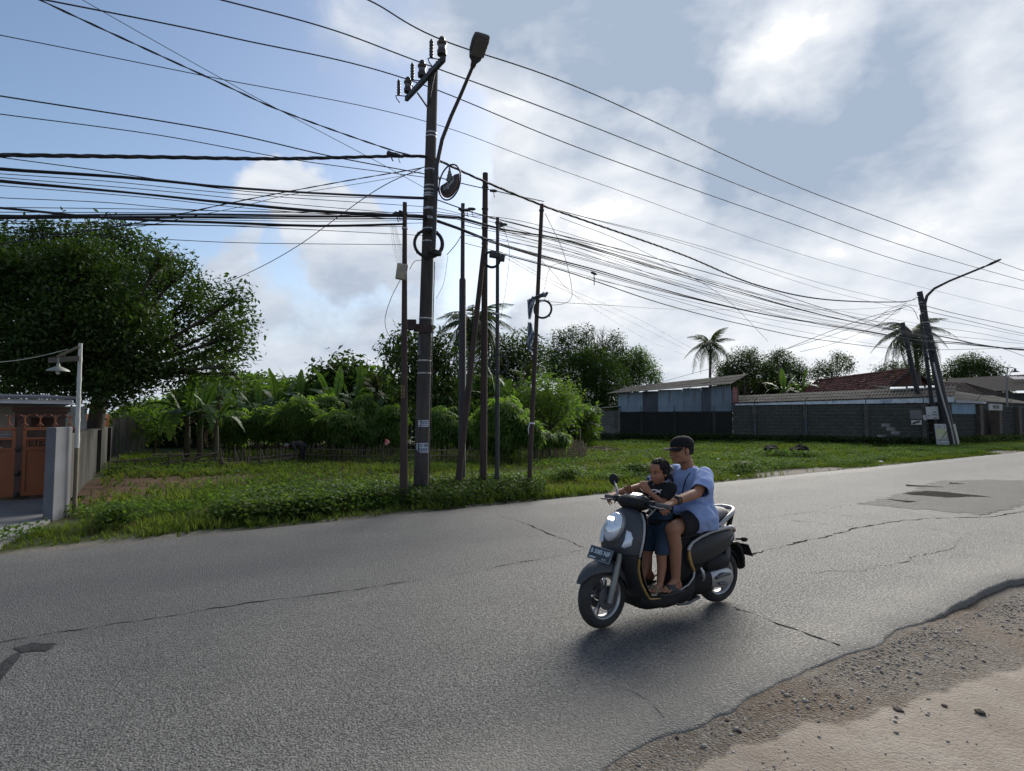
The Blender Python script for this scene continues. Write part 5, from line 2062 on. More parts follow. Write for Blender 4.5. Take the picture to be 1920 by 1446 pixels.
# street lamp on its bent arm
lb, r0 = mp(470)
Ylamp = MPB.y - .25
root = thing('street_lamp', 'street lamp with bent arm clamped to the tall concrete pole', 'street lamp', (lb.x + .2, Ylamp, 0))
o = Vector(root.location)
pl = [at(813, 470, Ylamp), at(816, 390, Ylamp), at(819, 310, Ylamp), at(829, 262, Ylamp - .02), at(846, 218, Ylamp - .12), at(864, 178, Ylamp - .3), at(880, 140, Ylamp - .5), at(886, 126, Ylamp - .58)]
mb = MB()
mb.tube([p - o for p in pl], [.042, .042, .042, .04, .038, .036, .034, .034], 10)
mb.build('arm', m_steeld, root, True)
mb = MB()
hp0, hp1 = pl[-1] - o, at(905, 66, Ylamp - 1.05) - o
d = (hp1 - hp0)
HL = d.length
d.normalize()
sx = d.cross(Vector((0, 0, 1))).normalized()
ny_ = sx.cross(d)
rings = []
for s, w, h, lift in ((0, .045, .045, 0), (.10, .055, .055, 0), (.16, .115, .065, .01), (.30, .155, .075, .02), (HL * .8, .165, .07, .02), (HL, .15, .045, .015), (HL + .02, .12, .02, .012)):
    c = hp0 + d * s + ny_ * lift
    rings.append([c + sx * (w * math.copysign(abs(math.cos(a)) ** .6, math.cos(a))) + ny_ * (h * math.copysign(abs(math.sin(a)) ** .6, math.sin(a))) for a in np.linspace(0, 2 * math.pi, 16, endpoint=False)])
mb.loft(rings)
mb.build('lamp_head', make_mat('dark_grey_lamp_housing', (.050, .052, .055), .5, (.04, .04, .042), 5), root, True)
mb = MB()
mb.box(hp0 + d * (HL * .66) - ny_ * .058, (.26, HL * .52, .02), Matrix((sx, d, ny_)).transposed())
mb.build('lens', make_mat('dusty_lamp_lens', (.10, .10, .095), .25), root)
mb = MB()
for py in (326, 400, 438):
    p = at(816, py, Ylamp) - o
    q = mp(py)[0] - o
    mb.tube([p, q], .025, 5)
mb.build('clamp', m_steeld, root)

# round sign on the lamp arm
cpx = (843, 342)
sc_ = at(843, 342, Ylamp)
root = thing('round_sign', 'oval-looking round sign with stupa emblem on the lamp arm', 'sign', sc_, R_(-46))
m_signd = make_mat('dark_brown_sign_plate', (.050, .042, .040), .6, (.04, .034, .032), 4)
m_green = make_mat('grey_green_emblem', (.12, .15, .14), .6, (.09, .11, .105), 8)
m_gold = make_mat('dull_gold_edge', (.28, .12, .035), .5)
m_letter = make_mat('silver_lettering', (.42, .43, .45), .5)
m_ring = make_mat('dark_blue_ring', (.018, .022, .05), .5)
RS = .345
mb = MB()
mb.torus((0, 0, 0), (0, 1, 0), RS, .016, 40, 8)
mb.build('ring', m_ring, root, True)
ol = [(RS * .88 * math.cos(a), 0, RS * .88 * math.sin(a)) for a in np.linspace(math.pi * 1.0 - .0, 2 * math.pi + .30, 26)]
ol = [(-RS * .80, 0, RS * .02)] + ol[1:] + [(RS * .45, 0, RS * .30), (0, 0, RS * .12), (-RS * .4, 0, RS * .06)]
mb = MB()
mb.prism([(x, -.01, z) for x, _, z in ol], (0, .02, 0))
mb.build('plate', m_signd, root)
mb = MB()
st = [(-.10, .05), (-.085, .10), (-.06, .115), (-.065, .15), (-.035, .18), (-.04, .205), (-.018, .235), (-.012, .275), (0, .325), (.012, .275), (.018, .235), (.04, .205), (.035, .18), (.065, .15), (.06, .115), (.085, .10), (.10, .06)]
mb.prism([(x, -.016, z + .005) for x, z in st], (0, .026, 0))
mb.build('emblem', m_green, root)
mb = MB()
mb.tube([(RS * .80 * math.cos(a), -.014, RS * .80 * math.sin(a)) for a in np.linspace(math.pi * 1.15, 2 * math.pi + .0, 22)], .010, 5)
mb.build('gold_edge', m_gold, root, True)
strokes = [[(-.13, .0), (-.12, -.08), (-.10, -.03), (-.085, -.085)], [(-.07, -.01), (-.075, -.075), (-.045, -.07), (-.05, -.02)], [(-.03, .02), (-.025, -.10), (.0, -.09), (.0, -.01), (-.02, -.02)],
           [(.02, .0), (.02, -.06), (.045, -.06), (.045, .0), (.07, .015), (.07, -.05)], [(.085, .02), (.10, -.045), (.125, -.03), (.12, .035), (.09, .05)], [(-.05, .03), (-.02, .05), (.01, .035)], [(.02, .045), (.05, .06)]]
mb = MB()
for s_ in strokes:
    mb.tube([(x * 1.25, -.020, z * 1.25 + z * 0 + x * .12 - .02) for x, z in s_], .0085, 5)
mb.build('lettering', m_letter, root)
mb = MB()
p = at(820, 335, Ylamp) - sc_
Rz = Matrix.Rotation(R_(46), 3, 'Z')
for dz in (.10, -.16):
    mb.tube([Rz @ (p + Vector((0, 0, dz))), (-RS * .92, 0, dz)], .014, 5)
mb.build('bracket', m_steeld, root)

# --- the slimmer poles round it
P1, b1, T1, s1 = pole('steel_pole', 'rusty brown steel pole with the beige box, left of the concrete pole', (757, 946), (759, 380), 15, 8, m_steel)
P4, b4, T4, s4 = pole('stepped_pole', 'dark stepped steel pole directly behind the leaning one', (866, 926), (868, 382), 14, 7.5, m_steeld, mid=[(.735, 13, 8.5)])
P3, b3, T3, s3 = pole('leaning_pole', 'brown pole leaning to the right against the stout steel pole', (856, 930), (909, 452), 13, 9, m_steel)
P5, b5, T5, s5 = pole('steel_pole', 'stout straight brown steel pole in the middle of the cluster', (906, 926), (910, 325), 14, 10.5, m_steel)
P6, b6, T6, s6 = pole('steel_pole', 'slim dark grey steel pole with clamps on top', (932, 928), (933, 408), 8.5, 6.5, m_steeld)
P7, b7, T7, s7 = pole('steel_pole', 'rightmost thin brown pole of the cluster, torn plastic on it', (991, 928), (1016, 383), 9, 7.5, m_steel)
for (root_, b_, T_, s_, pys, base, top, w) in ((P5, b5, T5, s5, (352, 394, 430, 452, 460), 926, 325, 11), (P6, b6, T6, s6, (418, 592, 745), 928, 408, 7.5), (P4, b4, T4, s4, (395, 540), 926, 382, 9),
                                               (P1, b1, T1, s1, (402, 430), 946, 380, 9), (P7, b7, T7, s7, (395, 560), 928, 383, 8)):
    for py in pys:
        t_ = (base - py) / (base - top)
        band(root_, T_ * t_, w * s_ + .012, None if random.random() < .5 else m_black, .03, 'band')
p = T4 * ((926 - 703) / (926 - 382))
band(P4, p, 14 * s4 * .55, None, .025, 'band')
# stickers: paper wrapped on the shafts


def sticker(root_, centre, rad, a0, a1, h, lines, label, name='poster', cut=0.0, mat=None):
    """curved paper on a round shaft with printed lines as thin raised strips"""
    rt = thing(name, label, 'poster', centre)
    mb = MB()
    n = 10
    an = np.linspace(a0, a1, n + 1)
    R = rad + .004
    lo = [(R * math.cos(a), R * math.sin(a), -h / 2 + (cut * max(0, 1 - i / 3) if cut else 0)) for i, a in enumerate(an)]
    hi = [(R * math.cos(a), R * math.sin(a), h / 2) for a in an]
    mb.add(lo + hi, [(i, i + 1, n + 2 + i, n + 1 + i) for i in range(n)])
    mb.build('paper', mat or m_paper, rt, True)
    mb = MB()
    R2 = R + .003
    rr = random.Random(len(lines) + int(h * 1000))
    for (z, hh, x0, x1) in lines:
        x = x0
        while x < x1:
            w = rr.uniform(.025, .06)
            e = min(x + w, x1)
            aa = np.linspace(a0 + (a1 - a0) * x, a0 + (a1 - a0) * e, 3)
            vs = [(R2 * math.cos(a), R2 * math.sin(a), z - hh / 2) for a in aa] + [(R2 * math.cos(a), R2 * math.sin(a), z + hh / 2) for a in aa]
            mb.add(vs, [(0, 1, 4, 3), (1, 2, 5, 4)])
            x = e + rr.uniform(.012, .03)
    mb.build('print', m_print, rt)
    return rt


P, r = mp(799)
sticker(MP, P, r, R_(-115), R_(-28), .13, [(.035, .030, .12, .9), (-.002, .024, .3, .9), (-.040, .022, .1, .88)], 'upper small white and blue sticker on the concrete pole')
P, r = mp(843)
sticker(MP, P, r, R_(-125), R_(-25), .19, [(.06, .026, .1, .52), (.025, .026, .1, .5), (.05, .06, .58, .95), (-.03, .055, .1, .92), (-.075, .02, .25, .85)], 'lower larger white and blue sticker with a cut corner on the concrete pole', cut=.06)
t_ = (926 - 805) / (926 - 382)
sticker(P4, Vector((b4.x, b4.y, 0)) + T4 * t_, 13.6 * s4, R_(-70), R_(10), .42, [(.12, .02, .2, .9), (.02, .07, .3, .8), (-.12, .05, .2, .9)], 'narrow white sticker on the dark stepped pole')
P, r = mp(655)
sticker(MP, P, r, R_(-175), R_(-120), .40, [(.14, .02, .2, .8), (.08, .03, .2, .8), (0, .05, .2, .8), (-.1, .03, .2, .8)], 'faded grey notice high on the left side of the concrete pole', mat=make_mat('faded_notice', (.13, .12, .12), .9))
P, r = mp(626)
rt = thing('notice_board', 'small dark board nailed across the concrete pole above the garden', 'board', P, 0)
mb = MB()
mb.box((-.02, -r - .02, 0), (.36, .02, .16), Matrix.Rotation(.08, 3, 'Y'))
mb.build('board', m_steel, rt)
rt = thing('distribution_plate', 'dark flat box between the brown steel pole and the concrete pole', 'box', at(772, 609, 11.45), 0)
mb = MB()
mb.bbox((0, 0, 0), (.17, .10, .20), None, .008)
mb.build('box_body', m_steel, rt)
# yellowish tag on the brown pole
rt = thing('tag_plate', 'small yellow framed tag on the brown steel pole', 'tag', Vector((b1.x, b1.y, 0)) + T1 * ((946 - 739) / 566) + Vector((-.01, -13 * s1 - .01, 0)))
mb = MB()
mb.box((0, 0, 0), (.055, .006, .22))
mb.build('plate', m_steel, rt)
mb = MB()
for dx in (-.025, .025):
    mb.box((dx, -.004, 0), (.006, .004, .22))
for dz in (-.108, -.04, .03, .108):
    mb.box((0, -.004, dz), (.044, .004, .006))
mb.build('frame', make_mat('yellow_paint', (.42, .30, .10), .7), rt)
# cloth strip on the rightmost pole, low
t_ = (928 - 797) / 545
Q = Vector((b7.x, b7.y, 0)) + T7 * t_
rt = thing('rag', 'white strip tied round the rightmost thin pole at chest height', 'rag', Q)
mb = MB()
mb.lathe((0, 0, -.012), (.2, 0, 1), [(9 * s7, 0), (9 * s7 + .012, .005), (9 * s7 + .012, .03), (9 * s7, .035)], 12)
mb.tube([(-.04, -.05, 0), (-.075, -.06, -.10), (-.07, -.06, -.22)], [.012, .010, .006], 5)
mb.build('strip', m_paper, rt, True)

# beige box with handwriting
bx = at(754, 511, 10.9)
root = thing('beige_box', 'beige cable box with handwritten marks on the brown steel pole', 'box', bx + Vector((0, -.05, 0)), R_(14))
m_beige = make_mat('beige_plastic', (.30, .275, .21), .6, (.24, .22, .17), 4)
Rb = Matrix.Rotation(R_(7), 3, 'Y')
mb = MB()
mb.bbox((0, 0, 0), (.20, .10, .30), Rb, .02)
mb.build('box_body', m_beige, root, True)
mb = MB()
for z in (.09, .06, .03, -.05, -.08, -.11):
    mb.box(Rb @ Vector((.088, -.052, z)), (.022, .004, .012), Rb)
mb.build('vent_slot', m_black, root)
mb = MB()
rr = random.Random(2)
for z, x0, x1 in ((.105, .0, .05), (.065, -.07, .05), (.02, -.06, .03)):
    x = x0
    while x < x1:
        pts = [Rb @ Vector((x + rr.uniform(0, .014), -.0525, z + rr.uniform(-.014, .014))) for _ in range(4)]
        mb.tube(pts, .0018, 4)
        x += .022
mb.build('handwriting', m_black, root)


# --- cable coils
def coil(name, label, c, R, n, r, tilt, seed, hang=0.0, sq=1.0, mat=None):
    rr = random.Random(seed)
    root_ = thing(name, label, 'cable coil', c)
    mb = MB()
    turns = 0
    pts = []
    for k in range(n * 28 + 1):
        a = 2 * math.pi * k / 28
        j = k // 28
        rad = R * (1 - .03 * (j % 4)) + .012 * math.sin(a * .37 + seed)
        pts.append(Vector((math.sin(a) * rad * math.cos(tilt), math.sin(a) * rad * math.sin(tilt) + .018 * math.sin(j * 2.1 + a * .21), math.cos(a) * rad * sq)))
    mb.tube(pts, r, 5)
    mb.build('cable_turns', mat or m_cable, root_, True)
    mb = MB()
    for a in (.6, 2.4, 4.0, 5.5):
        p_ = Vector((math.sin(a) * R * math.cos(tilt), math.sin(a) * R * math.sin(tilt), math.cos(a) * R * sq))
        mb.torus(p_, (math.cos(a), 0, -math.sin(a)), .03, .006, 10, 5)
    mb.build('tie', m_black, root_)
    return root_


P, r = mp(470)
coil('cable_coil', 'thick black cable coil hung on the concrete pole', P + Vector((.04, -r - .06, 0)), .285, 9, .013, .15, 1)
coil('cable_coil', 'black cable coil behind the slim grey pole near the top of the cluster', at(922, 487, 11.5), .165, 5, .011, .1, 2)
coil('cable_coil', 'thin dark cable ring on the slim grey pole at treetop height', at(935, 683, 11.4), .20, 4, .007, .1, 3)
coil('cable_coil', 'black cable ring on the rightmost thin pole under the torn plastic', at(1018, 580, 11.5), .185, 4, .008, -.3, 4)
P, r = mp(488)
rt = thing('splice_case', 'black splice case hung inside the coil on the concrete pole', 'splice case', P + Vector((.17, -r - .07, .0)), R_(-10))
mb = MB()
mb.lathe((-.12, 0, .06), (1, 0, -.35), [(.02, 0), (.055, .01), (.06, .05), (.06, .22), (.05, .26), (.02, .27)], 12)
mb.build('case', m_black, rt, True)
rt = thing('splice_case', 'dark flat splice box on the slim grey pole', 'splice case', at(931, 483, 11.42))
mb = MB()
mb.bbox((-.03, -.05, .03), (.22, .09, .11), Matrix.Rotation(.15, 3, 'Y'), .015)
mb.bbox((.11, -.06, -.03), (.11, .08, .13), Matrix.Rotation(.15, 3, 'Y'), .012)
mb.build('case', m_black, rt, True)

# torn plastic on the rightmost pole


def cloth_strip(label, pts, widths, Y, mat, seed):
    rr = random.Random(seed)
    c = at(pts[0][0], pts[0][1], Y)
    rt_ = thing('torn_plastic', label, 'plastic sheet', c)
    V, F = [], []
    m_ = 6
    P_ = [at(x, y, Y) - c for x, y in pts]
    L = []
    for a, b in zip(P_[:-1], P_[1:]):
        for k in range(5):
            L.append(a.lerp(b, k / 5))
    L.append(P_[-1])
    for i, p_ in enumerate(L):
        w = np.interp(i / (len(L) - 1), np.linspace(0, 1, len(widths)), widths) * Y / FPX
        for j in range(m_ + 1):
            u = j / m_ - .5
            V.append(p_ + Vector((u * w, .05 * math.sin(i * .9 + j * 1.7) + rr.uniform(-.012, .012), rr.uniform(-.018, .018))))
    for i in range(len(L) - 1):
        for j in range(m_):
            F.append((i * (m_ + 1) + j, i * (m_ + 1) + j + 1, (i + 1) * (m_ + 1) + j + 1, (i + 1) * (m_ + 1) + j))
    mb = MB()
    mb.add(V, F)
    o_ = mb.build('sheet', mat, rt_)
    sd_ = o_.modifiers.new('t', 'SOLIDIFY')
    sd_.thickness = .004


m_torn = make_mat('grey_blue_plastic', (.26, .30, .36), .55, (.17, .20, .25), 9, streak=((.05, .06, .08), 14, .58, .66, (1, 1, 1)))
cloth_strip('upper torn grey plastic draped round the rightmost thin pole', [(1026, 548), (1012, 556), (996, 562), (994, 580), (993, 598)], [12, 22, 16, 9, 5], 11.35, m_torn, 1)
cloth_strip('lower torn striped plastic hanging from the rightmost thin pole', [(992, 604), (996, 622), (994, 640), (993, 658)], [5, 13, 11, 4], 11.35, m_torn, 2)


# --- cables
def catmull(P, n=10):
    P = [Vector(p) for p in P]
    if len(P) == 2:
        return [P[0].lerp(P[1], k / n) for k in range(n + 1)]
    Q = [P[0] * 2 - P[1]] + P + [P[-1] * 2 - P[-2]]
    out = []
    for i in range(1, len(Q) - 2):
        for k in range(n):
            t = k / n
            a, b, c, d = Q[i - 1], Q[i], Q[i + 1], Q[i + 2]
            out.append(.5 * ((2 * b) + (c - a) * t + (2 * a - 5 * b + 4 * c - d) * t * t + (3 * b - a - 3 * c + d) * t ** 3))
    out.append(P[-1])
    return out


def vpath(px):
    return float(np.interp(px, [-400, 760, 1020, 1750, 2300], [10.3, 10.35, 10.6, 12.6, 14.2]))


def wire(label, pts, r=.010, group=None, dv=0.0, twist=0.0, strands=1, name='cable', cat='cable', world=False, seed=0, spread=.03):
    """pts: pixels the cable passes, read in the upright plane along the pole line (dv off it)"""
    W_ = [Vector(p) if world else at_v(p[0], p[1], (p[2] if len(p) > 2 else vpath(p[0])) + dv) for p in pts]
    C_ = catmull(W_, 12)
    o_ = C_[0]
    L = [p - o_ for p in C_]
    mb = MB()
    if strands == 1 and not twist:
        mb.tube(L, r, 6)
    else:
        ns = max(strands, 2)
        # resample for the lay of the strands
        D_ = [0.0]
        for a, b in zip(L[:-1], L[1:]):
            D_.append(D_[-1] + (b - a).length)
        nn = int(D_[-1] / (.16 if twist else .6)) + 2
        A = np.array([q[:] for q in L])
        ss = np.linspace(0, D_[-1], nn)
        X_ = np.stack([np.interp(ss, D_, A[:, k]) for k in range(3)], -1)
        rr = random.Random(seed)
        for k in range(ns):
            ph = 2 * math.pi * k / ns
            pts_ = []
            for s_, x_ in zip(ss, X_):
                a = ph + (s_ * twist if twist else math.sin(s_ * .23 + k * 1.9 + seed) * 1.4)
                off = spread
                pts_.append(Vector(x_) + (RV * math.cos(a) + Vector((0, 0, 1)) * math.sin(a)) * off)
            mb.tube(pts_, r, 5)
    ob = mb.mesh(name, m_cable, True)
    ob = link(name, ob, None, o_)
    tag(ob, label, cat, group)
    return ob


G3 = 'overhead power lines'
ph = PHASE


def phase(label, p, left, right, mids_l, mids_r):
    v = p.dot(RV)
    pts = [at_v(x, y, v) for x, y in left + mids_l] + [p] + [at_v(x, y, v) for x, y in mids_r + right]
    wire(label, pts, .0125, G3, name='power_line', cat='power line', world=True)


phase('power line through the high near insulator, topmost of the three', ph[2], [(560, -42)], [(1920, 508), (2060, 553)], [(690, 0)], [(1100, 171), (1463, 337), (1700, 427)])
phase('power line through the middle insulator beside the pole head', ph[1], [(140, -68)], [(1920, 527), (2060, 566)], [(415, 0), (620, 55)], [(1100, 233), (1463, 377), (1700, 463)])
phase('power line through the low far insulator, lowest of the three', ph[0], [(-180, -48)], [(1920, 543), (2060, 575)], [(85, 0), (440, 72)], [(1100, 283), (1463, 412), (1715, 497)])
wire('thin lone line passing behind the concrete pole above the lamp arm bend', [(-60, 56), (0, 66), (376, 141), (799, 228), (1100, 336), (1570, 497), (1920, 585), (2050, 612)], .007, None, .9, name='power_line', cat='power line')

# left bundle
wire('thick twisted black cable running level to the pole clamps', [(-80, 290), (0, 291), (300, 295), (520, 298), (745, 293), (800, 294)], .017, None, 0, 7.0, 3, spread=.018)
wire('twisted cable falling steeply from the top left corner to the pole clamps', [(-40, -62), (75, 0), (400, 150), (540, 213), (745, 285), (800, 292)], .0085, None, -.2, 9.0, 2, spread=.009)
wire('thin line falling from the top edge, crossing the steep twisted cable', [(60, -62), (155, 0), (420, 150), (540, 215), (690, 294), (795, 352)], .005, None, .1)
wire('upper of the two slack lines sloping to the pole below the clamps', [(-60, 170), (0, 180), (400, 244), (620, 293), (800, 327)], .010)
wire('lower of the two slack lines sloping to the pole below the clamps', [(-60, 205), (0, 214), (300, 254), (560, 301), (800, 333)], .007)
wire('thin line meeting the upper thick bundle halfway', [(-60, 285), (0, 295), (200, 322), (400, 352), (560, 366), (800, 374)], .0065)
wire('upper thick black cable bundle left of the poles', [(-60, 313), (0, 318), (250, 334), (400, 349), (600, 362), (800, 371)], .013, None, 0, 0, 4, seed=2, spread=.018)
wire('middle thick black cable bundle left of the poles', [(-60, 333), (0, 339), (240, 360), (420, 379), (600, 396), (760, 405), (800, 407)], .012, None, 0, 0, 5, seed=3, spread=.022)
wire('lower thick black cable bundle left of the poles', [(-60, 407), (0, 407), (250, 405), (420, 406), (600, 408), (760, 408), (800, 410)], .011, None, 0, 0, 5, seed=4, spread=.026)
wire('black cable dipping across the lower bundle', [(-60, 386), (0, 390), (100, 401), (236, 412), (420, 418), (600, 424), (760, 420)], .012, None, -.2, 0, 2, seed=9, spread=.012)
G4 = 'thin telecom cables left of the poles'
for k, q in enumerate(([(-60, 322), (0, 326), (200, 340), (450, 364), (800, 388)], [(-60, 329), (0, 333), (300, 358), (560, 384), (800, 404)], [(-60, 343), (0, 348), (280, 371), (480, 392), (760, 412)],
                       [(-60, 367), (0, 371), (200, 380), (400, 395), (760, 404)], [(-60, 388), (0, 389), (250, 392), (500, 397), (800, 399)], [(-60, 396), (0, 398), (250, 399), (500, 402), (800, 405)],
                       [(-60, 412), (0, 414), (240, 419), (480, 424), (760, 425)], [(-60, 417), (0, 419), (260, 421), (520, 424), (800, 418)], [(-60, 429), (0, 427), (120, 427), (330, 422), (520, 428), (800, 442)],
                       [(-60, 437), (0, 436), (170, 441), (330, 450), (480, 456), (757, 459)], [(-60, 402), (0, 403), (300, 410), (560, 415), (760, 414)])):
    wire('thin black telecom cable in the bundles left of the poles', q, .0055, G4, .06 * (k % 3) - .05)
# drops to the houses
wire('service drop rising from the shade tree to the pole clamp', [(-40, 466), (60, 448), (260, 418), (450, 377), (640, 341), (775, 318), (800, 312)], .007, None, .6, 8, 2, spread=.006)
wire('thin drop rising beside the lower bundle to the pole', [(230, 432), (320, 414), (450, 388), (540, 366), (700, 340), (790, 322)], .005, None, .9)
c0 = mp(318)[0]
wire('service drop falling from the pole clamp to the shade tree crown', [c0 + Vector((-.1, 0, 0)), at(700, 360, 12.4), at(560, 460, 14.5), at(470, 510, 16), at(395, 541, 17)], .009, world=True)

# right side
Rp = [(1690, 566), (1722, 558)]
wire('thick twisted cable from the pole clamps over the rightmost thin pole to the far pole', [(812, 296), (905, 339), (1016, 385), (1100, 415), (1280, 478), (1420, 535), (1550, 562), (1690, 566), (1722, 556)], .015, None, 0, 7, 3, spread=.014)
wire('upper thin line from the rightmost thin pole towards the far pole', [(1016, 386), (1100, 408), (1300, 458), (1550, 534), (1722, 575)], .007)
wire('second thin line from the rightmost thin pole towards the far pole', [(1016, 387), (1120, 414), (1300, 463), (1550, 545), (1722, 586)], .006, None, .1)
wire('cable passing the sign towards the far pole', [(812, 330), (870, 345), (955, 364), (1020, 378)], .010)
wire('black cable under the round sign sloping to the lower bundles', [(812, 372), (868, 392), (910, 405), (1050, 441), (1200, 477), (1400, 532), (1550, 580), (1740, 640)], .012)
wire('upper thick black bundle right of the poles', [(812, 404), (868, 410), (935, 430), (1050, 449), (1150, 478), (1250, 508), (1400, 553), (1550, 592), (1740, 632)], .011, None, 0, 0, 4, seed=5, spread=.032)
wire('lower thick black bundle right of the poles with a hanging clamp', [(812, 412), (868, 432), (935, 458), (1050, 490), (1115, 507), (1200, 532), (1330, 567), (1450, 592), (1600, 617), (1740, 642)], .012, None, 0, 0, 4, seed=6, spread=.026)
wire('lowest black cable right of the poles', [(935, 475), (1050, 506), (1115, 527), (1250, 572), (1400, 610), (1550, 639), (1740, 656), (1960, 650)], .013)
G5 = 'thin telecom cables right of the poles'
for k, q in enumerate(([(868, 412), (1050, 455), (1200, 497), (1400, 545), (1560, 585), (1740, 622)], [(868, 422), (1050, 462), (1180, 505), (1330, 552), (1550, 605), (1740, 636)], [(935, 430), (1050, 466), (1200, 513), (1400, 566), (1550, 600), (1740, 630)],
                       [(935, 440), (1100, 480), (1300, 534), (1500, 585), (1740, 628)], [(935, 447), (1120, 494), (1300, 545), (1500, 600), (1740, 645)], [(868, 440), (1050, 473), (1250, 530), (1450, 590), (1740, 650)],
                       [(910, 452), (1060, 497), (1250, 549), (1400, 582), (1560, 612), (1740, 648)], [(1016, 440), (1150, 470), (1350, 530), (1560, 590), (1740, 615)], [(868, 400), (1000, 420), (1180, 475), (1340, 530), (1500, 570), (1740, 610)],
                       [(1050, 408), (1160, 450), (1260, 500), (1360, 560), (1440, 640)], [(1100, 520), (1280, 562), (1450, 600), (1600, 622), (1740, 640)], [(812, 388), (935, 420), (1100, 470), (1300, 540), (1500, 592), (1740, 634)],
                       [(812, 396), (868, 404), (935, 412), (1016, 432), (1200, 486), (1450, 560), (1740, 626)], [(868, 455), (1000, 490), (1200, 545), (1400, 600), (1560, 632), (1740, 662)])):
    wire('thin black telecom cable in the bundles right of the poles', q, .0058, G5, .07 * (k % 4) - .1)
wire('pair of slack drops falling to the dense tree, upper one', [at(935, 470, 11.6), at(1060, 538, 18), at(1200, 600, 26), at(1300, 655, 34)], .006, world=True)
wire('pair of slack drops falling to the dense tree, lower one', [at(935, 476, 11.6), at(1060, 545, 18), at(1180, 602, 26), at(1290, 658, 34)], .006, world=True)
wire('nearly level thin line under the bundles from the torn plastic to the far pole', [at(1016, 565, 11.5), at(1150, 573, 15), at(1270, 580, 20), at(1400, 581, 26), at(1600, 580, 31), at(1722, 572, 33)], .007, world=True)
wire('thin drop falling from the rightmost thin pole to the shed', [at(1016, 490, 11.5), at(1100, 570, 20), at(1220, 640, 33), at(1290, 668, 44)], .006, world=True)
wire('service cable rising from the blue shed wall to the far pole', [at(1160, 752, 44), at(1300, 725, 42), at(1460, 660, 38), at(1600, 605, 34), at(1690, 578, 33.2)], .016, world=True)
wire('second service cable rising from the blue shed roof to the far pole', [at(1165, 738, 45), at(1300, 700, 43), at(1440, 664, 38), at(1560, 628, 35), at(1700, 575, 33.2)], .013, world=True)
wire('dark rising line from the red tiled roof to the far pole', [at(1500, 660, 40), at(1560, 645, 37), at(1640, 612, 34.5), at(1690, 576, 33.2)], .012, world=True)
# beyond the far poles
for k, (lab, q, r_) in enumerate((('upper line leaving the far pole to the right edge', [(1722, 570), (1800, 590), (1920, 615), (2050, 640)], .016), ('second line leaving the far pole to the right edge', [(1722, 580), (1800, 598), (1920, 626), (2050, 652)], .014),
                                  ('third line leaving the far pole to the right edge', [(1740, 596), (1830, 612), (1920, 630), (2050, 652)], .010), ('fourth line leaving the far pole to the right edge', [(1740, 612), (1830, 624), (1920, 641), (2050, 660)], .010),
                                  ('fifth thin line leaving the far pole to the right edge', [(1740, 626), (1850, 637), (1920, 645), (2050, 656)], .010))):
    wire(lab, q, r_)
wire('thick sagging black bundle right of the far poles', [(1740, 640), (1800, 644), (1860, 650), (1920, 656), (2050, 664)], .018, None, 0, 0, 5, seed=7, spread=.05)
wire('upper sagging black bundle joining right of the far poles', [(1745, 628), (1790, 636), (1835, 646), (1885, 653), (1960, 658)], .016, None, 0, 0, 3, seed=8, spread=.03)
wire('line falling to the right edge from the joined bundle', [(1870, 650), (1920, 668), (2000, 700)], .014)
# loops and tails
wire('loose cable loop hanging from the rightmost thin pole', [at(1022, 400, 11.4), at(1055, 470, 11.4), at(1072, 540, 11.4), at(1066, 565, 11.4), at(1035, 572, 11.4), at(1020, 560, 11.4)], .005, world=True)
wire('small cable hook beside the torn plastic', [at(1020, 545, 11.4), at(1030, 505, 11.4), at(1045, 495, 11.4), at(1062, 498, 11.4)], .004, world=True)
wire('thin loop hanging left of the beige box pole', [at(752, 522, 10.9), at(733, 560, 10.9), at(722, 600, 10.9), at(730, 630, 10.9), at(750, 642, 10.9)], .006, world=True)
wire('thin cable arching from the beige box to the concrete pole', [at(768, 505, 10.9), at(778, 490, 11.0), at(795, 488, 11.2)], .006, world=True)
wire('stay wire running from the brown pole foot to the ground', [at(772, 790, 11.0), at(768, 900, 10.9), at(757, 935, 10.75), at(738, 950, 10.75)], .007, world=True)
wire('cable hanging down along the slim grey pole', [at(944, 425, 11.4), at(955, 470, 11.4), at(950, 530, 11.4), at(940, 590, 11.4)], .004, world=True)
wire('thin tail hanging right of the concrete pole', [at(840, 480, 11.3), at(832, 530, 11.3), at(818, 560, 11.3)], .004, world=True)
wire('cable curving from the coil up to the stepped pole', [at(838, 478, 11.4), at(855, 458, 11.4), at(866, 440, 11.5)], .008, world=True)
wire('cable running down the right side of the concrete pole', [mp(500)[0] + Vector((.15, -.02, 0)), mp(620)[0] + Vector((.155, -.05, 0)), mp(760)[0] + Vector((.165, -.05, 0)), mp(930)[0] + Vector((.17, -.04, 0))], .011, world=True)
wire('cable running slantwise down the front of the concrete pole', [mp(680)[0] + Vector((.10, -.14, 0)), mp(760)[0] + Vector((.02, -.16, 0)), mp(850)[0] + Vector((-.05, -.165, 0)), mp(936)[0] + Vector((-.16, -.10, 0))], .008, world=True)
for k in range(7):
    rr = random.Random(k)
    x = 738 + k * 2.5
    wire('fine loose wire tails hanging by the brown pole top', [at(x - 6 - k, 420, 11), at(x - 2, 450 + 10 * rr.random(), 11), at(x + 3, 480, 11), at(x + 6 + 4 * rr.random(), 505, 11)], .0022, 'fine wire tails by the brown pole', world=True)

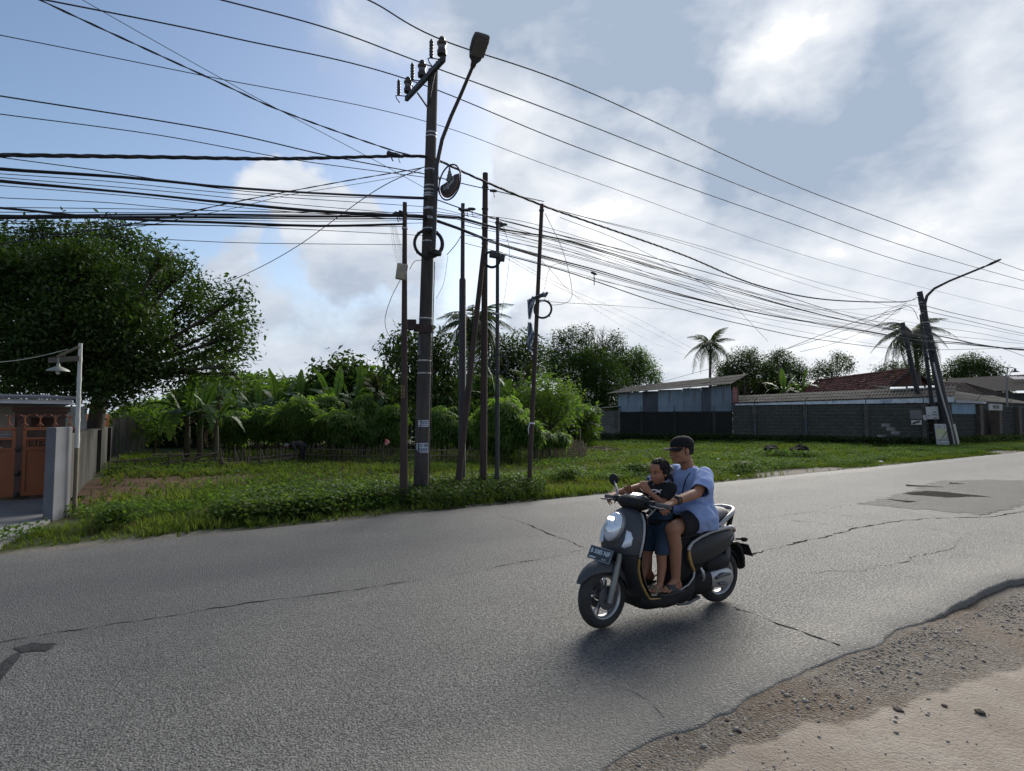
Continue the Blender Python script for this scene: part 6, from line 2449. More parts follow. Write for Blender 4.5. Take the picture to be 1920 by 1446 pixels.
# clamps on the cable ends
rr = random.Random(4)
for k, (px, py, lab) in enumerate(((748, 292, 'cluster of black connectors left of the concrete pole'), (926, 358, 'black dead-end clamp right of the stout steel pole'), (945, 421, 'black clamps on the slim grey pole top'),
                                   (876, 394, 'black clamp right of the stepped pole head'), (745, 403, 'black dead-end clamps left of the brown pole'), (1114, 513, 'black clamp hanging between two cables right of the poles'))):
    c = at_v(px, py, vpath(px))
    rt = thing('cable_clamp', lab, 'cable clamp', c, ROAD_A)
    for j in range(3 if k not in (1, 5) else 1):
        mb = MB()
        a = Vector((rr.uniform(-.18, .18), 0, rr.uniform(-.05, .07))) if j else Vector((0, 0, 0))
        mb.lathe(a, (1, 0, rr.uniform(-.3, .3)), [(.01, -.10), (.03, -.09), (.035, 0), (.03, .05), (.012, .09)], 8)
        mb.tube([a, a + Vector((0, 0, -.09)), a + Vector((.03, 0, -.14))], .008, 5)
        mb.build('clamp_body', m_black, rt, True)
    if k == 5:
        mb = MB()
        mb.tube([(0, 0, 0), (0, 0, -.30)], .012, 5)
        mb.build('hanger', m_black, rt)

# --- far leaning poles
G6 = 'leaning poles at the right'
PA_, ba, TA, sa_ = pole('concrete_pole', 'thick dark concrete pole leaning left, with the far street lamp', (1786, 839), (1724, 547), 19, 9.5, m_steeld, 12, G6)
PB_, bb, TB, sb2 = pole('steel_pole', 'thin dark pole leaning left in the middle of the right hand group', (1757, 838), (1727, 590), 8, 6, m_steeld, 10, G6)
PC_, bc, TC, sc3 = pole('steel_pole', 'leftmost leaning pole of the right hand group', (1742, 836), (1692, 605), 10, 8, m_steeld, 10, G6)
for o_, tt in ((PA_, (.93, .86, .80)),):
    for f in tt:
        band(o_, TA * f, (19 - 9.5 * f) * sa_ + .02, m_band, .05)
YA = ba.y - .3
root = thing('street_lamp', 'far street lamp on a long curved arm fixed to the thick leaning pole', 'street lamp', (ba.x, YA, 0))
o = Vector(root.location)
mb = MB()
mb.tube([at(x, y, Y) - o for x, y, Y in ((1737, 600, YA), (1734, 570, YA), (1738, 555, YA), (1752, 541, YA), (1780, 527, YA - .3), (1846, 500, YA - .9))], [.09, .085, .08, .07, .06, .055], 8)
mb.build('arm', m_steeld, root, True)
mb = MB()
h0, h1 = at(1844, 501, YA - .9) - o, at(1877, 486, YA - 1.3) - o
d = (h1 - h0).normalized()
mb.tube([h0, h0 + d * .15, h0 + d * .35, h0.lerp(h1, .8), h1], [.06, .10, .15, .14, .07], 8, squash=.5)
mb.build('lamp_head', m_black, root, True)
wire('pale conduit running down the thick leaning pole', [at(1750, 680, YA), at(1765, 740, YA), at(1782, 800, YA), at(1790, 838, YA)], .045, None, name='conduit', cat='conduit', world=True).data.materials[0] = m_band
coil('cable_coil', 'dark cable coil between the leaning poles at the right', at(1745, 665, YA), .30, 4, .03, .3, 5)
wire('loose cable knot left of the thick leaning pole top', [at(1640, 600, 33), at(1665, 582, 33), at(1690, 572, 33), at(1712, 580, 33), at(1722, 600, 33)], .014, world=True)
wire('second loose cable left of the thick leaning pole top', [at(1655, 590, 33), at(1680, 588, 33), at(1700, 566, 33), at(1718, 562, 33)], .012, world=True)


# signs on and by the leaning poles: (name, label, four pixel corners, depth, material)
def board(name, label, cs, Y, mat, thick=.03, cat='sign'):
    P_ = [at(x, y, Y) for x, y in cs]
    c = sum(P_, Vector()) / 4
    rt_ = thing(name, label, cat, c)
    mb = MB()
    mb.prism([p_ - c for p_ in P_], (0, thick, 0))
    mb.build('board', mat, rt_)
    return rt_, c


m_yel = make_mat('pale_yellow_print', (.42, .42, .22), .7, (.45, .45, .36), .8)
m_ban = make_mat('white_banner', (.46, .46, .45), .7, (.40, .40, .40), 3)
rt, c = board('banner', 'white and yellow ITAH banner with a triangle at the foot of the leaning poles', [(1752, 795), (1773, 795), (1781, 836), (1757, 835)], YA - .35, m_ban)
sxy = (YA - .35) / FPX


def on_board(px, py, c_, Y_):
    return at(px, py, Y_) - c_


mb = MB()
mb.prism([on_board(x, y, c, YA - .36) for x, y in ((1754, 804), (1775, 804), (1778.5, 823), (1756.5, 823))], (0, .008, 0))
mb.build('yellow_field', m_yel, rt)
mb = MB()
mb.prism([on_board(x, y, c, YA - .355) for x, y in ((1756.6, 824), (1778.6, 824), (1779.2, 827), (1757, 827))], (0, .008, 0))
mb.prism([on_board(x, y, c, YA - .355) for x, y in ((1757.5, 830), (1779, 830), (1779.4, 832), (1757.8, 832))], (0, .004, 0))
mb.build('grey_line', make_mat('grey_print', (.24, .25, .26), .7), rt)
mb = MB()
tri = [on_board(x, y, c, YA - .375) for x, y in ((1776, 807), (1766.5, 821.5), (1778, 821.5), (1776, 807))]
mb.tube(tri, .022, 4)
mb.build('triangle', make_mat('dark_line_print', (.10, .10, .10), .7), rt)
mb = MB()
mb.prism([on_board(x, y, c, YA - .355) for x, y in ((1755.2, 797.5), (1772.6, 797.5), (1774, 803.5), (1756.4, 803.5))], (0, .008, 0))
mb.build('title_field', make_mat('faded_lilac_print', (.27, .20, .24), .7), rt)
text_mesh('lettering', 'ITAH', .24, make_mat('white_print', (.55, .55, .55), .7), rt, Matrix.Translation(on_board(1764.5, 800.3, c, YA - .372)) @ Matrix.Rotation(math.pi / 2, 4, 'X'), bold=.012)
rt, c = board('paper_sign', 'white paper sign between the two thin leaning poles', [(1735.5, 763), (1758, 762), (1761, 786), (1738.5, 786)], YA + .35, m_ban, .02)
mb = MB()
for k, (x0, x1, y) in enumerate(((1749, 1755, 772), (1748, 1757, 777), (1740, 1744, 779), (1750, 1757, 783))):
    mb.prism([on_board(x, yy, c, YA + .335) for x, yy in ((x0, y), (x1, y), (x1 + .4, y + 1.6), (x0 + .4, y + 1.6))], (0, .008, 0))
mb.build('print', m_ink, rt)
rt, c = board('grey_sign', 'dark grey square sign left of the thin leaning pole', [(1706, 769), (1727.5, 768.5), (1729, 786), (1707, 786)], YA + .1, make_mat('grey_sign_plate', (.13, .135, .135), .8, (.10, .105, .105), 3))
rt, c = board('small_sign', 'small white sign with a dark mark under the grey square sign', [(1709, 788.5), (1728, 788), (1728, 796.5), (1709.5, 796.5)], YA + .1, m_ban)
mb = MB()
mb.tube([on_board(1711.5, 794.5, c, YA + .09), on_board(1718, 791.5, c, YA + .09), on_board(1724.5, 790.5, c, YA + .09)], .06, 4)
mb.build('mark', m_ink, rt)
rt, c = board('leaning_banner', 'cream edge-on banner leaning on the right of the thick pole', [(1787, 796), (1791, 795), (1799, 828), (1797.5, 838)], YA - .2, make_mat('cream_banner', (.48, .47, .36), .7, (.42, .41, .32), 3))
rt, c = board('torn_notice', 'torn pale notice beside the grey square sign', [(1730, 779), (1736, 778), (1738, 788), (1732, 788)], YA + .15, m_signw)

# ================================================================== the scooter (x forward, y to its left, z up)
m_grey = make_mat('matte_gunmetal_paint', (.044, .048, .055), .45, (.040, .044, .050), 3, spec=.35)
m_plas = make_mat('black_plastic', (.011, .011, .012), .6, (.014, .014, .014), 6, spec=.22)
m_panel = make_mat('darkened_panel_paint', (.022, .023, .024), .45, (.018, .019, .020), 3, spec=.32)  # body paint darkened in the colour for the weaker sky reflection on the sides
m_rub = make_mat('tyre_rubber', (.022, .021, .021), .85, (.034, .032, .030), 12, .3, 80)
m_alu = make_mat('satin_alloy', (.42, .42, .43), .38, (.30, .30, .31), 5, metal=.85)
m_dalu = make_mat('dark_alloy', (.12, .12, .13), .5, (.08, .08, .085), 5, metal=.5)
m_fork = make_mat('grey_fork_paint', (.23, .235, .22), .45, (.18, .185, .175), 5, metal=.2)
m_trim = make_mat('silver_trim', (.34, .34, .34), .4, (.27, .27, .27), 3, metal=.6)
m_goldt = make_mat('bronze_gold_trim', (.40, .27, .10), .35, (.32, .21, .08), 3, metal=.6)
m_seat = make_mat('grey_seat_cover', (.155, .145, .152), .7, (.115, .108, .115), 5, .1, 60)
m_seatb = make_mat('dark_seat_side', (.035, .032, .035), .75, (.025, .023, .026), 5)
m_lensw = bpy.data.materials.new('headlight_lens')
m_lensw.use_nodes = True
t = NT(m_lensw.node_tree)
p = t.n('ShaderNodeBsdfPrincipled', {'Base Color': (.62, .68, .76, 1), 'Roughness': .12, 'Metallic': .35, 'Coat Weight': .6})
t.n('ShaderNodeOutputMaterial', {0: p.outputs[0]})
m_beam = bpy.data.materials.new('lit_lamp')
m_beam.use_nodes = True
t = NT(m_beam.node_tree)
p = t.n('ShaderNodeEmission', {0: (1.0, .98, .95, 1), 1: 2.2})
t.n('ShaderNodeOutputMaterial', {0: p.outputs[0]})
m_glass = make_mat('clear_indicator_lens', (.55, .60, .68), .12, (.48, .53, .60), 30, coat=.5, metal=.2)
m_meter = make_mat('meter_glass', (.05, .06, .08), .05, (.06, .07, .09), 3, spec=.9, coat=1.0)
m_plate = make_mat('blue_black_plate', (.018, .028, .040), .5, (.024, .034, .046), 6)
m_pltx = make_mat('white_plate_lettering', (.50, .56, .62), .6)
m_red = make_mat('red_tail_lens', (.25, .02, .02), .2)

fr, re_ = gnd(1130, 1178), gnd(1345, 1129)
SC_O = (fr + re_) / 2
SC_A = math.atan2(fr.y - re_.y, fr.x - re_.x)
SC = thing('scooter', 'dark grey scooter with an oval headlight and blue-black front plate', 'motor scooter', (SC_O.x, SC_O.y, 0.004), SC_A)
FX, RX_, WR = .636, -.636, .238


def wheel(x, parent, wide, steer=0.0):
    w = bpy.data.objects.new('wheel', None)
    COL.objects.link(w)
    w.parent = parent
    w.location = (x, 0, WR)
    w.rotation_euler = (0, 0, steer)
    mb = MB()
    prof = []
    for a in np.linspace(-1.9, 1.9, 15):
        prof.append((WR - .052 + .052 * math.cos(a), wide * math.sin(a)))
    mb.lathe((0, 0, 0), (0, 1, 0), [(WR - .075, -wide * .7)] + prof + [(WR - .075, wide * .7)], 40, True)
    mb.build('tyre', m_rub, w, True)
    mb = MB()
    mb.lathe((0, 0, 0), (0, 1, 0), [(WR - .062, -wide * .78), (WR - .068, -wide * .80), (WR - .092, -wide * .5), (WR - .098, 0), (WR - .092, wide * .5), (WR - .068, wide * .80), (WR - .062, wide * .78)], 40, True)
    mb.build('rim', m_alu, w, True)
    mb = MB()
    for k in range(5):
        a = 2 * math.pi * k / 5 + .3
        for da in (-.20, .20):
            p0 = Vector((math.cos(a) * .035, .0, math.sin(a) * .035))
            p1 = Vector((math.cos(a + da * .35) * .09, .008, math.sin(a + da * .35) * .09))
            p2 = Vector((math.cos(a + da) * (WR - .09), .0, math.sin(a + da) * (WR - .09)))
            mb.tube([p0, p1, p2], [.012, .009, .010], 6)
    mb.build('spokes', m_alu, w, True)
    mb = MB()
    mb.lathe((0, 0, 0), (0, 1, 0), [(.012, -.07), (.038, -.055), (.038, .055), (.012, .07)], 16)
    mb.build('hub', m_dalu, w, True)
    return w


fw = wheel(FX, SC, .050, R_(6))
rw = wheel(RX_, SC, .056)
mb = MB()
mb.lathe((0, -.055, 0), (0, 1, 0), [(.045, 0), (.098, 0), (.098, .005), (.045, .005)], 28, True)
mb.lathe((0, .045, 0), (0, 1, 0), [(.055, 0), (.09, .004), (.09, .012), (.03, .016)], 28)
mb.build('brake_disc', m_dalu, fw, True)
mb = MB()
mb.bbox((-.06, -.075, .06), (.07, .04, .08), None, .01)
mb.build('brake_caliper', m_dalu, SC).location = (FX, 0, WR)

# fork
for y in (-.088, .088):
    mb = MB()
    mb.tube([(FX + .005, y, WR - .03), (FX - .045, y, WR + .13), (FX - .11, y * .95, .56)], [.022, .026, .020], 10)
    mb.build('fork_leg', m_fork, SC, True)
# front mudguard
mb = MB()
rings = []
for k, a in enumerate(np.linspace(R_(28), R_(168), 20)):
    f = k / 19
    rad = WR + .030 + .012 * math.sin(f * math.pi)
    wv_ = .078 * min(1, .35 + 2.6 * f) * min(1, .5 + 2.5 * (1 - f))
    dp_ = .085 * min(1, .15 + 2.0 * f) * min(1, .5 + 2.4 * (1 - f))
    ring = []
    er = Vector((math.cos(a), 0, math.sin(a)))
    for b in np.linspace(-math.pi / 2, math.pi / 2, 11):
        ring.append(Vector((FX, 0, WR)) + er * (rad - dp_ * (1 - math.cos(b)) ) + Vector((0, wv_ * math.sin(b), 0)))
    inner = [Vector((q.x, q.y * .93, q.z)) - er * .006 for q in reversed(ring)]
    rings.append(ring + inner)
mb.loft(rings)
mb.build('front_mudguard', m_grey, SC, True)


# front apron: stacked sections
def section(z, xe, w, xf, n=22, back=.035, pw=.72):
    pts = []
    for k in range(n + 1):
        a = -math.pi / 2 + math.pi * k / n
        c, s = math.cos(a), math.sin(a)
        pts.append(Vector((xe + (xf - xe) * math.copysign(abs(c) ** pw, c), w * s, z)))
    for k in range(1, 8):
        f = k / 8
        pts.append(Vector((xe - back * math.sin(math.pi * f) - .006, w * (1 - 2 * f), z)))
    return pts


AP = [(.895, .335, .045, .372), (.88, .340, .085, .405), (.85, .352, .135, .440), (.80, .372, .178, .478), (.74, .395, .202, .512), (.67, .415, .212, .538), (.60, .435, .210, .548),
      (.53, .445, .198, .535), (.46, .440, .182, .505), (.39, .420, .172, .470), (.32, .390, .168, .430), (.25, .345, .166, .392), (.18, .29, .155, .35), (.13, .25, .13, .31)]
zs = [a[0] for a in AP]


def ap(z):
    zz_ = zs[::-1]
    return [float(np.interp(z, zz_, [a[i] for a in AP][::-1])) for i in (1, 2, 3)]


up_, lo_ = MB(), MB()
up_.loft([section(z, *ap(z)) for z in np.linspace(.895, .565, 16)])
up_.build('front_apron', m_grey, SC, True)
lo_.loft([section(z, *[q * (1.0 if i != 1 else .985) for i, q in enumerate(ap(z))]) for z in np.linspace(.562, .13, 18)])
lo_.build('lower_apron', make_mat('dark_gunmetal_paint', (.022, .024, .026), .5, (.018, .020, .022), 3, spec=.3), SC, True)
mb = MB()
rings = []
for z in np.linspace(.86, .20, 16):
    xe, w_, xf = ap(z)
    rings.append([Vector((xe - .02 - .03, w_ * .92 * s, z)) if k < 7 else Vector((xe - .075, w_ * .8 * s, z)) for k, s in enumerate(list(np.linspace(1, -1, 7)) + list(np.linspace(-1, 1, 7)))])
mb.loft(rings)
mb.build('inner_shield', m_plas, SC, True)
for y in (-1, 1):
    mb = MB()
    mb.tube([(ap(z)[0] - .004, y * (ap(z)[1] + .004), z) for z in np.linspace(.86, .545, 18)], [.007] + [.010] * 16 + [.008], 8)
    mb.build('trim_strip', m_trim, SC, True)
    mb = MB()
    mb.tube([(ap(z)[0] - .004, y * (ap(z)[1] + .003), z) for z in np.linspace(.535, .215, 18)] + [(.30, y * .168, .205), (.20, y * .172, .198)], [.008] + [.010] * 17 + [.008, .006], 8)
    mb.build('trim_strip', m_goldt if True else m_trim, SC, True)

# headlight: tilted oval bowl on the apron nose
hl = bpy.data.objects.new('headlight', None)
COL.objects.link(hl)
hl.parent = SC
hl.location = (.508, 0, .752)
hl.rotation_euler = (0, R_(-26), 0)


def oval(name, mat, x0, prof, ry, rz, n=32, ym=0.0, zm=0.0):
    mb_ = MB()
    rg_ = []
    for r_, x in prof:
        rg_.append([Vector((x0 + x, ym + ry * r_ * math.cos(a), zm + rz * r_ * math.sin(a))) for a in np.linspace(0, 2 * math.pi, n, endpoint=False)])
    mb_.loft(rg_)
    return mb_.build(name, mat, hl, True)


oval('bezel', m_trim, -.03, [(1.05, 0), (1.06, .035), (1.03, .048), (.97, .048)], .092, .118)
oval('lens', m_lensw, .0, [(.99, .0), (.97, .022), (.85, .040), (.60, .056), (.30, .064), (.02, .066)], .092, .118)
oval('low_beam', m_beam, .052, [(.9, 0), (.9, .012), (.5, .020), (.02, .022)], .020, .020, 16, .016, .045)
oval('high_beam', m_beam, .052, [(.9, 0), (.9, .012), (.5, .020), (.02, .022)], .018, .018, 16, -.020, .045)
oval('reflector_ring', m_trim, .046, [(1.0, 0), (1.0, .008), (.9, .009)], .050, .030, 24, 0, .040)
# indicators
for y in (-1, 1):
    mb = MB()
    ol_ = [(-.012, .075), (.022, .062), (.040, .02), (.028, -.040), (-.030, -.062), (-.052, -.050), (-.028, .0)]
    c = Vector((.506, y * .152, .672))
    nr = Vector((.66, y * .72, .2)).normalized()
    tx = Vector((0, 0, 1)).cross(nr).normalized() * (1 if y > 0 else -1)
    tz = nr.cross(Vector((0, 0, 1)).cross(nr)).normalized()
    rg_ = []
    for s, off in ((1.0, -.02), (1.0, .002), (.88, .010), (.5, .015)):
        rg_.append([c + tx * (-a * s * -1) + tz * (b_ * s) + nr * off for a, b_ in ol_])
    mb.loft(rg_)
    mb.build('indicator', m_glass, SC, True)

# front number plate on its bracket
pc = Vector((.655, 0, .555))
Mp = Matrix.Translation(pc) @ Matrix.Rotation(R_(90), 4, 'Z') @ Matrix.Rotation(R_(90 - 26), 4, 'X')
mb = MB()
mb.bbox((0, 0, 0), (.275, .105, .004), None, .0018)
mb.v = [tuple(Mp @ Vector(q)) for q in mb.v]
npl = mb.build('number_plate', m_plate, SC)
npl['label'] = 'blue-black front number plate with white characters'
text_mesh('plate_number', 'B 5085 NIF', .050, m_pltx, npl, Mp @ Matrix.Translation((0, .012, .003)), .0008, bold=.0012)
text_mesh('plate_small_text', '09.27', .022, m_pltx, npl, Mp @ Matrix.Translation((.06, -.034, .003)), .0006)
mb = MB()
mb.box((-.075, -.034, .003), (.075, .010, .001))
mb.box((0, .049, .0028), (.262, .002, .001)); mb.box((0, -.049, .0028), (.262, .002, .001))
mb.box((.131, 0, .0028), (.002, .098, .001)); mb.box((-.131, 0, .0028), (.002, .098, .001))
mb.v = [tuple(Mp @ Vector(q)) for q in mb.v]
mb.build('plate_border', m_pltx, npl)
mb = MB()
mb.tube([(.655, .04, .55), (.56, .03, .56)], .008, 6)
mb.tube([(.655, -.04, .55), (.56, -.03, .56)], .008, 6)
mb.build('plate_bracket', m_plas, SC)

# handlebar shroud, meter, bars
mb = MB()
rings = []
for x, zc, w_, h in ((.405, .935, .06, .020), (.39, .935, .105, .040), (.36, .93, .135, .058), (.31, .925, .150, .066), (.26, .925, .140, .060), (.22, .93, .10, .045), (.205, .932, .06, .025)):
    rings.append([Vector((x, w_ * math.copysign(abs(math.cos(a)) ** .75, math.cos(a)), zc + h * math.sin(a))) for a in np.linspace(0, 2 * math.pi, 20, endpoint=False)])
mb.loft(rings)
mb.build('handlebar_cover', m_plas, SC, True)
mb = MB()
rings = []
for x, zc, w_, h in ((.40, .952, .03, .010), (.37, .965, .085, .018), (.32, .980, .100, .020), (.27, .985, .090, .018), (.24, .982, .04, .010)):
    rings.append([Vector((x, w_ * math.cos(a), zc + h * math.sin(a))) for a in np.linspace(0, 2 * math.pi, 18, endpoint=False)])
mb.loft(rings)
mb.build('meter', m_meter, SC, True)
mb = MB()
mb.tube([(.31, .0, .80), (.33, 0, .90)], .045, 10)
mb.build('neck', m_plas, SC, True)
for y in (-1, 1):
    mb = MB()
    mb.tube([(.30, y * .12, .925), (.29, y * .20, .932), (.285, y * .36, .932)], .013, 8)
    mb.build('handlebar', m_dalu, SC, True)
    mb = MB()
    mb.tube([(.287, y * .245, .932), (.285, y * .375, .932)], [.019, .019], 12)
    mb.tube([(.286, y * .238, .932), (.286, y * .245, .932)], .026, 12)
    mb.build('grip', make_mat('grey_rubber_grip_%d' % (y + 1), (.09, .09, .09), .8), SC, True)
    mb = MB()
    mb.tube([(.325, y * .20, .93), (.345, y * .24, .925), (.345, y * .34, .918), (.338, y * .375, .918)], [.010, .008, .007, .008], 6)
    mb.build('brake_lever', m_dalu, SC, True)
    mb = MB()
    mb.bbox((.30, y * .20, .935), (.06, .07, .05), None, .01)
    mb.build('switch_box', m_plas, SC, True)
# the one mirror
mb = MB()
mb.tube([(.30, -.215, .955), (.285, -.225, .985), (.25, -.295, 1.04), (.235, -.32, 1.058)], [.012, .010, .008, .008], 8)
mb.build('mirror_stalk', m_trim, SC, True)
mb = MB()
mb.ball((.225, -.345, 1.075), (.020, .046, .048), 14, 10, Matrix.Rotation(.3, 3, 'Z'))
mb.build('mirror', m_plas, SC, True)

# floor, belly, leg recess
mb = MB()
rings = []
for x, zl, zh, w_ in ((.36, .13, .215, .125), (.30, .115, .215, .165), (.20, .11, .215, .172), (.05, .11, .215, .172), (-.08, .112, .225, .172), (-.15, .12, .27, .165), (-.20, .13, .33, .150), (-.24, .15, .35, .12)):
    rings.append([Vector((x, w_ * c, zl + (zh - zl) * t_)) for c, t_ in ((-.75, 0), (-1, .35), (-1, .9), (-.96, 1), (.96, 1), (1, .9), (1, .35), (.75, 0))])
mb.loft(rings)
mb.build('floorboard', m_plas, SC, True)
mb = MB()
for y in np.linspace(-.11, .11, 7):
    mb.box((.09, y, .2175), (.26, .016, .005))
mb.build('floor_ribs', m_rub, SC)
mb = MB()
rings = []
for x, zl, zh, w_ in ((-.02, .22, .60, .085), (-.06, .22, .63, .115), (-.16, .22, .655, .135), (-.35, .30, .66, .13), (-.55, .42, .66, .11), (-.70, .50, .64, .07)):
    rings.append([Vector((x, w_ * math.copysign(abs(math.cos(a)) ** .6, math.cos(a)), (zl + zh) / 2 + (zh - zl) / 2 * math.copysign(abs(math.sin(a)) ** .6, math.sin(a)))) for a in np.linspace(0, 2 * math.pi, 20, endpoint=False)])
mb.loft(rings)
mb.build('centre_body', m_plas, SC, True)
mb = MB()
mb.tube([(.25, 0, .15), (.0, .0, .10), (-.30, .02, .13), (-.36, .0, .2)], [.05, .055, .06, .05], 8)
mb.build('frame_tube', m_plas, SC, True)

# rear side panels
for y in (-1, 1):
    mb = MB()
    rings = []
    for x, zl, zh, yo in ((-.115, .44, .52, .148), (-.125, .40, .550, .158), (-.16, .375, .578, .170), (-.24, .378, .612, .184), (-.34, .398, .640, .193), (-.46, .428, .658, .192), (-.58, .462, .662, .175), (-.68, .495, .650, .144), (-.75, .515, .625, .104), (-.79, .525, .595, .066), (-.805, .545, .572, .03)):
        ring = []
        for a in np.linspace(-math.pi / 2, math.pi / 2, 12):
            ring.append(Vector((x, y * (yo * .62 + yo * .38 * math.cos(a) ** .8), (zl + zh) / 2 + (zh - zl) / 2 * math.sin(a))))
        ring += [Vector((x, y * yo * .5, zh - .004)), Vector((x, y * yo * .5, zl + .004))]
        rings.append(ring)
    mb.loft(rings)
    mb.build('side_panel', m_panel, SC, True)
    mb = MB()
    mb.tube([(-.80, y * .045, .592), (-.75, y * .100, .640), (-.66, y * .140, .664), (-.52, y * .172, .669), (-.38, y * .178, .654), (-.26, y * .172, .625), (-.17, y * .165, .588), (-.128, y * .166, .552), (-.120, y * .168, .53)], [.006, .012, .014, .012, .009, .009, .010, .013, .013], 8, squash=1.3)
    mb.build('trim_strip', m_trim, SC, True)
    mb = MB()
    mb.tube([(-.120, y * .169, .525), (-.124, y * .170, .47), (-.145, y * .170, .41), (-.175, y * .170, .36)], [.013, .016, .015, .012], 8)
    mb.build('trim_strip', m_goldt, SC, True)
    mb = MB()
    mb.tube([(-.175, y * .172, .355), (-.160, y * .174, .31), (-.10, y * .176, .262), (.0, y * .177, .232), (.12, y * .177, .216)], [.010, .009, .008, .007, .005], 8)
    mb.build('trim_strip', m_trim, SC, True)
# raised model script on the panel: just the small bright strokes
mb = MB()
for k in range(9):
    x = -.60 - .013 * k
    mb.tube([(x, .188 - .0065 * k, .565 + .003 * k), (x - .009, .183 - .0065 * k, .572 + .003 * k + (.006 if k % 3 == 0 else 0))], .0028, 5)
mb.build('panel_script', m_trim, SC)

# seat
mb = MB()
rings = []
for x, z, w_, h in ((-.015, .640, .05, .018), (-.03, .650, .10, .040), (-.10, .658, .125, .052), (-.22, .668, .145, .058), (-.34, .682, .152, .060), (-.42, .722, .150, .066), (-.52, .756, .142, .068), (-.62, .770, .122, .060), (-.69, .770, .09, .048), (-.72, .768, .05, .026)):
    rings.append([Vector((x, w_ * math.copysign(abs(math.cos(a)) ** .7, math.cos(a)), z + h * (math.sin(a) if math.sin(a) > 0 else .8 * math.sin(a)))) for a in np.linspace(0, 2 * math.pi, 20, endpoint=False)])
mb.loft(rings)
mb.build('seat', m_seat, SC, True)
mb = MB()
mb.loft([[Vector((q.x, q.y * 1.012, q.z - .022 if q.z > 0 else q.z)) for q in r_] for r_ in [[Vector((v.x, v.y, min(v.z, zc))) for v in rg_] for rg_, zc in zip(rings, [r[0].z for r in rings])]])
mb.build('seat_side', m_seatb, SC, True)
# grab rail
mb = MB()
gr = [(-.50, .150, .690), (-.60, .152, .745), (-.70, .130, .785), (-.765, .075, .805), (-.78, 0, .808), (-.765, -.075, .805), (-.70, -.130, .785), (-.60, -.152, .745), (-.50, -.150, .690)]
mb.tube(catmull(gr, 5), .016, 10, squash=1.3)
mb.build('grab_rail', m_trim, SC, True)
for y in (-1, 1):
    mb = MB()
    mb.tube([(-.70, y * .125, .780), (-.68, y * .10, .66)], [.018, .022], 8)
    mb.build('rail_foot', m_plas, SC, True)
# tail lamp, rear mudguard, plate
mb = MB()
mb.ball((-.80, 0, .61), (.035, .075, .035), 14, 10)
mb.build('tail_lamp', m_red, SC, True)
mb = MB()
rings = []
for x, z, w_ in ((-.74, .52, .085), (-.82, .51, .085), (-.87, .46, .085), (-.91, .37, .080), (-.945, .28, .055), (-.955, .262, .02)):
    rings.append([Vector((x, -w_, z)), Vector((x + .02, -w_, z - .015)), Vector((x + .03, 0, z - .018)), Vector((x + .02, w_, z - .015)), Vector((x, w_, z)), Vector((x - .012, 0, z + .004))])
mb.loft(rings)
mb.build('rear_mudguard', m_plas, SC)
mb = MB()
Mq = Matrix.Translation((-.955, -.03, .425)) @ Matrix.Rotation(R_(-90), 4, 'Z') @ Matrix.Rotation(R_(62), 4, 'X')
mb.bbox((0, 0, 0), (.275, .125, .006), None, .002)
mb.v = [tuple(Mq @ Vector(q)) for q in mb.v]
mb.build('rear_plate', m_plas, SC)
mb = MB()
mb.tube([(-.85, 0, .50), (-.95, -.01, .44)], .022, 8)
mb.build('rear_plate_bracket', m_plas, SC)
for y in (-1, 1):
    mb = MB()
    mb.ball((-.86, y * .115, .535), (.035, .028, .022), 10, 8)
    mb.tube([(-.83, y * .05, .53), (-.86, y * .10, .535)], .010, 6)
    mb.build('rear_indicator', m_plas, SC, True)
# hugger
mb = MB()
rings = []
for a in np.linspace(R_(50), R_(165), 12):
    er = Vector((math.cos(a), 0, math.sin(a)))
    c = Vector((RX_, 0, WR))
    rings.append([c + er * (WR + .02) + Vector((0, y, 0)) - er * (.03 if abs(y) > .05 else 0) for y in (-.065, -.045, .045, .065)] + [c + er * (WR + .014) + Vector((0, y, 0)) for y in (.045, -.045)])
mb.loft(rings)
mb.build('wheel_hugger', m_plas, SC, True)

# engine and belt case on the left, exhaust on the right
mb = MB()
rings = []
for x, z, rz_, y0, y1 in ((-.17, .225, .055, .03, .11), (-.22, .228, .085, .03, .135), (-.32, .235, .098, .03, .150), (-.42, .24, .088, .03, .155)):
    rings.append([Vector((x, (y0 + y1) / 2 + (y1 - y0) / 2 * math.copysign(abs(math.cos(a)) ** .5, math.cos(a)), z + rz_ * math.sin(a))) for a in np.linspace(0, 2 * math.pi, 18, endpoint=False)])
mb.loft(rings)
mb.build('belt_case', m_plas, SC, True)
mb = MB()
rings = []
for x, z, rz_, y0, y1 in ((-.40, .245, .080, .03, .158), (-.46, .25, .075, .03, .162), (-.56, .248, .085, .03, .150), (-.64, .24, .082, .03, .142), (-.70, .235, .06, .03, .12), (-.73, .232, .03, .04, .10)):
    rings.append([Vector((x, (y0 + y1) / 2 + (y1 - y0) / 2 * math.copysign(abs(math.cos(a)) ** .5, math.cos(a)), z + rz_ * math.sin(a))) for a in np.linspace(0, 2 * math.pi, 18, endpoint=False)])
mb.loft(rings)
mb.build('drive_case', m_alu, SC, True)
mb = MB()
mb.tube([(-.44, .166, .265), (-.52, .166, .285), (-.62, .152, .275)], [.012, .02, .012], 8)
mb.tube([(-.47, .167, .215), (-.58, .155, .20)], [.010, .012], 8)
mb.build('case_rib', m_dalu, SC, True)
mb = MB()
rings = []
for x, z, h, w_ in ((-.36, .36, .02, .03), (-.38, .365, .06, .05), (-.50, .375, .075, .055), (-.62, .38, .065, .05), (-.66, .38, .02, .03)):
    rings.append([Vector((x, .10 + w_ * math.cos(a), z + h * math.sin(a))) for a in np.linspace(0, 2 * math.pi, 14, endpoint=False)])
mb.loft(rings)
mb.build('air_box', m_plas, SC, True)
mb = MB()
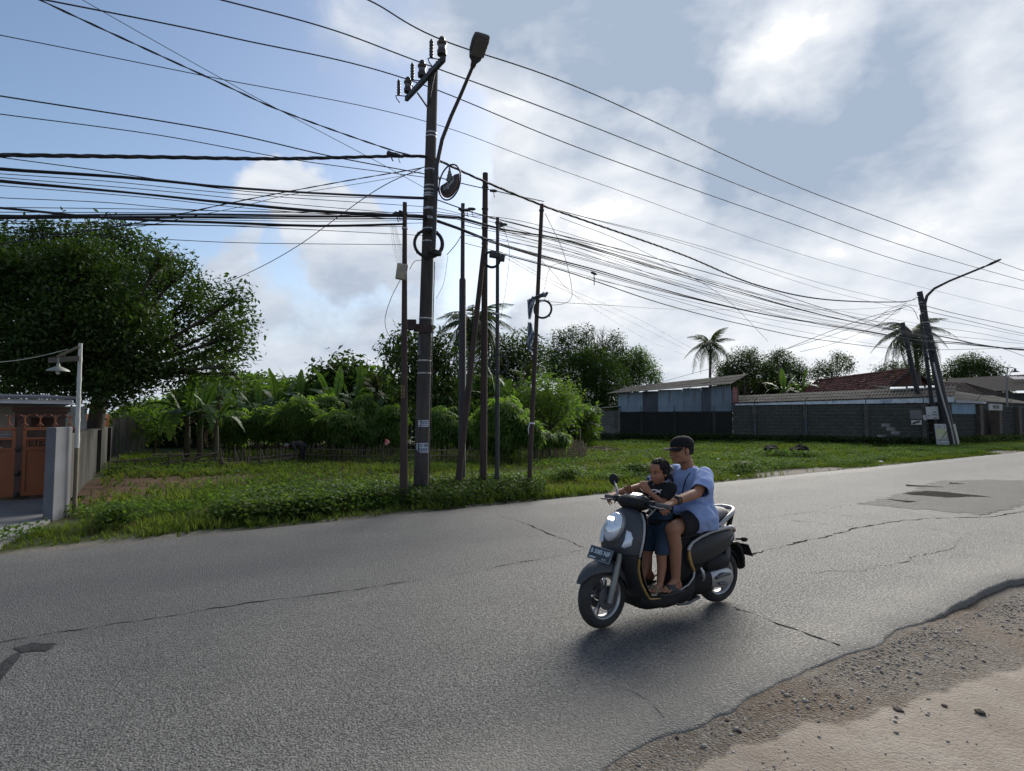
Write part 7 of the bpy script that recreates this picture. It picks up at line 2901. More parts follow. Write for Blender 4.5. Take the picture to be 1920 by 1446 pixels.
mb.tube([(-.62, .085, .26), (-.66, .095, .44), (-.66, .10, .50)], [.022, .030, .024], 10)
mb.build('shock_absorber', m_dalu, SC, True)
mb = MB()
mb.tube([(-.255, .165, .375), (-.265, .175, .345), (-.275, .178, .30), (-.272, .170, .27)], [.010, .016, .014, .008], 8)
mb.build('passenger_peg', m_alu, SC, True)
mb = MB()
mb.tube([(-.30, .10, .115), (-.12, .15, .105), (.0, .155, .115), (.02, .15, .13)], [.014, .011, .010, .008], 8)
mb.build('side_stand', m_dalu, SC, True)
mb = MB()
mb.tube([(-.20, -.10, .18), (-.35, -.14, .19), (-.5, -.16, .24), (-.80, -.165, .30)], [.02, .02, .055, .05], 12)
mb.build('exhaust', m_dalu, SC, True)
# white cable wrap seen at the bars
mb = MB()
for k, (a_, b_, c_) in enumerate((((.27, .12, .95), (.25, .18, .90), (.30, .16, .84)), ((.29, .10, .90), (.25, .14, .87), (.31, .12, .80)))):
    mb.tube(catmull([a_, b_, c_], 6), .006, 6)
mb.build('bar_cable', m_trim, SC, True)

# ================================================================== people
def skin_mat(name, c, c2):
    m = bpy.data.materials.new(name)
    m.use_nodes = True
    t = NT(m.node_tree)
    co = t.n('ShaderNodeTexCoord').outputs['Object']
    cc = t.mix(t.rng(t.noise(co, 9, 4, .6), .35, .65), c, c2)
    p = t.n('ShaderNodeBsdfPrincipled', {'Base Color': cc, 'Roughness': .55, 'Specular IOR Level': .35, 'Subsurface Weight': .12, 'Subsurface Radius': (.012, .005, .003), 'Subsurface Scale': .5})
    t.n('ShaderNodeOutputMaterial', {0: p.outputs[0]})
    return m


def cloth_mat(name, c, c2, fold=14.0, strength=.5, rough=.9):
    m = bpy.data.materials.new(name)
    m.use_nodes = True
    t = NT(m.node_tree)
    co = t.n('ShaderNodeTexCoord').outputs['Object']
    cc = t.mix(t.rng(t.noise(co, 6, 3, .6), .35, .65), c, c2)
    p = t.n('ShaderNodeBsdfPrincipled', {'Base Color': cc, 'Roughness': rough, 'Specular IOR Level': .12})
    n = t.noise(t.vm('MULTIPLY', co, (1, 1, .55)), fold, 3, .5, .6)
    b = t.n('ShaderNodeBump', {'Strength': strength, 'Distance': .02, 'Height': n})
    t.set(p, 'Normal', b.outputs[0])
    t.n('ShaderNodeOutputMaterial', {0: p.outputs[0]})
    return m


k_skin = skin_mat('tanned_skin', (.30, .145, .085), (.25, .118, .068))
k_skinc = skin_mat('child_skin', (.29, .135, .078), (.25, .115, .065))
k_skind = skin_mat('dark_skin', (.14, .07, .045), (.11, .055, .035))
k_shirt = cloth_mat('light_blue_cotton', (.265, .345, .570), (.235, .310, .520), 10, .7)
k_shorts = cloth_mat('black_shorts_cloth', (.014, .014, .017), (.020, .020, .024), 14, .4)
k_cap = cloth_mat('black_cap_cloth', (.012, .012, .014), (.018, .018, .021), 40, .2)
k_hair = cloth_mat('black_hair', (.010, .009, .009), (.018, .015, .014), 60, .8, .6)
k_eye = make_mat('eye_dark', (.012, .010, .010), .2)
k_eyew = make_mat('eye_white', (.26, .24, .23), .5)
k_lip = make_mat('lip_tone', (.20, .075, .055), .5)
k_sand = make_mat('black_sandal', (.018, .018, .019), .7, (.03, .03, .03), 12)
k_sandc = make_mat('beige_sandal', (.33, .28, .21), .7, (.24, .20, .15), 12)
k_denim = cloth_mat('dark_denim', (.020, .036, .060), (.034, .054, .082), 22, .5)
k_tee = cloth_mat('black_tee', (.013, .013, .015), (.018, .018, .02), 16, .4)
k_white = cloth_mat('white_print_cloth', (.62, .58, .58), (.55, .50, .50), 20, .2)


def head(mb, M, s=1.0, kid=False):
    """skull, jaw, nose, ears added as overlapping solids; M maps head space (x forward, z up, origin mid head) to the body"""
    def B(c, r, rot=None):
        mb_ = MB()
        mb_.ball(c, r, 16, 12, rot)
        mb.add([M @ (Vector(v) * s) for v in mb_.v], mb_.f)
    B((-.012, 0, .033), (.098, .076, .085))
    B((.020, 0, -.020), (.072, .066, .088))
    B((.040, 0, -.068), (.046, .048, .042))
    if kid:
        B((.030, 0, .045), (.070, .070, .070)); B((.056, .030, -.036), (.034, .034, .034)); B((.056, -.030, -.036), (.034, .034, .034)); B((.062, 0, -.080), (.020, .022, .018))
    else:
        B((.066, 0, -.090), (.024, .028, .020))          # chin
        B((-.010, .040, -.055), (.05, .030, .045)); B((-.010, -.040, -.055), (.05, .030, .045))   # jaw corners
        B((.076, 0, .030), (.022, .052, .012))           # brow
    B((.058, .036, -.022), (.030, .026, .024)); B((.058, -.036, -.022), (.030, .026, .024))   # cheeks
    B((.096, 0, -.010), (.007 if kid else .013, .010, .026))          # nose ridge
    B((.104, 0, -.028), (.014, .014, .012)); B((.096, .012, -.030), (.012, .010, .010)); B((.096, -.012, -.030), (.012, .010, .010))
    B((.084, 0, -.054), (.014, .026, .007)); B((.083, 0, -.064), (.014, .022, .007))          # lips
    for y in (-1, 1):
        B((-.012, y * .078, -.008), (.018, .010, .032), Matrix.Rotation(y * .25, 3, 'Z'))
        B((-.006, y * .080, -.030), (.010, .008, .012))


def face_parts(parent, M, s=1.0):
    for y in (-1, 1):
        mb = MB()
        mb.ball((.082, y * .030, .004), (.010, .0150, .0060), 12, 8)
        mb.v = [tuple(M @ (Vector(v) * s)) for v in mb.v]
        e = mb.build('eye', k_eyew, parent, True)
        mb = MB()
        mb.ball((.0865, y * .029, .004), (.0065, .0085, .0066), 10, 8)
        mb.v = [tuple(M @ (Vector(v) * s)) for v in mb.v]
        mb.build('iris', k_eye, e, True)
        mb = MB()
        mb.tube([(.086, y * .012, .026), (.090, y * .030, .031), (.078, y * .050, .024)], [.003, .0042, .002], 6)
        mb.v = [tuple(M @ (Vector(v) * s)) for v in mb.v]
        mb.build('eyebrow', k_hair, parent, True)
        mb = MB()
        mb.tube([(.090, y * .014, .010), (.093, y * .030, .0135), (.082, y * .046, .009)], [.002, .003, .002], 6)
        mb.v = [tuple(M @ (Vector(v) * s)) for v in mb.v]
        mb.build('upper_lid', k_hair, parent, True)
    mb = MB()
    mb.tube([(.090, -.022, -.0585), (.0985, 0, -.0575), (.090, .022, -.0585)], [.003, .0048, .003], 8)
    mb.v = [tuple(M @ (Vector(v) * s)) for v in mb.v]
    mb.build('mouth', k_lip, parent, True)


def hand(mb, wrist, fdir, palm_n, side, s=1.0, curl=1.2, spread=.06, thumb=1.0, rr=.0082):
    """palm, four unequal curled fingers, thumb off the side; fdir: fingers' direction, palm_n: where the palm faces, side: thumb side sign"""
    f = Vector(fdir).normalized()
    n = Vector(palm_n)
    n = (n - f * n.dot(f)).normalized()
    a = f.cross(n).normalized() * side              # towards the thumb
    w = Vector(wrist)
    for k in range(4):
        off = (1.5 - k) * .0195 * s
        p0 = w + f * .012 * s + a * off * .7
        p1 = w + f * (.078 - .006 * abs(k - 1)) * s + a * off
        capsule(mb, p0, p1, .0135 * s, .0115 * s, 8)
        L = (.074, .082, .077, .060)[k] * s
        d = (f + a * (1.5 - k) * spread).normalized()
        p = p1
        ang = 0.0
        for j, fr_ in enumerate((.44, .32, .24)):
            ang += curl * (.30, .42, .30)[j] * 1.6
            dd = d * math.cos(ang) + n * math.sin(ang)
            q = p + dd * L * fr_
            capsule(mb, p, q, rr * s * (1.08 - .08 * j), rr * s * (1.0 - .08 * j), 8)
            p = q
    b = w + f * .022 * s + a * .028 * s + n * .004 * s
    d1 = (f * .62 + a * .62 + n * .45 * thumb).normalized()
    d2 = (f * .80 + a * .15 + n * .62 * thumb).normalized()
    capsule(mb, b, b + d1 * .036 * s, .0135 * s, .0105 * s, 8)
    capsule(mb, b + d1 * .036 * s, b + d1 * .036 * s + d2 * .030 * s, .0105 * s, .0085 * s, 8)
    capsule(mb, b + d1 * .036 * s + d2 * .030 * s, b + d1 * .036 * s + d2 * .052 * s, .0088 * s, .0070 * s, 8)


def foot(mb, ankle, heel, toe, s=1.0, toes=True):
    ankle, heel, toe = Vector(ankle), Vector(heel), Vector(toe)
    d = (toe - heel).normalized()
    y = Vector((0, 0, 1)).cross(d).normalized()
    capsule(mb, ankle, heel + Vector((0, 0, .028 * s)) + d * .02 * s, .036 * s, .032 * s, 12)
    capsule(mb, heel + d * .02 * s + Vector((0, 0, .025 * s)), heel.lerp(toe, .72) + Vector((0, 0, .020 * s)), .030 * s, .026 * s, 12)
    capsule(mb, ankle, heel.lerp(toe, .66) + Vector((0, 0, .024 * s)), .034 * s, .022 * s, 12)
    for k in range(5):
        off = (k - 2) * .0155 * s
        L = (1.0, .98, .93, .87, .80)[k]
        p0 = heel.lerp(toe, .66) + y * off * 1.1 + Vector((0, 0, .016 * s))
        p1 = heel + (toe - heel) * L + y * off * 1.25 + Vector((0, 0, .010 * s))
        capsule(mb, p0, p1, .0125 * s, (.0115 if k == 0 else .0085) * s, 8)


def spine(mb, pts):
    """torso as a chain of flattened balls: (centre, rx, ry, rz)"""
    for (a, b) in zip(pts[:-1], pts[1:]):
        for k in range(4):
            f = k / 4
            c = Vector(a[0]).lerp(Vector(b[0]), f)
            mb.ball(c, tuple(a[1][i] + (b[1][i] - a[1][i]) * f for i in range(3)), 18, 12)
    mb.ball(pts[-1][0], pts[-1][1], 18, 12)


def person(label, loc, rz, group=None):
    pass


# ------------------------------------------------------------------ the rider
def make_rider():
    sk = MB()
    J = dict(shL=(-.325, .185, 1.125), shR=(-.325, -.185, 1.125), elL=(-.105, .275, 1.000), elR=(-.095, -.275, 1.005), wrL=(.195, .318, .962), wrR=(.195, -.318, .962),
             hipL=(-.36, .085, .765), hipR=(-.36, -.085, .765), knL=(.055, .165, .715), knR=(.055, -.165, .715), anL=(.020, .158, .310), anR=(.020, -.158, .310))
    V = {k: Vector(v) for k, v in J.items()}
    # torso, neck
    spine(sk, [((-.37, 0, .775), (.115, .150, .090)), ((-.375, 0, .87), (.100, .135, .08)), ((-.365, 0, 1.00), (.105, .150, .09)), ((-.345, 0, 1.09), (.095, .160, .075)), ((-.325, 0, 1.14), (.06, .11, .05))])
    capsule(sk, (-.322, 0, 1.13), (-.268, 0, 1.255), .058, .052, 14)
    HM = Matrix.Translation((-.232, 0, 1.325)) @ Matrix.Rotation(R_(-17), 4, 'Z') @ Matrix.Rotation(R_(4), 4, 'Y')
    head(sk, HM, 1.0)
    for s in 'LR':
        capsule(sk, V['sh' + s], V['el' + s], .054, .040, 14)
        m_ = V['el' + s].lerp(V['wr' + s], .3)
        capsule(sk, V['el' + s], m_, .041, .041, 14)
        capsule(sk, m_, V['wr' + s], .041, .027, 14)
        capsule(sk, V['hip' + s], V['kn' + s], .088, .060, 16)
        capsule(sk, V['kn' + s], V['kn' + s].lerp(V['an' + s], .32) + Vector((-.018, 0, 0)), .056, .054, 16)
        capsule(sk, V['kn' + s].lerp(V['an' + s], .32) + Vector((-.018, 0, 0)), V['an' + s], .054, .034, 16)
        y = 1 if s == 'L' else -1
        foot(sk, V['an' + s], (-.030, y * .150, .238), (.200, y * .172, .236), 1.0)
        hand(sk, V['wr' + s] + Vector((.018, 0, -.004)), (.92, y * .10, -.28), (.15, 0, -1), -y if True else y, 1.0, 1.25)
    body = fuse('person', sk, k_skin, None, .0062, 5)
    tag(body, 'man in a black cap and light blue T-shirt riding the scooter', 'person')
    body.location = SC.location
    body.rotation_euler = SC.rotation_euler
    face_parts(body, HM)
    # T-shirt
    sh = MB()
    spine(sh, [((-.372, 0, .735), (.120, .168, .05)), ((-.374, 0, .80), (.118, .166, .08)), ((-.375, 0, .90), (.115, .164, .08)), ((-.368, 0, 1.01), (.118, .172, .09)), ((-.348, 0, 1.085), (.112, .182, .075)), ((-.325, 0, 1.14), (.075, .135, .045)), ((-.318, 0, 1.165), (.064, .085, .025))])
    for y in (-1, 1):
        capsule(sh, (-.33, y * .162, 1.122), (-.215, y * .240, 1.055), .068, .070, 16)
        capsule(sh, (-.215, y * .240, 1.055), (-.165, y * .262, 1.030), .070, .071, 16)
        capsule(sh, (-.36, y * .085, .775), (-.275, y * .110, .772), .128, .120, 16)
    sh.ball((-.40, .10, .705), (.10, .085, .075), 14, 10)
    sh.ball((-.40, -.10, .705), (.10, .085, .075), 14, 10)
    sh.ball((-.40, .155, .685), (.065, .035, .055), 12, 8)
    shirt = fuse('shirt', sh, k_shirt, body, .009, 5)
    # open the neck, cuffs and hem by cutting the caps off
    bm = bmesh.new()
    bm.from_mesh(shirt.data)
    kill = []
    for f in bm.faces:
        c = f.calc_center_median()
        nk = (c - Vector((-.315, 0, 1.178))).length < .066 and c.z > 1.150
        sl = any((c - Vector((-.122, y * .283, 1.008))).length < .066 for y in (-1, 1))
        hm = c.z < .672
        if nk or sl or hm:
            kill.append(f)
    bmesh.ops.delete(bm, geom=kill, context='FACES')
    r = random.Random(3)
    for q in bm.verts:
        n = mnoise.noise((q.co.x * 9, q.co.y * 9, q.co.z * 5)) * .010 + mnoise.noise((q.co.x * 22, q.co.y * 22, q.co.z * 12)) * .004 + (.5 - abs(mnoise.noise((q.co.x * 6 + q.co.z * 5, q.co.y * 6, q.co.z * 13 - q.co.x * 7)))) * .026 * min(1, max(0, 1.16 - q.co.z) * 8)
        q.co += q.normal * n
    bm.to_mesh(shirt.data)
    bm.free()
    sd = shirt.modifiers.new('t', 'SOLIDIFY')
    sd.thickness = .006
    sd.offset = 1
    mb = MB()
    mb.tube([Vector((-.318, 0, 1.168)) + Vector((.060 * math.cos(a), .070 * math.sin(a), -.018 * math.cos(a))) for a in np.linspace(0, 2 * math.pi, 25)], .0065, 6)
    mb.build('collar_rib', k_shirt, shirt, True)
    # pocket seam
    mb = MB()
    mb.tube([(-.246, .055, 1.045), (-.243, .085, 1.040), (-.248, .115, 1.036)], .0022, 5)
    mb.build('pocket_seam', k_shirt, shirt, True)
    # lanyard / bag strap
    mb = MB()
    mb.tube(catmull([(-.30, .085, 1.172), (-.245, .070, 1.13), (-.228, .035, 1.06), (-.232, .005, .98), (-.238, -.01, .95)], 6), .0055, 6)
    mb.build('neck_strap', make_mat('dark_strap', (.035, .04, .065), .8), body, True)
    # shorts
    so = MB()
    spine(so, [((-.37, 0, .745), (.128, .162, .07)), ((-.372, 0, .80), (.125, .158, .06))])
    for y in (-1, 1):
        capsule(so, (-.34, y * .088, .760), (-.10, y * .138, .738), .104, .094, 16)
        capsule(so, (-.10, y * .138, .738), (-.045, y * .148, .732), .094, .094, 16)
    shorts = fuse('shorts', so, k_shorts, body, .009, 4)
    bm = bmesh.new()
    bm.from_mesh(shorts.data)
    bmesh.ops.delete(bm, geom=[f for f in bm.faces if f.calc_center_median().x > -.022], context='FACES')
    bm.to_mesh(shorts.data)
    bm.free()
    sd = shorts.modifiers.new('t', 'SOLIDIFY')
    sd.thickness = .005
    # cap
    cp = MB()
    rings = []
    for k in range(9):
        a = math.pi / 2 * k / 8
        rad = math.cos(a) ** .8
        z = .050 + .078 * math.sin(a)
        rings.append([HM @ Vector((-.010 + .1055 * rad * math.cos(b), .0835 * rad * math.sin(b), z - .004)) for b in np.linspace(0, 2 * math.pi, 24, endpoint=False)])
    rings = [[HM @ Vector((-.010 + .1055 * math.cos(b), .0835 * math.sin(b), .034)) for b in np.linspace(0, 2 * math.pi, 24, endpoint=False)]] + rings
    cp.loft(rings)
    cap_ = cp.build('cap', k_cap, body, True)
    br = MB()
    up2, dn2 = [], []
    n = 16
    for row in range(5):
        f = row / 4
        for j in range(n + 1):
            b = R_(-72) + R_(144) * j / n
            base = Vector((-.010 + .108 * math.cos(b), .086 * math.sin(b), .030))
            out = Vector((.074 * f * max(math.cos(b), .0) ** .5, .010 * f * math.sin(b), -.014 * f * f - .016 * f * abs(math.sin(b)) ** 2 + .006 * f))
            up2.append(HM @ (base + out))
            dn2.append(HM @ (base + out + Vector((0, 0, -.005))))
    N_ = len(up2)
    fs = []
    for row in range(4):
        for j in range(n):
            i0 = row * (n + 1) + j
            fs.append((i0, i0 + 1, i0 + n + 2, i0 + n + 1))
            fs.append((N_ + i0 + 1, N_ + i0, N_ + i0 + n + 1, N_ + i0 + n + 2))
    for j in range(n):
        i0 = 4 * (n + 1) + j
        fs.append((i0, i0 + 1, N_ + i0 + 1, N_ + i0))
    br.add(up2 + dn2, fs)
    br.build('brim', k_cap, cap_, True)
    mb = MB()
    mb.ball(HM @ Vector((-.010, 0, .125)), .006, 8, 6)
    mb.build('button', k_cap, cap_, True)
    # short hair under the cap
    hb = MB()
    rings = []
    for z, kx, ky in ((.045, 1.0, 1.0), (.02, .985, .99), (-.01, .93, .97), (-.035, .86, .90)):
        rings.append([HM @ Vector((-.014 + .1015 * kx * math.cos(b), .0795 * ky * math.sin(b), z)) for b in np.linspace(R_(78), R_(282), 18)])
    hb.loft(rings, cap=False, closed=False)
    h_ = hb.build('hair', k_hair, body, True)
    sd = h_.modifiers.new('t', 'SOLIDIFY')
    sd.thickness = .006
    # watch on the near wrist
    w0, w1 = V['elL'], V['wrL']
    d = (w1 - w0).normalized()
    c = w0.lerp(w1, .90)
    mb = MB()
    mb.lathe(c - d * .014, d, [(.030, 0), (.0345, .002), (.0345, .026), (.030, .028)], 16)
    wt_ = mb.build('watch', k_sand, body, True)
    mb = MB()
    mb.lathe(c + Vector((0, .012, .028)), (0, .45, 1), [(.005, 0), (.021, .001), (.021, .012), (.017, .014)], 16)
    mb.build('watch_case', m_plas, wt_, True)
    c = w0.lerp(w1, .80)
    mb = MB()
    mb.torus(c, d, .0345, .004, 20, 6)
    mb.build('wrist_cord', k_sand, body, True)
    # sandals
    for y in (1, -1):
        mb = MB()
        ol_ = [(-.048, -.032), (-.055, 0), (-.048, .032), (.03, .034), (.12, .048), (.185, .046), (.215, .02), (.218, -.012), (.195, -.036), (.12, -.040), (.03, -.030)]
        mb.prism([(x, y * .160 + yy * y, .2195) for x, yy in ol_], (0, 0, .016))
        sdl = mb.build('sandal', k_sand, body)
        mb = MB()
        rg_ = []
        for x, h in ((.060, .066), (.085, .064), (.110, .056), (.135, .048)):
            rg_.append([(x, y * .162 + .048 * math.cos(a), .236 + h * math.sin(a)) for a in np.linspace(0, math.pi, 11)])
        mb.loft(rg_, cap=False, closed=False)
        st_ = mb.build('strap', k_sand, sdl, True)
        sd = st_.modifiers.new('t', 'SOLIDIFY')
        sd.thickness = .005
    return body


RIDER = make_rider()


# backpack strap / patterned bag behind the rider's far shoulder
def make_bag():
    mb = MB()
    mb.bbox((0, 0, 0), (.10, .09, .15), Matrix.Rotation(.35, 3, 'Y'), .03)
    c = SC.matrix_basis @ Vector((-.285, -.245, 1.145)) if False else None
    rt = thing('shoulder_bag', 'dark patterned bag on the far shoulder of the man', 'bag', (0, 0, 0))
    Mx = Matrix.Translation(SC.location) @ Matrix.Rotation(SC_A, 4, 'Z')
    rt.location = Mx @ Vector((-.245, -.165, 1.105))
    rt.rotation_euler = (0, 0, SC_A)
    mb.build('bag_body', make_mat('black_white_pattern', (.02, .02, .025), .8, (.30, .29, .29), 34, mixlo=.52, mixhi=.56), rt, True)


make_bag()


# ------------------------------------------------------------------ the child standing in front of him
def make_child():
    sk = MB()
    Hc = (.030, 0, 1.150)
    HM = Matrix.Translation(Hc) @ Matrix.Rotation(R_(2), 4, 'Z') @ Matrix.Rotation(R_(6), 4, 'Y')
    hs = .81
    head(sk, HM, hs, True)
    capsule(sk, (.005, 0, 1.02), (.018, 0, 1.09), .036, .034, 12)
    spine(sk, [((.02, 0, .72), (.075, .090, .06)), ((.02, 0, .82), (.072, .085, .06)), ((.012, 0, .95), (.075, .092, .06)), ((.005, 0, 1.030), (.060, .095, .040)), ((.005, 0, 1.050), (.04, .06, .03))])
    A = dict(shL=(.005, .100, 1.030), elL=(.120, .130, .920), wrL=(.205, .080, 1.000), shR=(.005, -.100, 1.030), elR=(.125, -.145, .915), wrR=(.225, -.120, .985))
    A = {k: Vector(v) for k, v in A.items()}
    for s in 'LR':
        capsule(sk, A['sh' + s], A['el' + s], .035, .028, 12)
        capsule(sk, A['el' + s], A['wr' + s], .028, .021, 12)
        y = 1 if s == 'L' else -1
        d = (A['wr' + s] - A['el' + s]).normalized()
        if s == 'L':
            hand(sk, A['wrL'] + d * .012, (.45, -.35, .80), (-.6, -.7, 0), 1, .74, .55, .10, 1, .0095)
        else:
            hand(sk, A['wrR'] + d * .012, (.75, .25, .60), (.3, .8, -.4), -1, .74, .15, .22, .4, .0095)
    L_ = dict(hL=(.03, .060, .70), kL=(.120, .105, .495), aL=(.150, .115, .285), hR=(.03, -.055, .70), kR=(.110, -.060, .500), aR=(.205, -.030, .295))
    L_ = {k: Vector(v) for k, v in L_.items()}
    for s in 'LR':
        capsule(sk, L_['h' + s], L_['k' + s], .062, .044, 14)
        capsule(sk, L_['k' + s], L_['k' + s].lerp(L_['a' + s], .35) - Vector((.010, 0, 0)), .041, .039, 14)
        capsule(sk, L_['k' + s].lerp(L_['a' + s], .35) - Vector((.010, 0, 0)), L_['a' + s], .039, .025, 14)
    foot(sk, L_['aL'], (.115, .112, .236), (.268, .128, .236), .72)
    foot(sk, L_['aR'], (.165, -.032, .236), (.300, -.020, .236), .70)
    body = fuse('person', sk, k_skinc, None, .0056, 5)
    tag(body, 'small child in a black T-shirt standing on the scooter floor before the man', 'person')
    body.location = SC.location
    body.rotation_euler = SC.rotation_euler
    face_parts(body, HM, hs)
    # hair: a full cap of short curls
    hb = MB()
    r = random.Random(9)
    for k in range(190):
        u, v_ = r.uniform(0, 2 * math.pi), r.uniform(-.45, 1)
        d = Vector((math.cos(u) * math.sqrt(1 - v_ * v_), math.sin(u) * math.sqrt(1 - v_ * v_), v_))
        if d.x > .52 and d.z < .62:
            continue
        if d.x > .2 and d.z < .18:
            continue
        p = Vector((-.016 + .098 * d.x, .078 * d.y, .036 + .094 * d.z))
        hb.ball(HM @ (p * hs), r.uniform(.014, .021), 7, 5)
    hb.ball(HM @ (Vector((-.024, 0, .040)) * hs), tuple(q * hs for q in (.096, .078, .094)), 16, 12)
    hb.ball(HM @ (Vector((-.055, 0, -.03)) * hs), tuple(q * hs for q in (.055, .066, .07)), 14, 10)
    fuse('hair', hb, k_hair, body, .006, 1)
    # T-shirt
    sh = MB()
    spine(sh, [((.018, 0, .735), (.092, .108, .04)), ((.018, 0, .80), (.090, .104, .05)), ((.010, 0, .94), (.090, .106, .06)), ((.003, 0, 1.020), (.076, .112, .042)), ((.003, 0, 1.050), (.050, .080, .024))])
    for y, e in ((1, 'elL'), (-1, 'elR')):
        s0, e0 = A['shL' if y > 0 else 'shR'], A[e]
        capsule(sh, s0, s0.lerp(e0, .62), .050, .052, 14)
    tee = fuse('shirt', sh, k_tee, body, .0075, 4)
    bm = bmesh.new()
    bm.from_mesh(tee.data)
    kill = []
    for f in bm.faces:
        c = f.calc_center_median()
        if (c - Vector((.006, 0, 1.070))).length < .042 and c.z > 1.050:
            kill.append(f)
        for y, e in ((1, 'elL'), (-1, 'elR')):
            s0, e0 = A['shL' if y > 0 else 'shR'], A[e]
            d = (e0 - s0).normalized()
            if (c - s0).dot(d) > (e0 - s0).length * .62 + .030 and (c - s0.lerp(e0, .8)).length < .08:
                kill.append(f)
    bmesh.ops.delete(bm, geom=list(set(kill)), context='FACES')
    bm.to_mesh(tee.data)
    bm.free()
    sd = tee.modifiers.new('t', 'SOLIDIFY')
    sd.thickness = .004
    sd.offset = 1
    # white print on the chest: a ring and a slash
    mb = MB()
    ce = Vector((.088, .030, .935))
    rg_ = [(.111 - .30 * (yy * yy) * 9, yy, zz) for yy, zz in [(.050 * math.cos(a) + .030, .985 + .030 * math.sin(a)) for a in np.linspace(0, 2 * math.pi, 20)]]
    mb.tube(rg_, .007, 6)
    mb.tube([(.112, -.03, .955), (.112, .02, .985), (.088, .085, 1.02)], .006, 6)
    mb.build('chest_print', k_white, tee, True)
    # denim shorts
    so = MB()
    spine(so, [((.02, 0, .695), (.090, .106, .05)), ((.02, 0, .82), (.098, .112, .04))])
    for h_, k_ in (('hL', 'kL'), ('hR', 'kR')):
        capsule(so, L_[h_], L_[h_].lerp(L_[k_], .82), .074, .062, 14)
    shorts = fuse('shorts', so, k_denim, body, .0075, 4)
    bm = bmesh.new()
    bm.from_mesh(shorts.data)
    bmesh.ops.delete(bm, geom=[f for f in bm.faces if f.calc_center_median().z < .515], context='FACES')
    bm.to_mesh(shorts.data)
    bm.free()
    sd = shorts.modifiers.new('t', 'SOLIDIFY')
    sd.thickness = .004
    for (hx, hy, tx, ty, s) in ((.115, .112, .268, .128, .74), (.165, -.032, .300, -.020, .72)):
        mb = MB()
        d = Vector((tx - hx, ty - hy, 0)).normalized()
        yv = Vector((-d.y, d.x, 0))
        o_ = Vector((hx, hy, .2195))
        L2 = math.hypot(tx - hx, ty - hy)
        ol_ = [(-.02, -.022), (-.026, 0), (-.02, .022), (.05, .026), (L2 * .8, .034), (L2 * 1.04, .020), (L2 * 1.06, -.012), (L2 * .8, -.030), (.05, -.022)]
        mb.prism([o_ + d * a + yv * b for a, b in ol_], (0, 0, .014))
        sdl = mb.build('sandal', k_sandc, body)
        for f, h in ((.30, .062), (.58, .045), (.72, .038)):
            mb = MB()
            mb.tube([o_ + d * (L2 * f) + yv * (.030 * math.cos(a)) + Vector((0, 0, .012 + h * math.sin(a))) for a in np.linspace(0, math.pi, 11)], .008, 6, squash=.5)
            mb.build('strap', k_sandc, sdl, True)
    return body


CHILD = make_child()


# ------------------------------------------------------------------ the bent figure by the fence
def make_farmer():
    Y = 21.2
    base = gnd(563, 866)
    Y = base.y
    o = Vector((base.x, base.y, 0))
    P = lambda px, py, dy=0.0: at(px, py, Y + dy) - o
    sk = MB()
    hip, chest, nk, hd_ = P(570, 836), P(551, 833), P(545, 834), P(537, 836.5)
    spine(sk, [(hip, (.10, .13, .11)), (hip.lerp(chest, .5) + Vector((0, 0, .05)), (.10, .12, .10)), (chest, (.11, .14, .10))])
    capsule(sk, chest, hd_, .06, .055)
    sk.ball(hd_, (.10, .085, .085), 14, 10)
    sk.ball(hd_ + Vector((-.06, 0, -.05)), (.05, .055, .05), 10, 8)
    sk.ball(hd_ + Vector((-.10, 0, -.035)), (.018, .014, .02), 8, 6)
    for dy in (-.12, .12):
        kn, an = P(565 + 4 * (dy > 0), 850, dy), P(566 + 5 * (dy > 0), 864.5, dy)
        capsule(sk, hip + Vector((0, dy * .8, -.02)), kn, .085, .058)
        capsule(sk, kn, an, .055, .038)
        capsule(sk, an + Vector((0, 0, .0)), an + Vector((-.16, 0, -.01)), .04, .03)
        el, wr = P(556, 846, dy * 1.4), P(555 - (4 if dy > 0 else 0), 855, dy)
        capsule(sk, chest + Vector((0, dy * 1.1, 0)), el, .05, .038)
        capsule(sk, el, wr, .036, .026)
        hand(sk, wr, (-.2, 0, -1), (-1, 0, 0), 1 if dy > 0 else -1, 1.0, .5, .1)
    body = fuse('person', sk, k_skind, None, .012, 4)
    body.location = o
    tag(body, 'person in dull dark clothes bending down at the stake fence', 'person')
    k_dull = cloth_mat('dull_brown_cloth', (.058, .048, .042), (.042, .035, .032), 8, .6)
    k_dark = cloth_mat('dark_trousers', (.022, .022, .026), (.03, .03, .034), 8, .5)
    sh = MB()
    spine(sh, [(hip + Vector((-.05, 0, .02)), (.11, .15, .11)), (hip.lerp(chest, .5) + Vector((0, 0, .055)), (.125, .145, .115)), (chest, (.135, .165, .12))])
    for dy in (-.12, .12):
        el = P(556, 846, dy * 1.4)
        capsule(sh, chest + Vector((0, dy * 1.1, 0)), el, .068, .055)
    fuse('shirt', sh, k_dull, body, .014, 4)
    so = MB()
    so.ball(hip, (.125, .15, .12), 14, 10)
    for dy in (-.12, .12):
        kn, an = P(565 + 4 * (dy > 0), 850, dy), P(566 + 5 * (dy > 0), 861, dy)
        capsule(so, hip + Vector((0, dy * .8, -.02)), kn, .10, .078)
        capsule(so, kn, an, .078, .060)
    fuse('trousers', so, k_dark, body, .014, 4)
    hb = MB()
    hb.ball(hd_ + Vector((.005, 0, .022)), (.112, .096, .078), 14, 10)
    hb.build('head_cloth', make_mat('grey_head_cloth', (.20, .20, .20), .9, (.14, .14, .14), 9), body, True)


make_farmer()

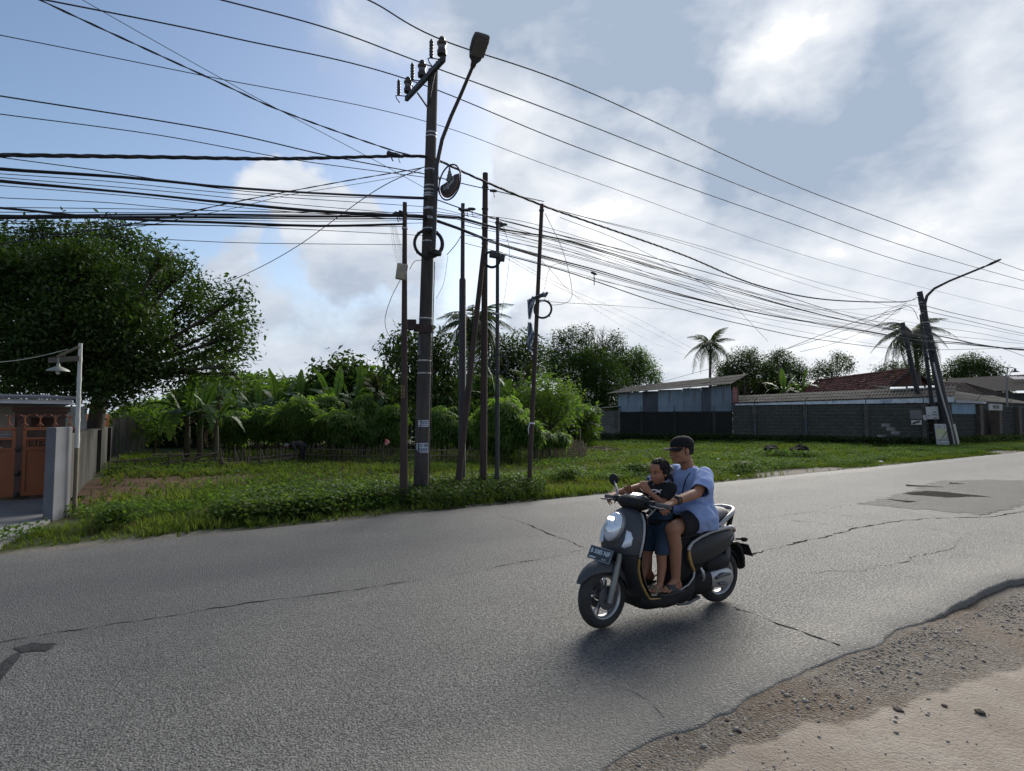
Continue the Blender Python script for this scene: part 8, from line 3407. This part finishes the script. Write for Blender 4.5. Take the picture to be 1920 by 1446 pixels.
# ================================================================== bamboo fences and small things
m_bamboo = make_mat('dry_bamboo', (.26, .20, .125), .85, (.135, .10, .066), 7, .3, 40)
m_stake = make_mat('dark_weathered_stake', (.110, .082, .060), .9, (.055, .043, .034), 7, .3, 40)


def stake_tpl(mat, n=3):
    out = []
    for k in range(n):
        r = random.Random(k)
        mb = MB()
        mb.tube([(0, 0, 0), (r.uniform(-.02, .02), r.uniform(-.02, .02), .5), (r.uniform(-.02, .02), r.uniform(-.02, .02), 1.0)], [.020, .019, .014], 6)
        out.append(mb.mesh('stake', mat))
    return out


def fence(name, label, p0, p1, mat, step, h, hj, rails, lean=.08, thick=1.0, seed=0, sag=.03, tall=None):
    r = random.Random(seed)
    a, b = gnd(*p0), gnd(*p1)
    L = (b - a).length
    D = (b - a).normalized()
    root = thing(name, label, 'fence', (a.x, a.y, 0), math.atan2(D.y, D.x), 'garden fences of stakes and bamboo')
    T = stake_tpl(mat)
    s = 0.0
    while s < L:
        hh = h + r.uniform(-hj, hj)
        if tall and tall[0] < s / L < tall[1] and r.random() < .35:
            hh *= r.uniform(1.3, 1.9)
        link('stake', r.choice(T), root, (s, r.uniform(-.05, .05), -.03), (r.gauss(0, lean * .6), r.gauss(0, lean), r.uniform(0, 6)), (thick * r.uniform(.8, 1.3), thick * r.uniform(.8, 1.3), hh + .03))
        s += step * r.uniform(.6, 1.4)
    for (s0, s1, z0, z1, y) in rails:
        mb = MB()
        pts = []
        for k in range(9):
            f = k / 8
            pts.append((L * (s0 + (s1 - s0) * f), y + r.uniform(-.012, .012), z0 + (z1 - z0) * f - sag * math.sin(math.pi * f) + r.uniform(-.008, .008)))
        mb.tube(pts, [.020 * thick * (1.1 - .3 * k / 8) for k in range(9)], 6)
        mb.build('rail', mat, root, True)
    return root


fence('rail_fence', 'sparse crooked rail fence between the garden wall and the banana clump', (202, 888), (418, 876), m_stake, .34, .46, .12,
      [(0, .62, .34, .44, .02), (.02, .60, .16, .20, -.02), (0, .55, .05, .08, .02), (.42, 1, .22, .52, -.03), (.5, 1, .30, .26, .03), (.35, 1, .50, .48, .02)], .16, 1.25, 1)
fence('stake_fence', 'dense dark palisade of short stakes left of the bending person', (410, 880), (556, 868), m_stake, .10, .52, .16,
      [(0, 1, .30, .34, .03), (0, 1, .18, .2, -.03)], .07, 1.35, 2)
fence('bamboo_fence', 'thin stake fence with the red bag, between the bending person and the brown pole', (574, 867), (760, 868), m_stake, .12, .62, .12,
      [(0, 1, .50, .46, .02), (0, 1, .28, .26, -.02), (.3, 1, .12, .10, .02)], .05, .9, 3)
fence('bamboo_fence', 'bamboo lattice fence behind the pole cluster', (762, 869), (990, 866), m_bamboo, .12, .60, .12,
      [(0, 1, .48, .50, .02), (0, 1, .30, .30, -.02), (0, 1, .14, .15, .02)], .05, .95, 4)
fence('bamboo_fence', 'pale bamboo lattice fence ending in tall sticks right of the poles', (992, 866), (1098, 863), m_bamboo, .11, .60, .10,
      [(0, 1, .50, .46, .02), (0, .9, .38, .36, -.02), (0, 1, .27, .26, .02), (0, .8, .16, .18, -.02), (.4, 1, .06, .12, .02)], .06, 1.05, 5, tall=(.5, 1.0))
fence('bamboo_fence', 'short bamboo fence turning back at the garden corner', (1098, 863), (1062, 846), m_bamboo, .16, .60, .12,
      [(0, 1, .48, .46, .02), (0, 1, .26, .26, -.02)], .05, .9, 6)

# crumpled things
def crumple(name, label, px, py, size, mat, seed, z=None, cat='litter', group=None, Y=None):
    r = random.Random(seed)
    c = gnd(px, py) if Y is None else at(px, py, Y)
    bm = bmesh.new()
    bmesh.ops.create_icosphere(bm, subdivisions=2, radius=1)
    for q in bm.verts:
        q.co *= r.uniform(.65, 1.2)
        q.co = Vector((q.co.x * size[0], q.co.y * size[1], q.co.z * size[2]))
    me = bpy.data.meshes.new(name)
    bm.to_mesh(me)
    bm.free()
    me.materials.append(mat)
    o_ = link(name, me, None, (c.x, c.y, (ground_z(np.array([c.x]), np.array([c.y]))[0] + size[2] * .6 + .04) if Y is None else c.z), (0, 0, r.uniform(0, 6)))
    return tag(o_, label, cat, group)


m_litter = make_mat('white_plastic_litter', (.55, .55, .55), .6, (.42, .42, .43), 9)
m_redbag = make_mat('red_and_white_bag', (.35, .05, .045), .6, (.50, .45, .43), 7, mixlo=.56, mixhi=.60)
crumple('plastic_bag', 'red and white plastic bag hanging on the thin stake fence', 725, 830, (.10, .05, .12), m_redbag, 1, cat='bag', Y=21.2)
GL = 'white litter in the grass'
for k, (px, py, s, lab) in enumerate(((240, 852, .26, 'crumpled white sheet on the ground at the end of the garden wall'), (318, 880, .09, 'white scrap at the foot of the sparse rail fence'),
                                      (395, 886, .13, 'pale stone-like scrap under the left palisade'), (445, 886, .10, 'small pale scrap under the middle of the palisade'),
                                      (708, 880, .08, 'white scrap left of the brown pole'), (1346, 865, .14, 'white scrap at the gravel behind the rider'), (1558, 868, .08, 'white scrap at the edge of the long gravel patch'),
                                      (1383, 895, .06, 'small white scrap in the grass nearest the road'), (1364, 884, .05, 'tiny white scrap above the road edge'), (1594, 857, .14, 'pale flat scrap in the grass in front of the wall'),
                                      (1652, 868, .14, 'white scrap at the kerb strip left of the leaning poles'), (1702, 860, .08, 'small white scrap nearest to the leaning poles'), (1147, 931, .05, 'white scrap at the road edge left of the scooter'), (1119, 852, .22, 'pale slab by the bamboo fence corner'))):
    crumple('litter', lab, px, py, (s, s * .6, s * .22), m_litter, k + 10, group=GL)
m_boul = make_mat('dark_mossy_lump', (.018, .018, .018), .95, (.026, .028, .020), 4, .4, 20, spec=.05)
crumple('boulder', 'left dark mound half overgrown in front of the wall', 1446, 858, (.36, .30, .32), m_boul, 31, cat='boulder', group='dark mounds in the grass')
crumple('boulder', 'right larger dark mound half overgrown in front of the wall', 1500, 860, (.47, .36, .33), m_boul, 32, cat='boulder', group='dark mounds in the grass')
bq = [gnd(1446, 861), gnd(1500, 862)]
for b_ in bq:
    xs = np.array([b_.x + random.gauss(0, .5) for _ in range(60)])
    ys = np.array([b_.y - .45 + random.gauss(0, .12) for _ in range(60)])
    weed_leaves('weeds', xs, ys, .40, .10, L_weed, 10, .12)
# pile of brown sticks by the fence corner
q = gnd(1128, 849)
root = thing('stick_pile', 'low pile of brown sticks beyond the bamboo fence corner', 'stick pile', (q.x, q.y, 0))
r = random.Random(6)
for k in range(22):
    mb = MB()
    a = Vector((r.gauss(0, .45), r.gauss(0, .25), r.uniform(.03, .28)))
    d = Vector((r.uniform(-1, 1), r.uniform(-.4, .4), r.uniform(-.15, .15))).normalized() * r.uniform(.3, .6)
    mb.tube([a - d, a + d], .022, 5)
    mb.build('stick', m_bamboo, root)

# rank weeds along the foot of the far walls
for A_, B_, n_ in ((WB, WC, 420), (WA, WB, 420), (WC, WC + RU * 14, 260)):
    f_ = rg.uniform(0, 1, n_)
    nv = Vector((B_.y - A_.y, A_.x - B_.x, 0)).normalized()
    d_ = .30 + np.abs(rg.normal(0, .22, n_))
    weed_leaves('weeds', A_.x + (B_.x - A_.x) * f_ + nv.x * d_, A_.y + (B_.y - A_.y) * f_ + nv.y * d_, .55, .13, L_scrub, 10, .2)
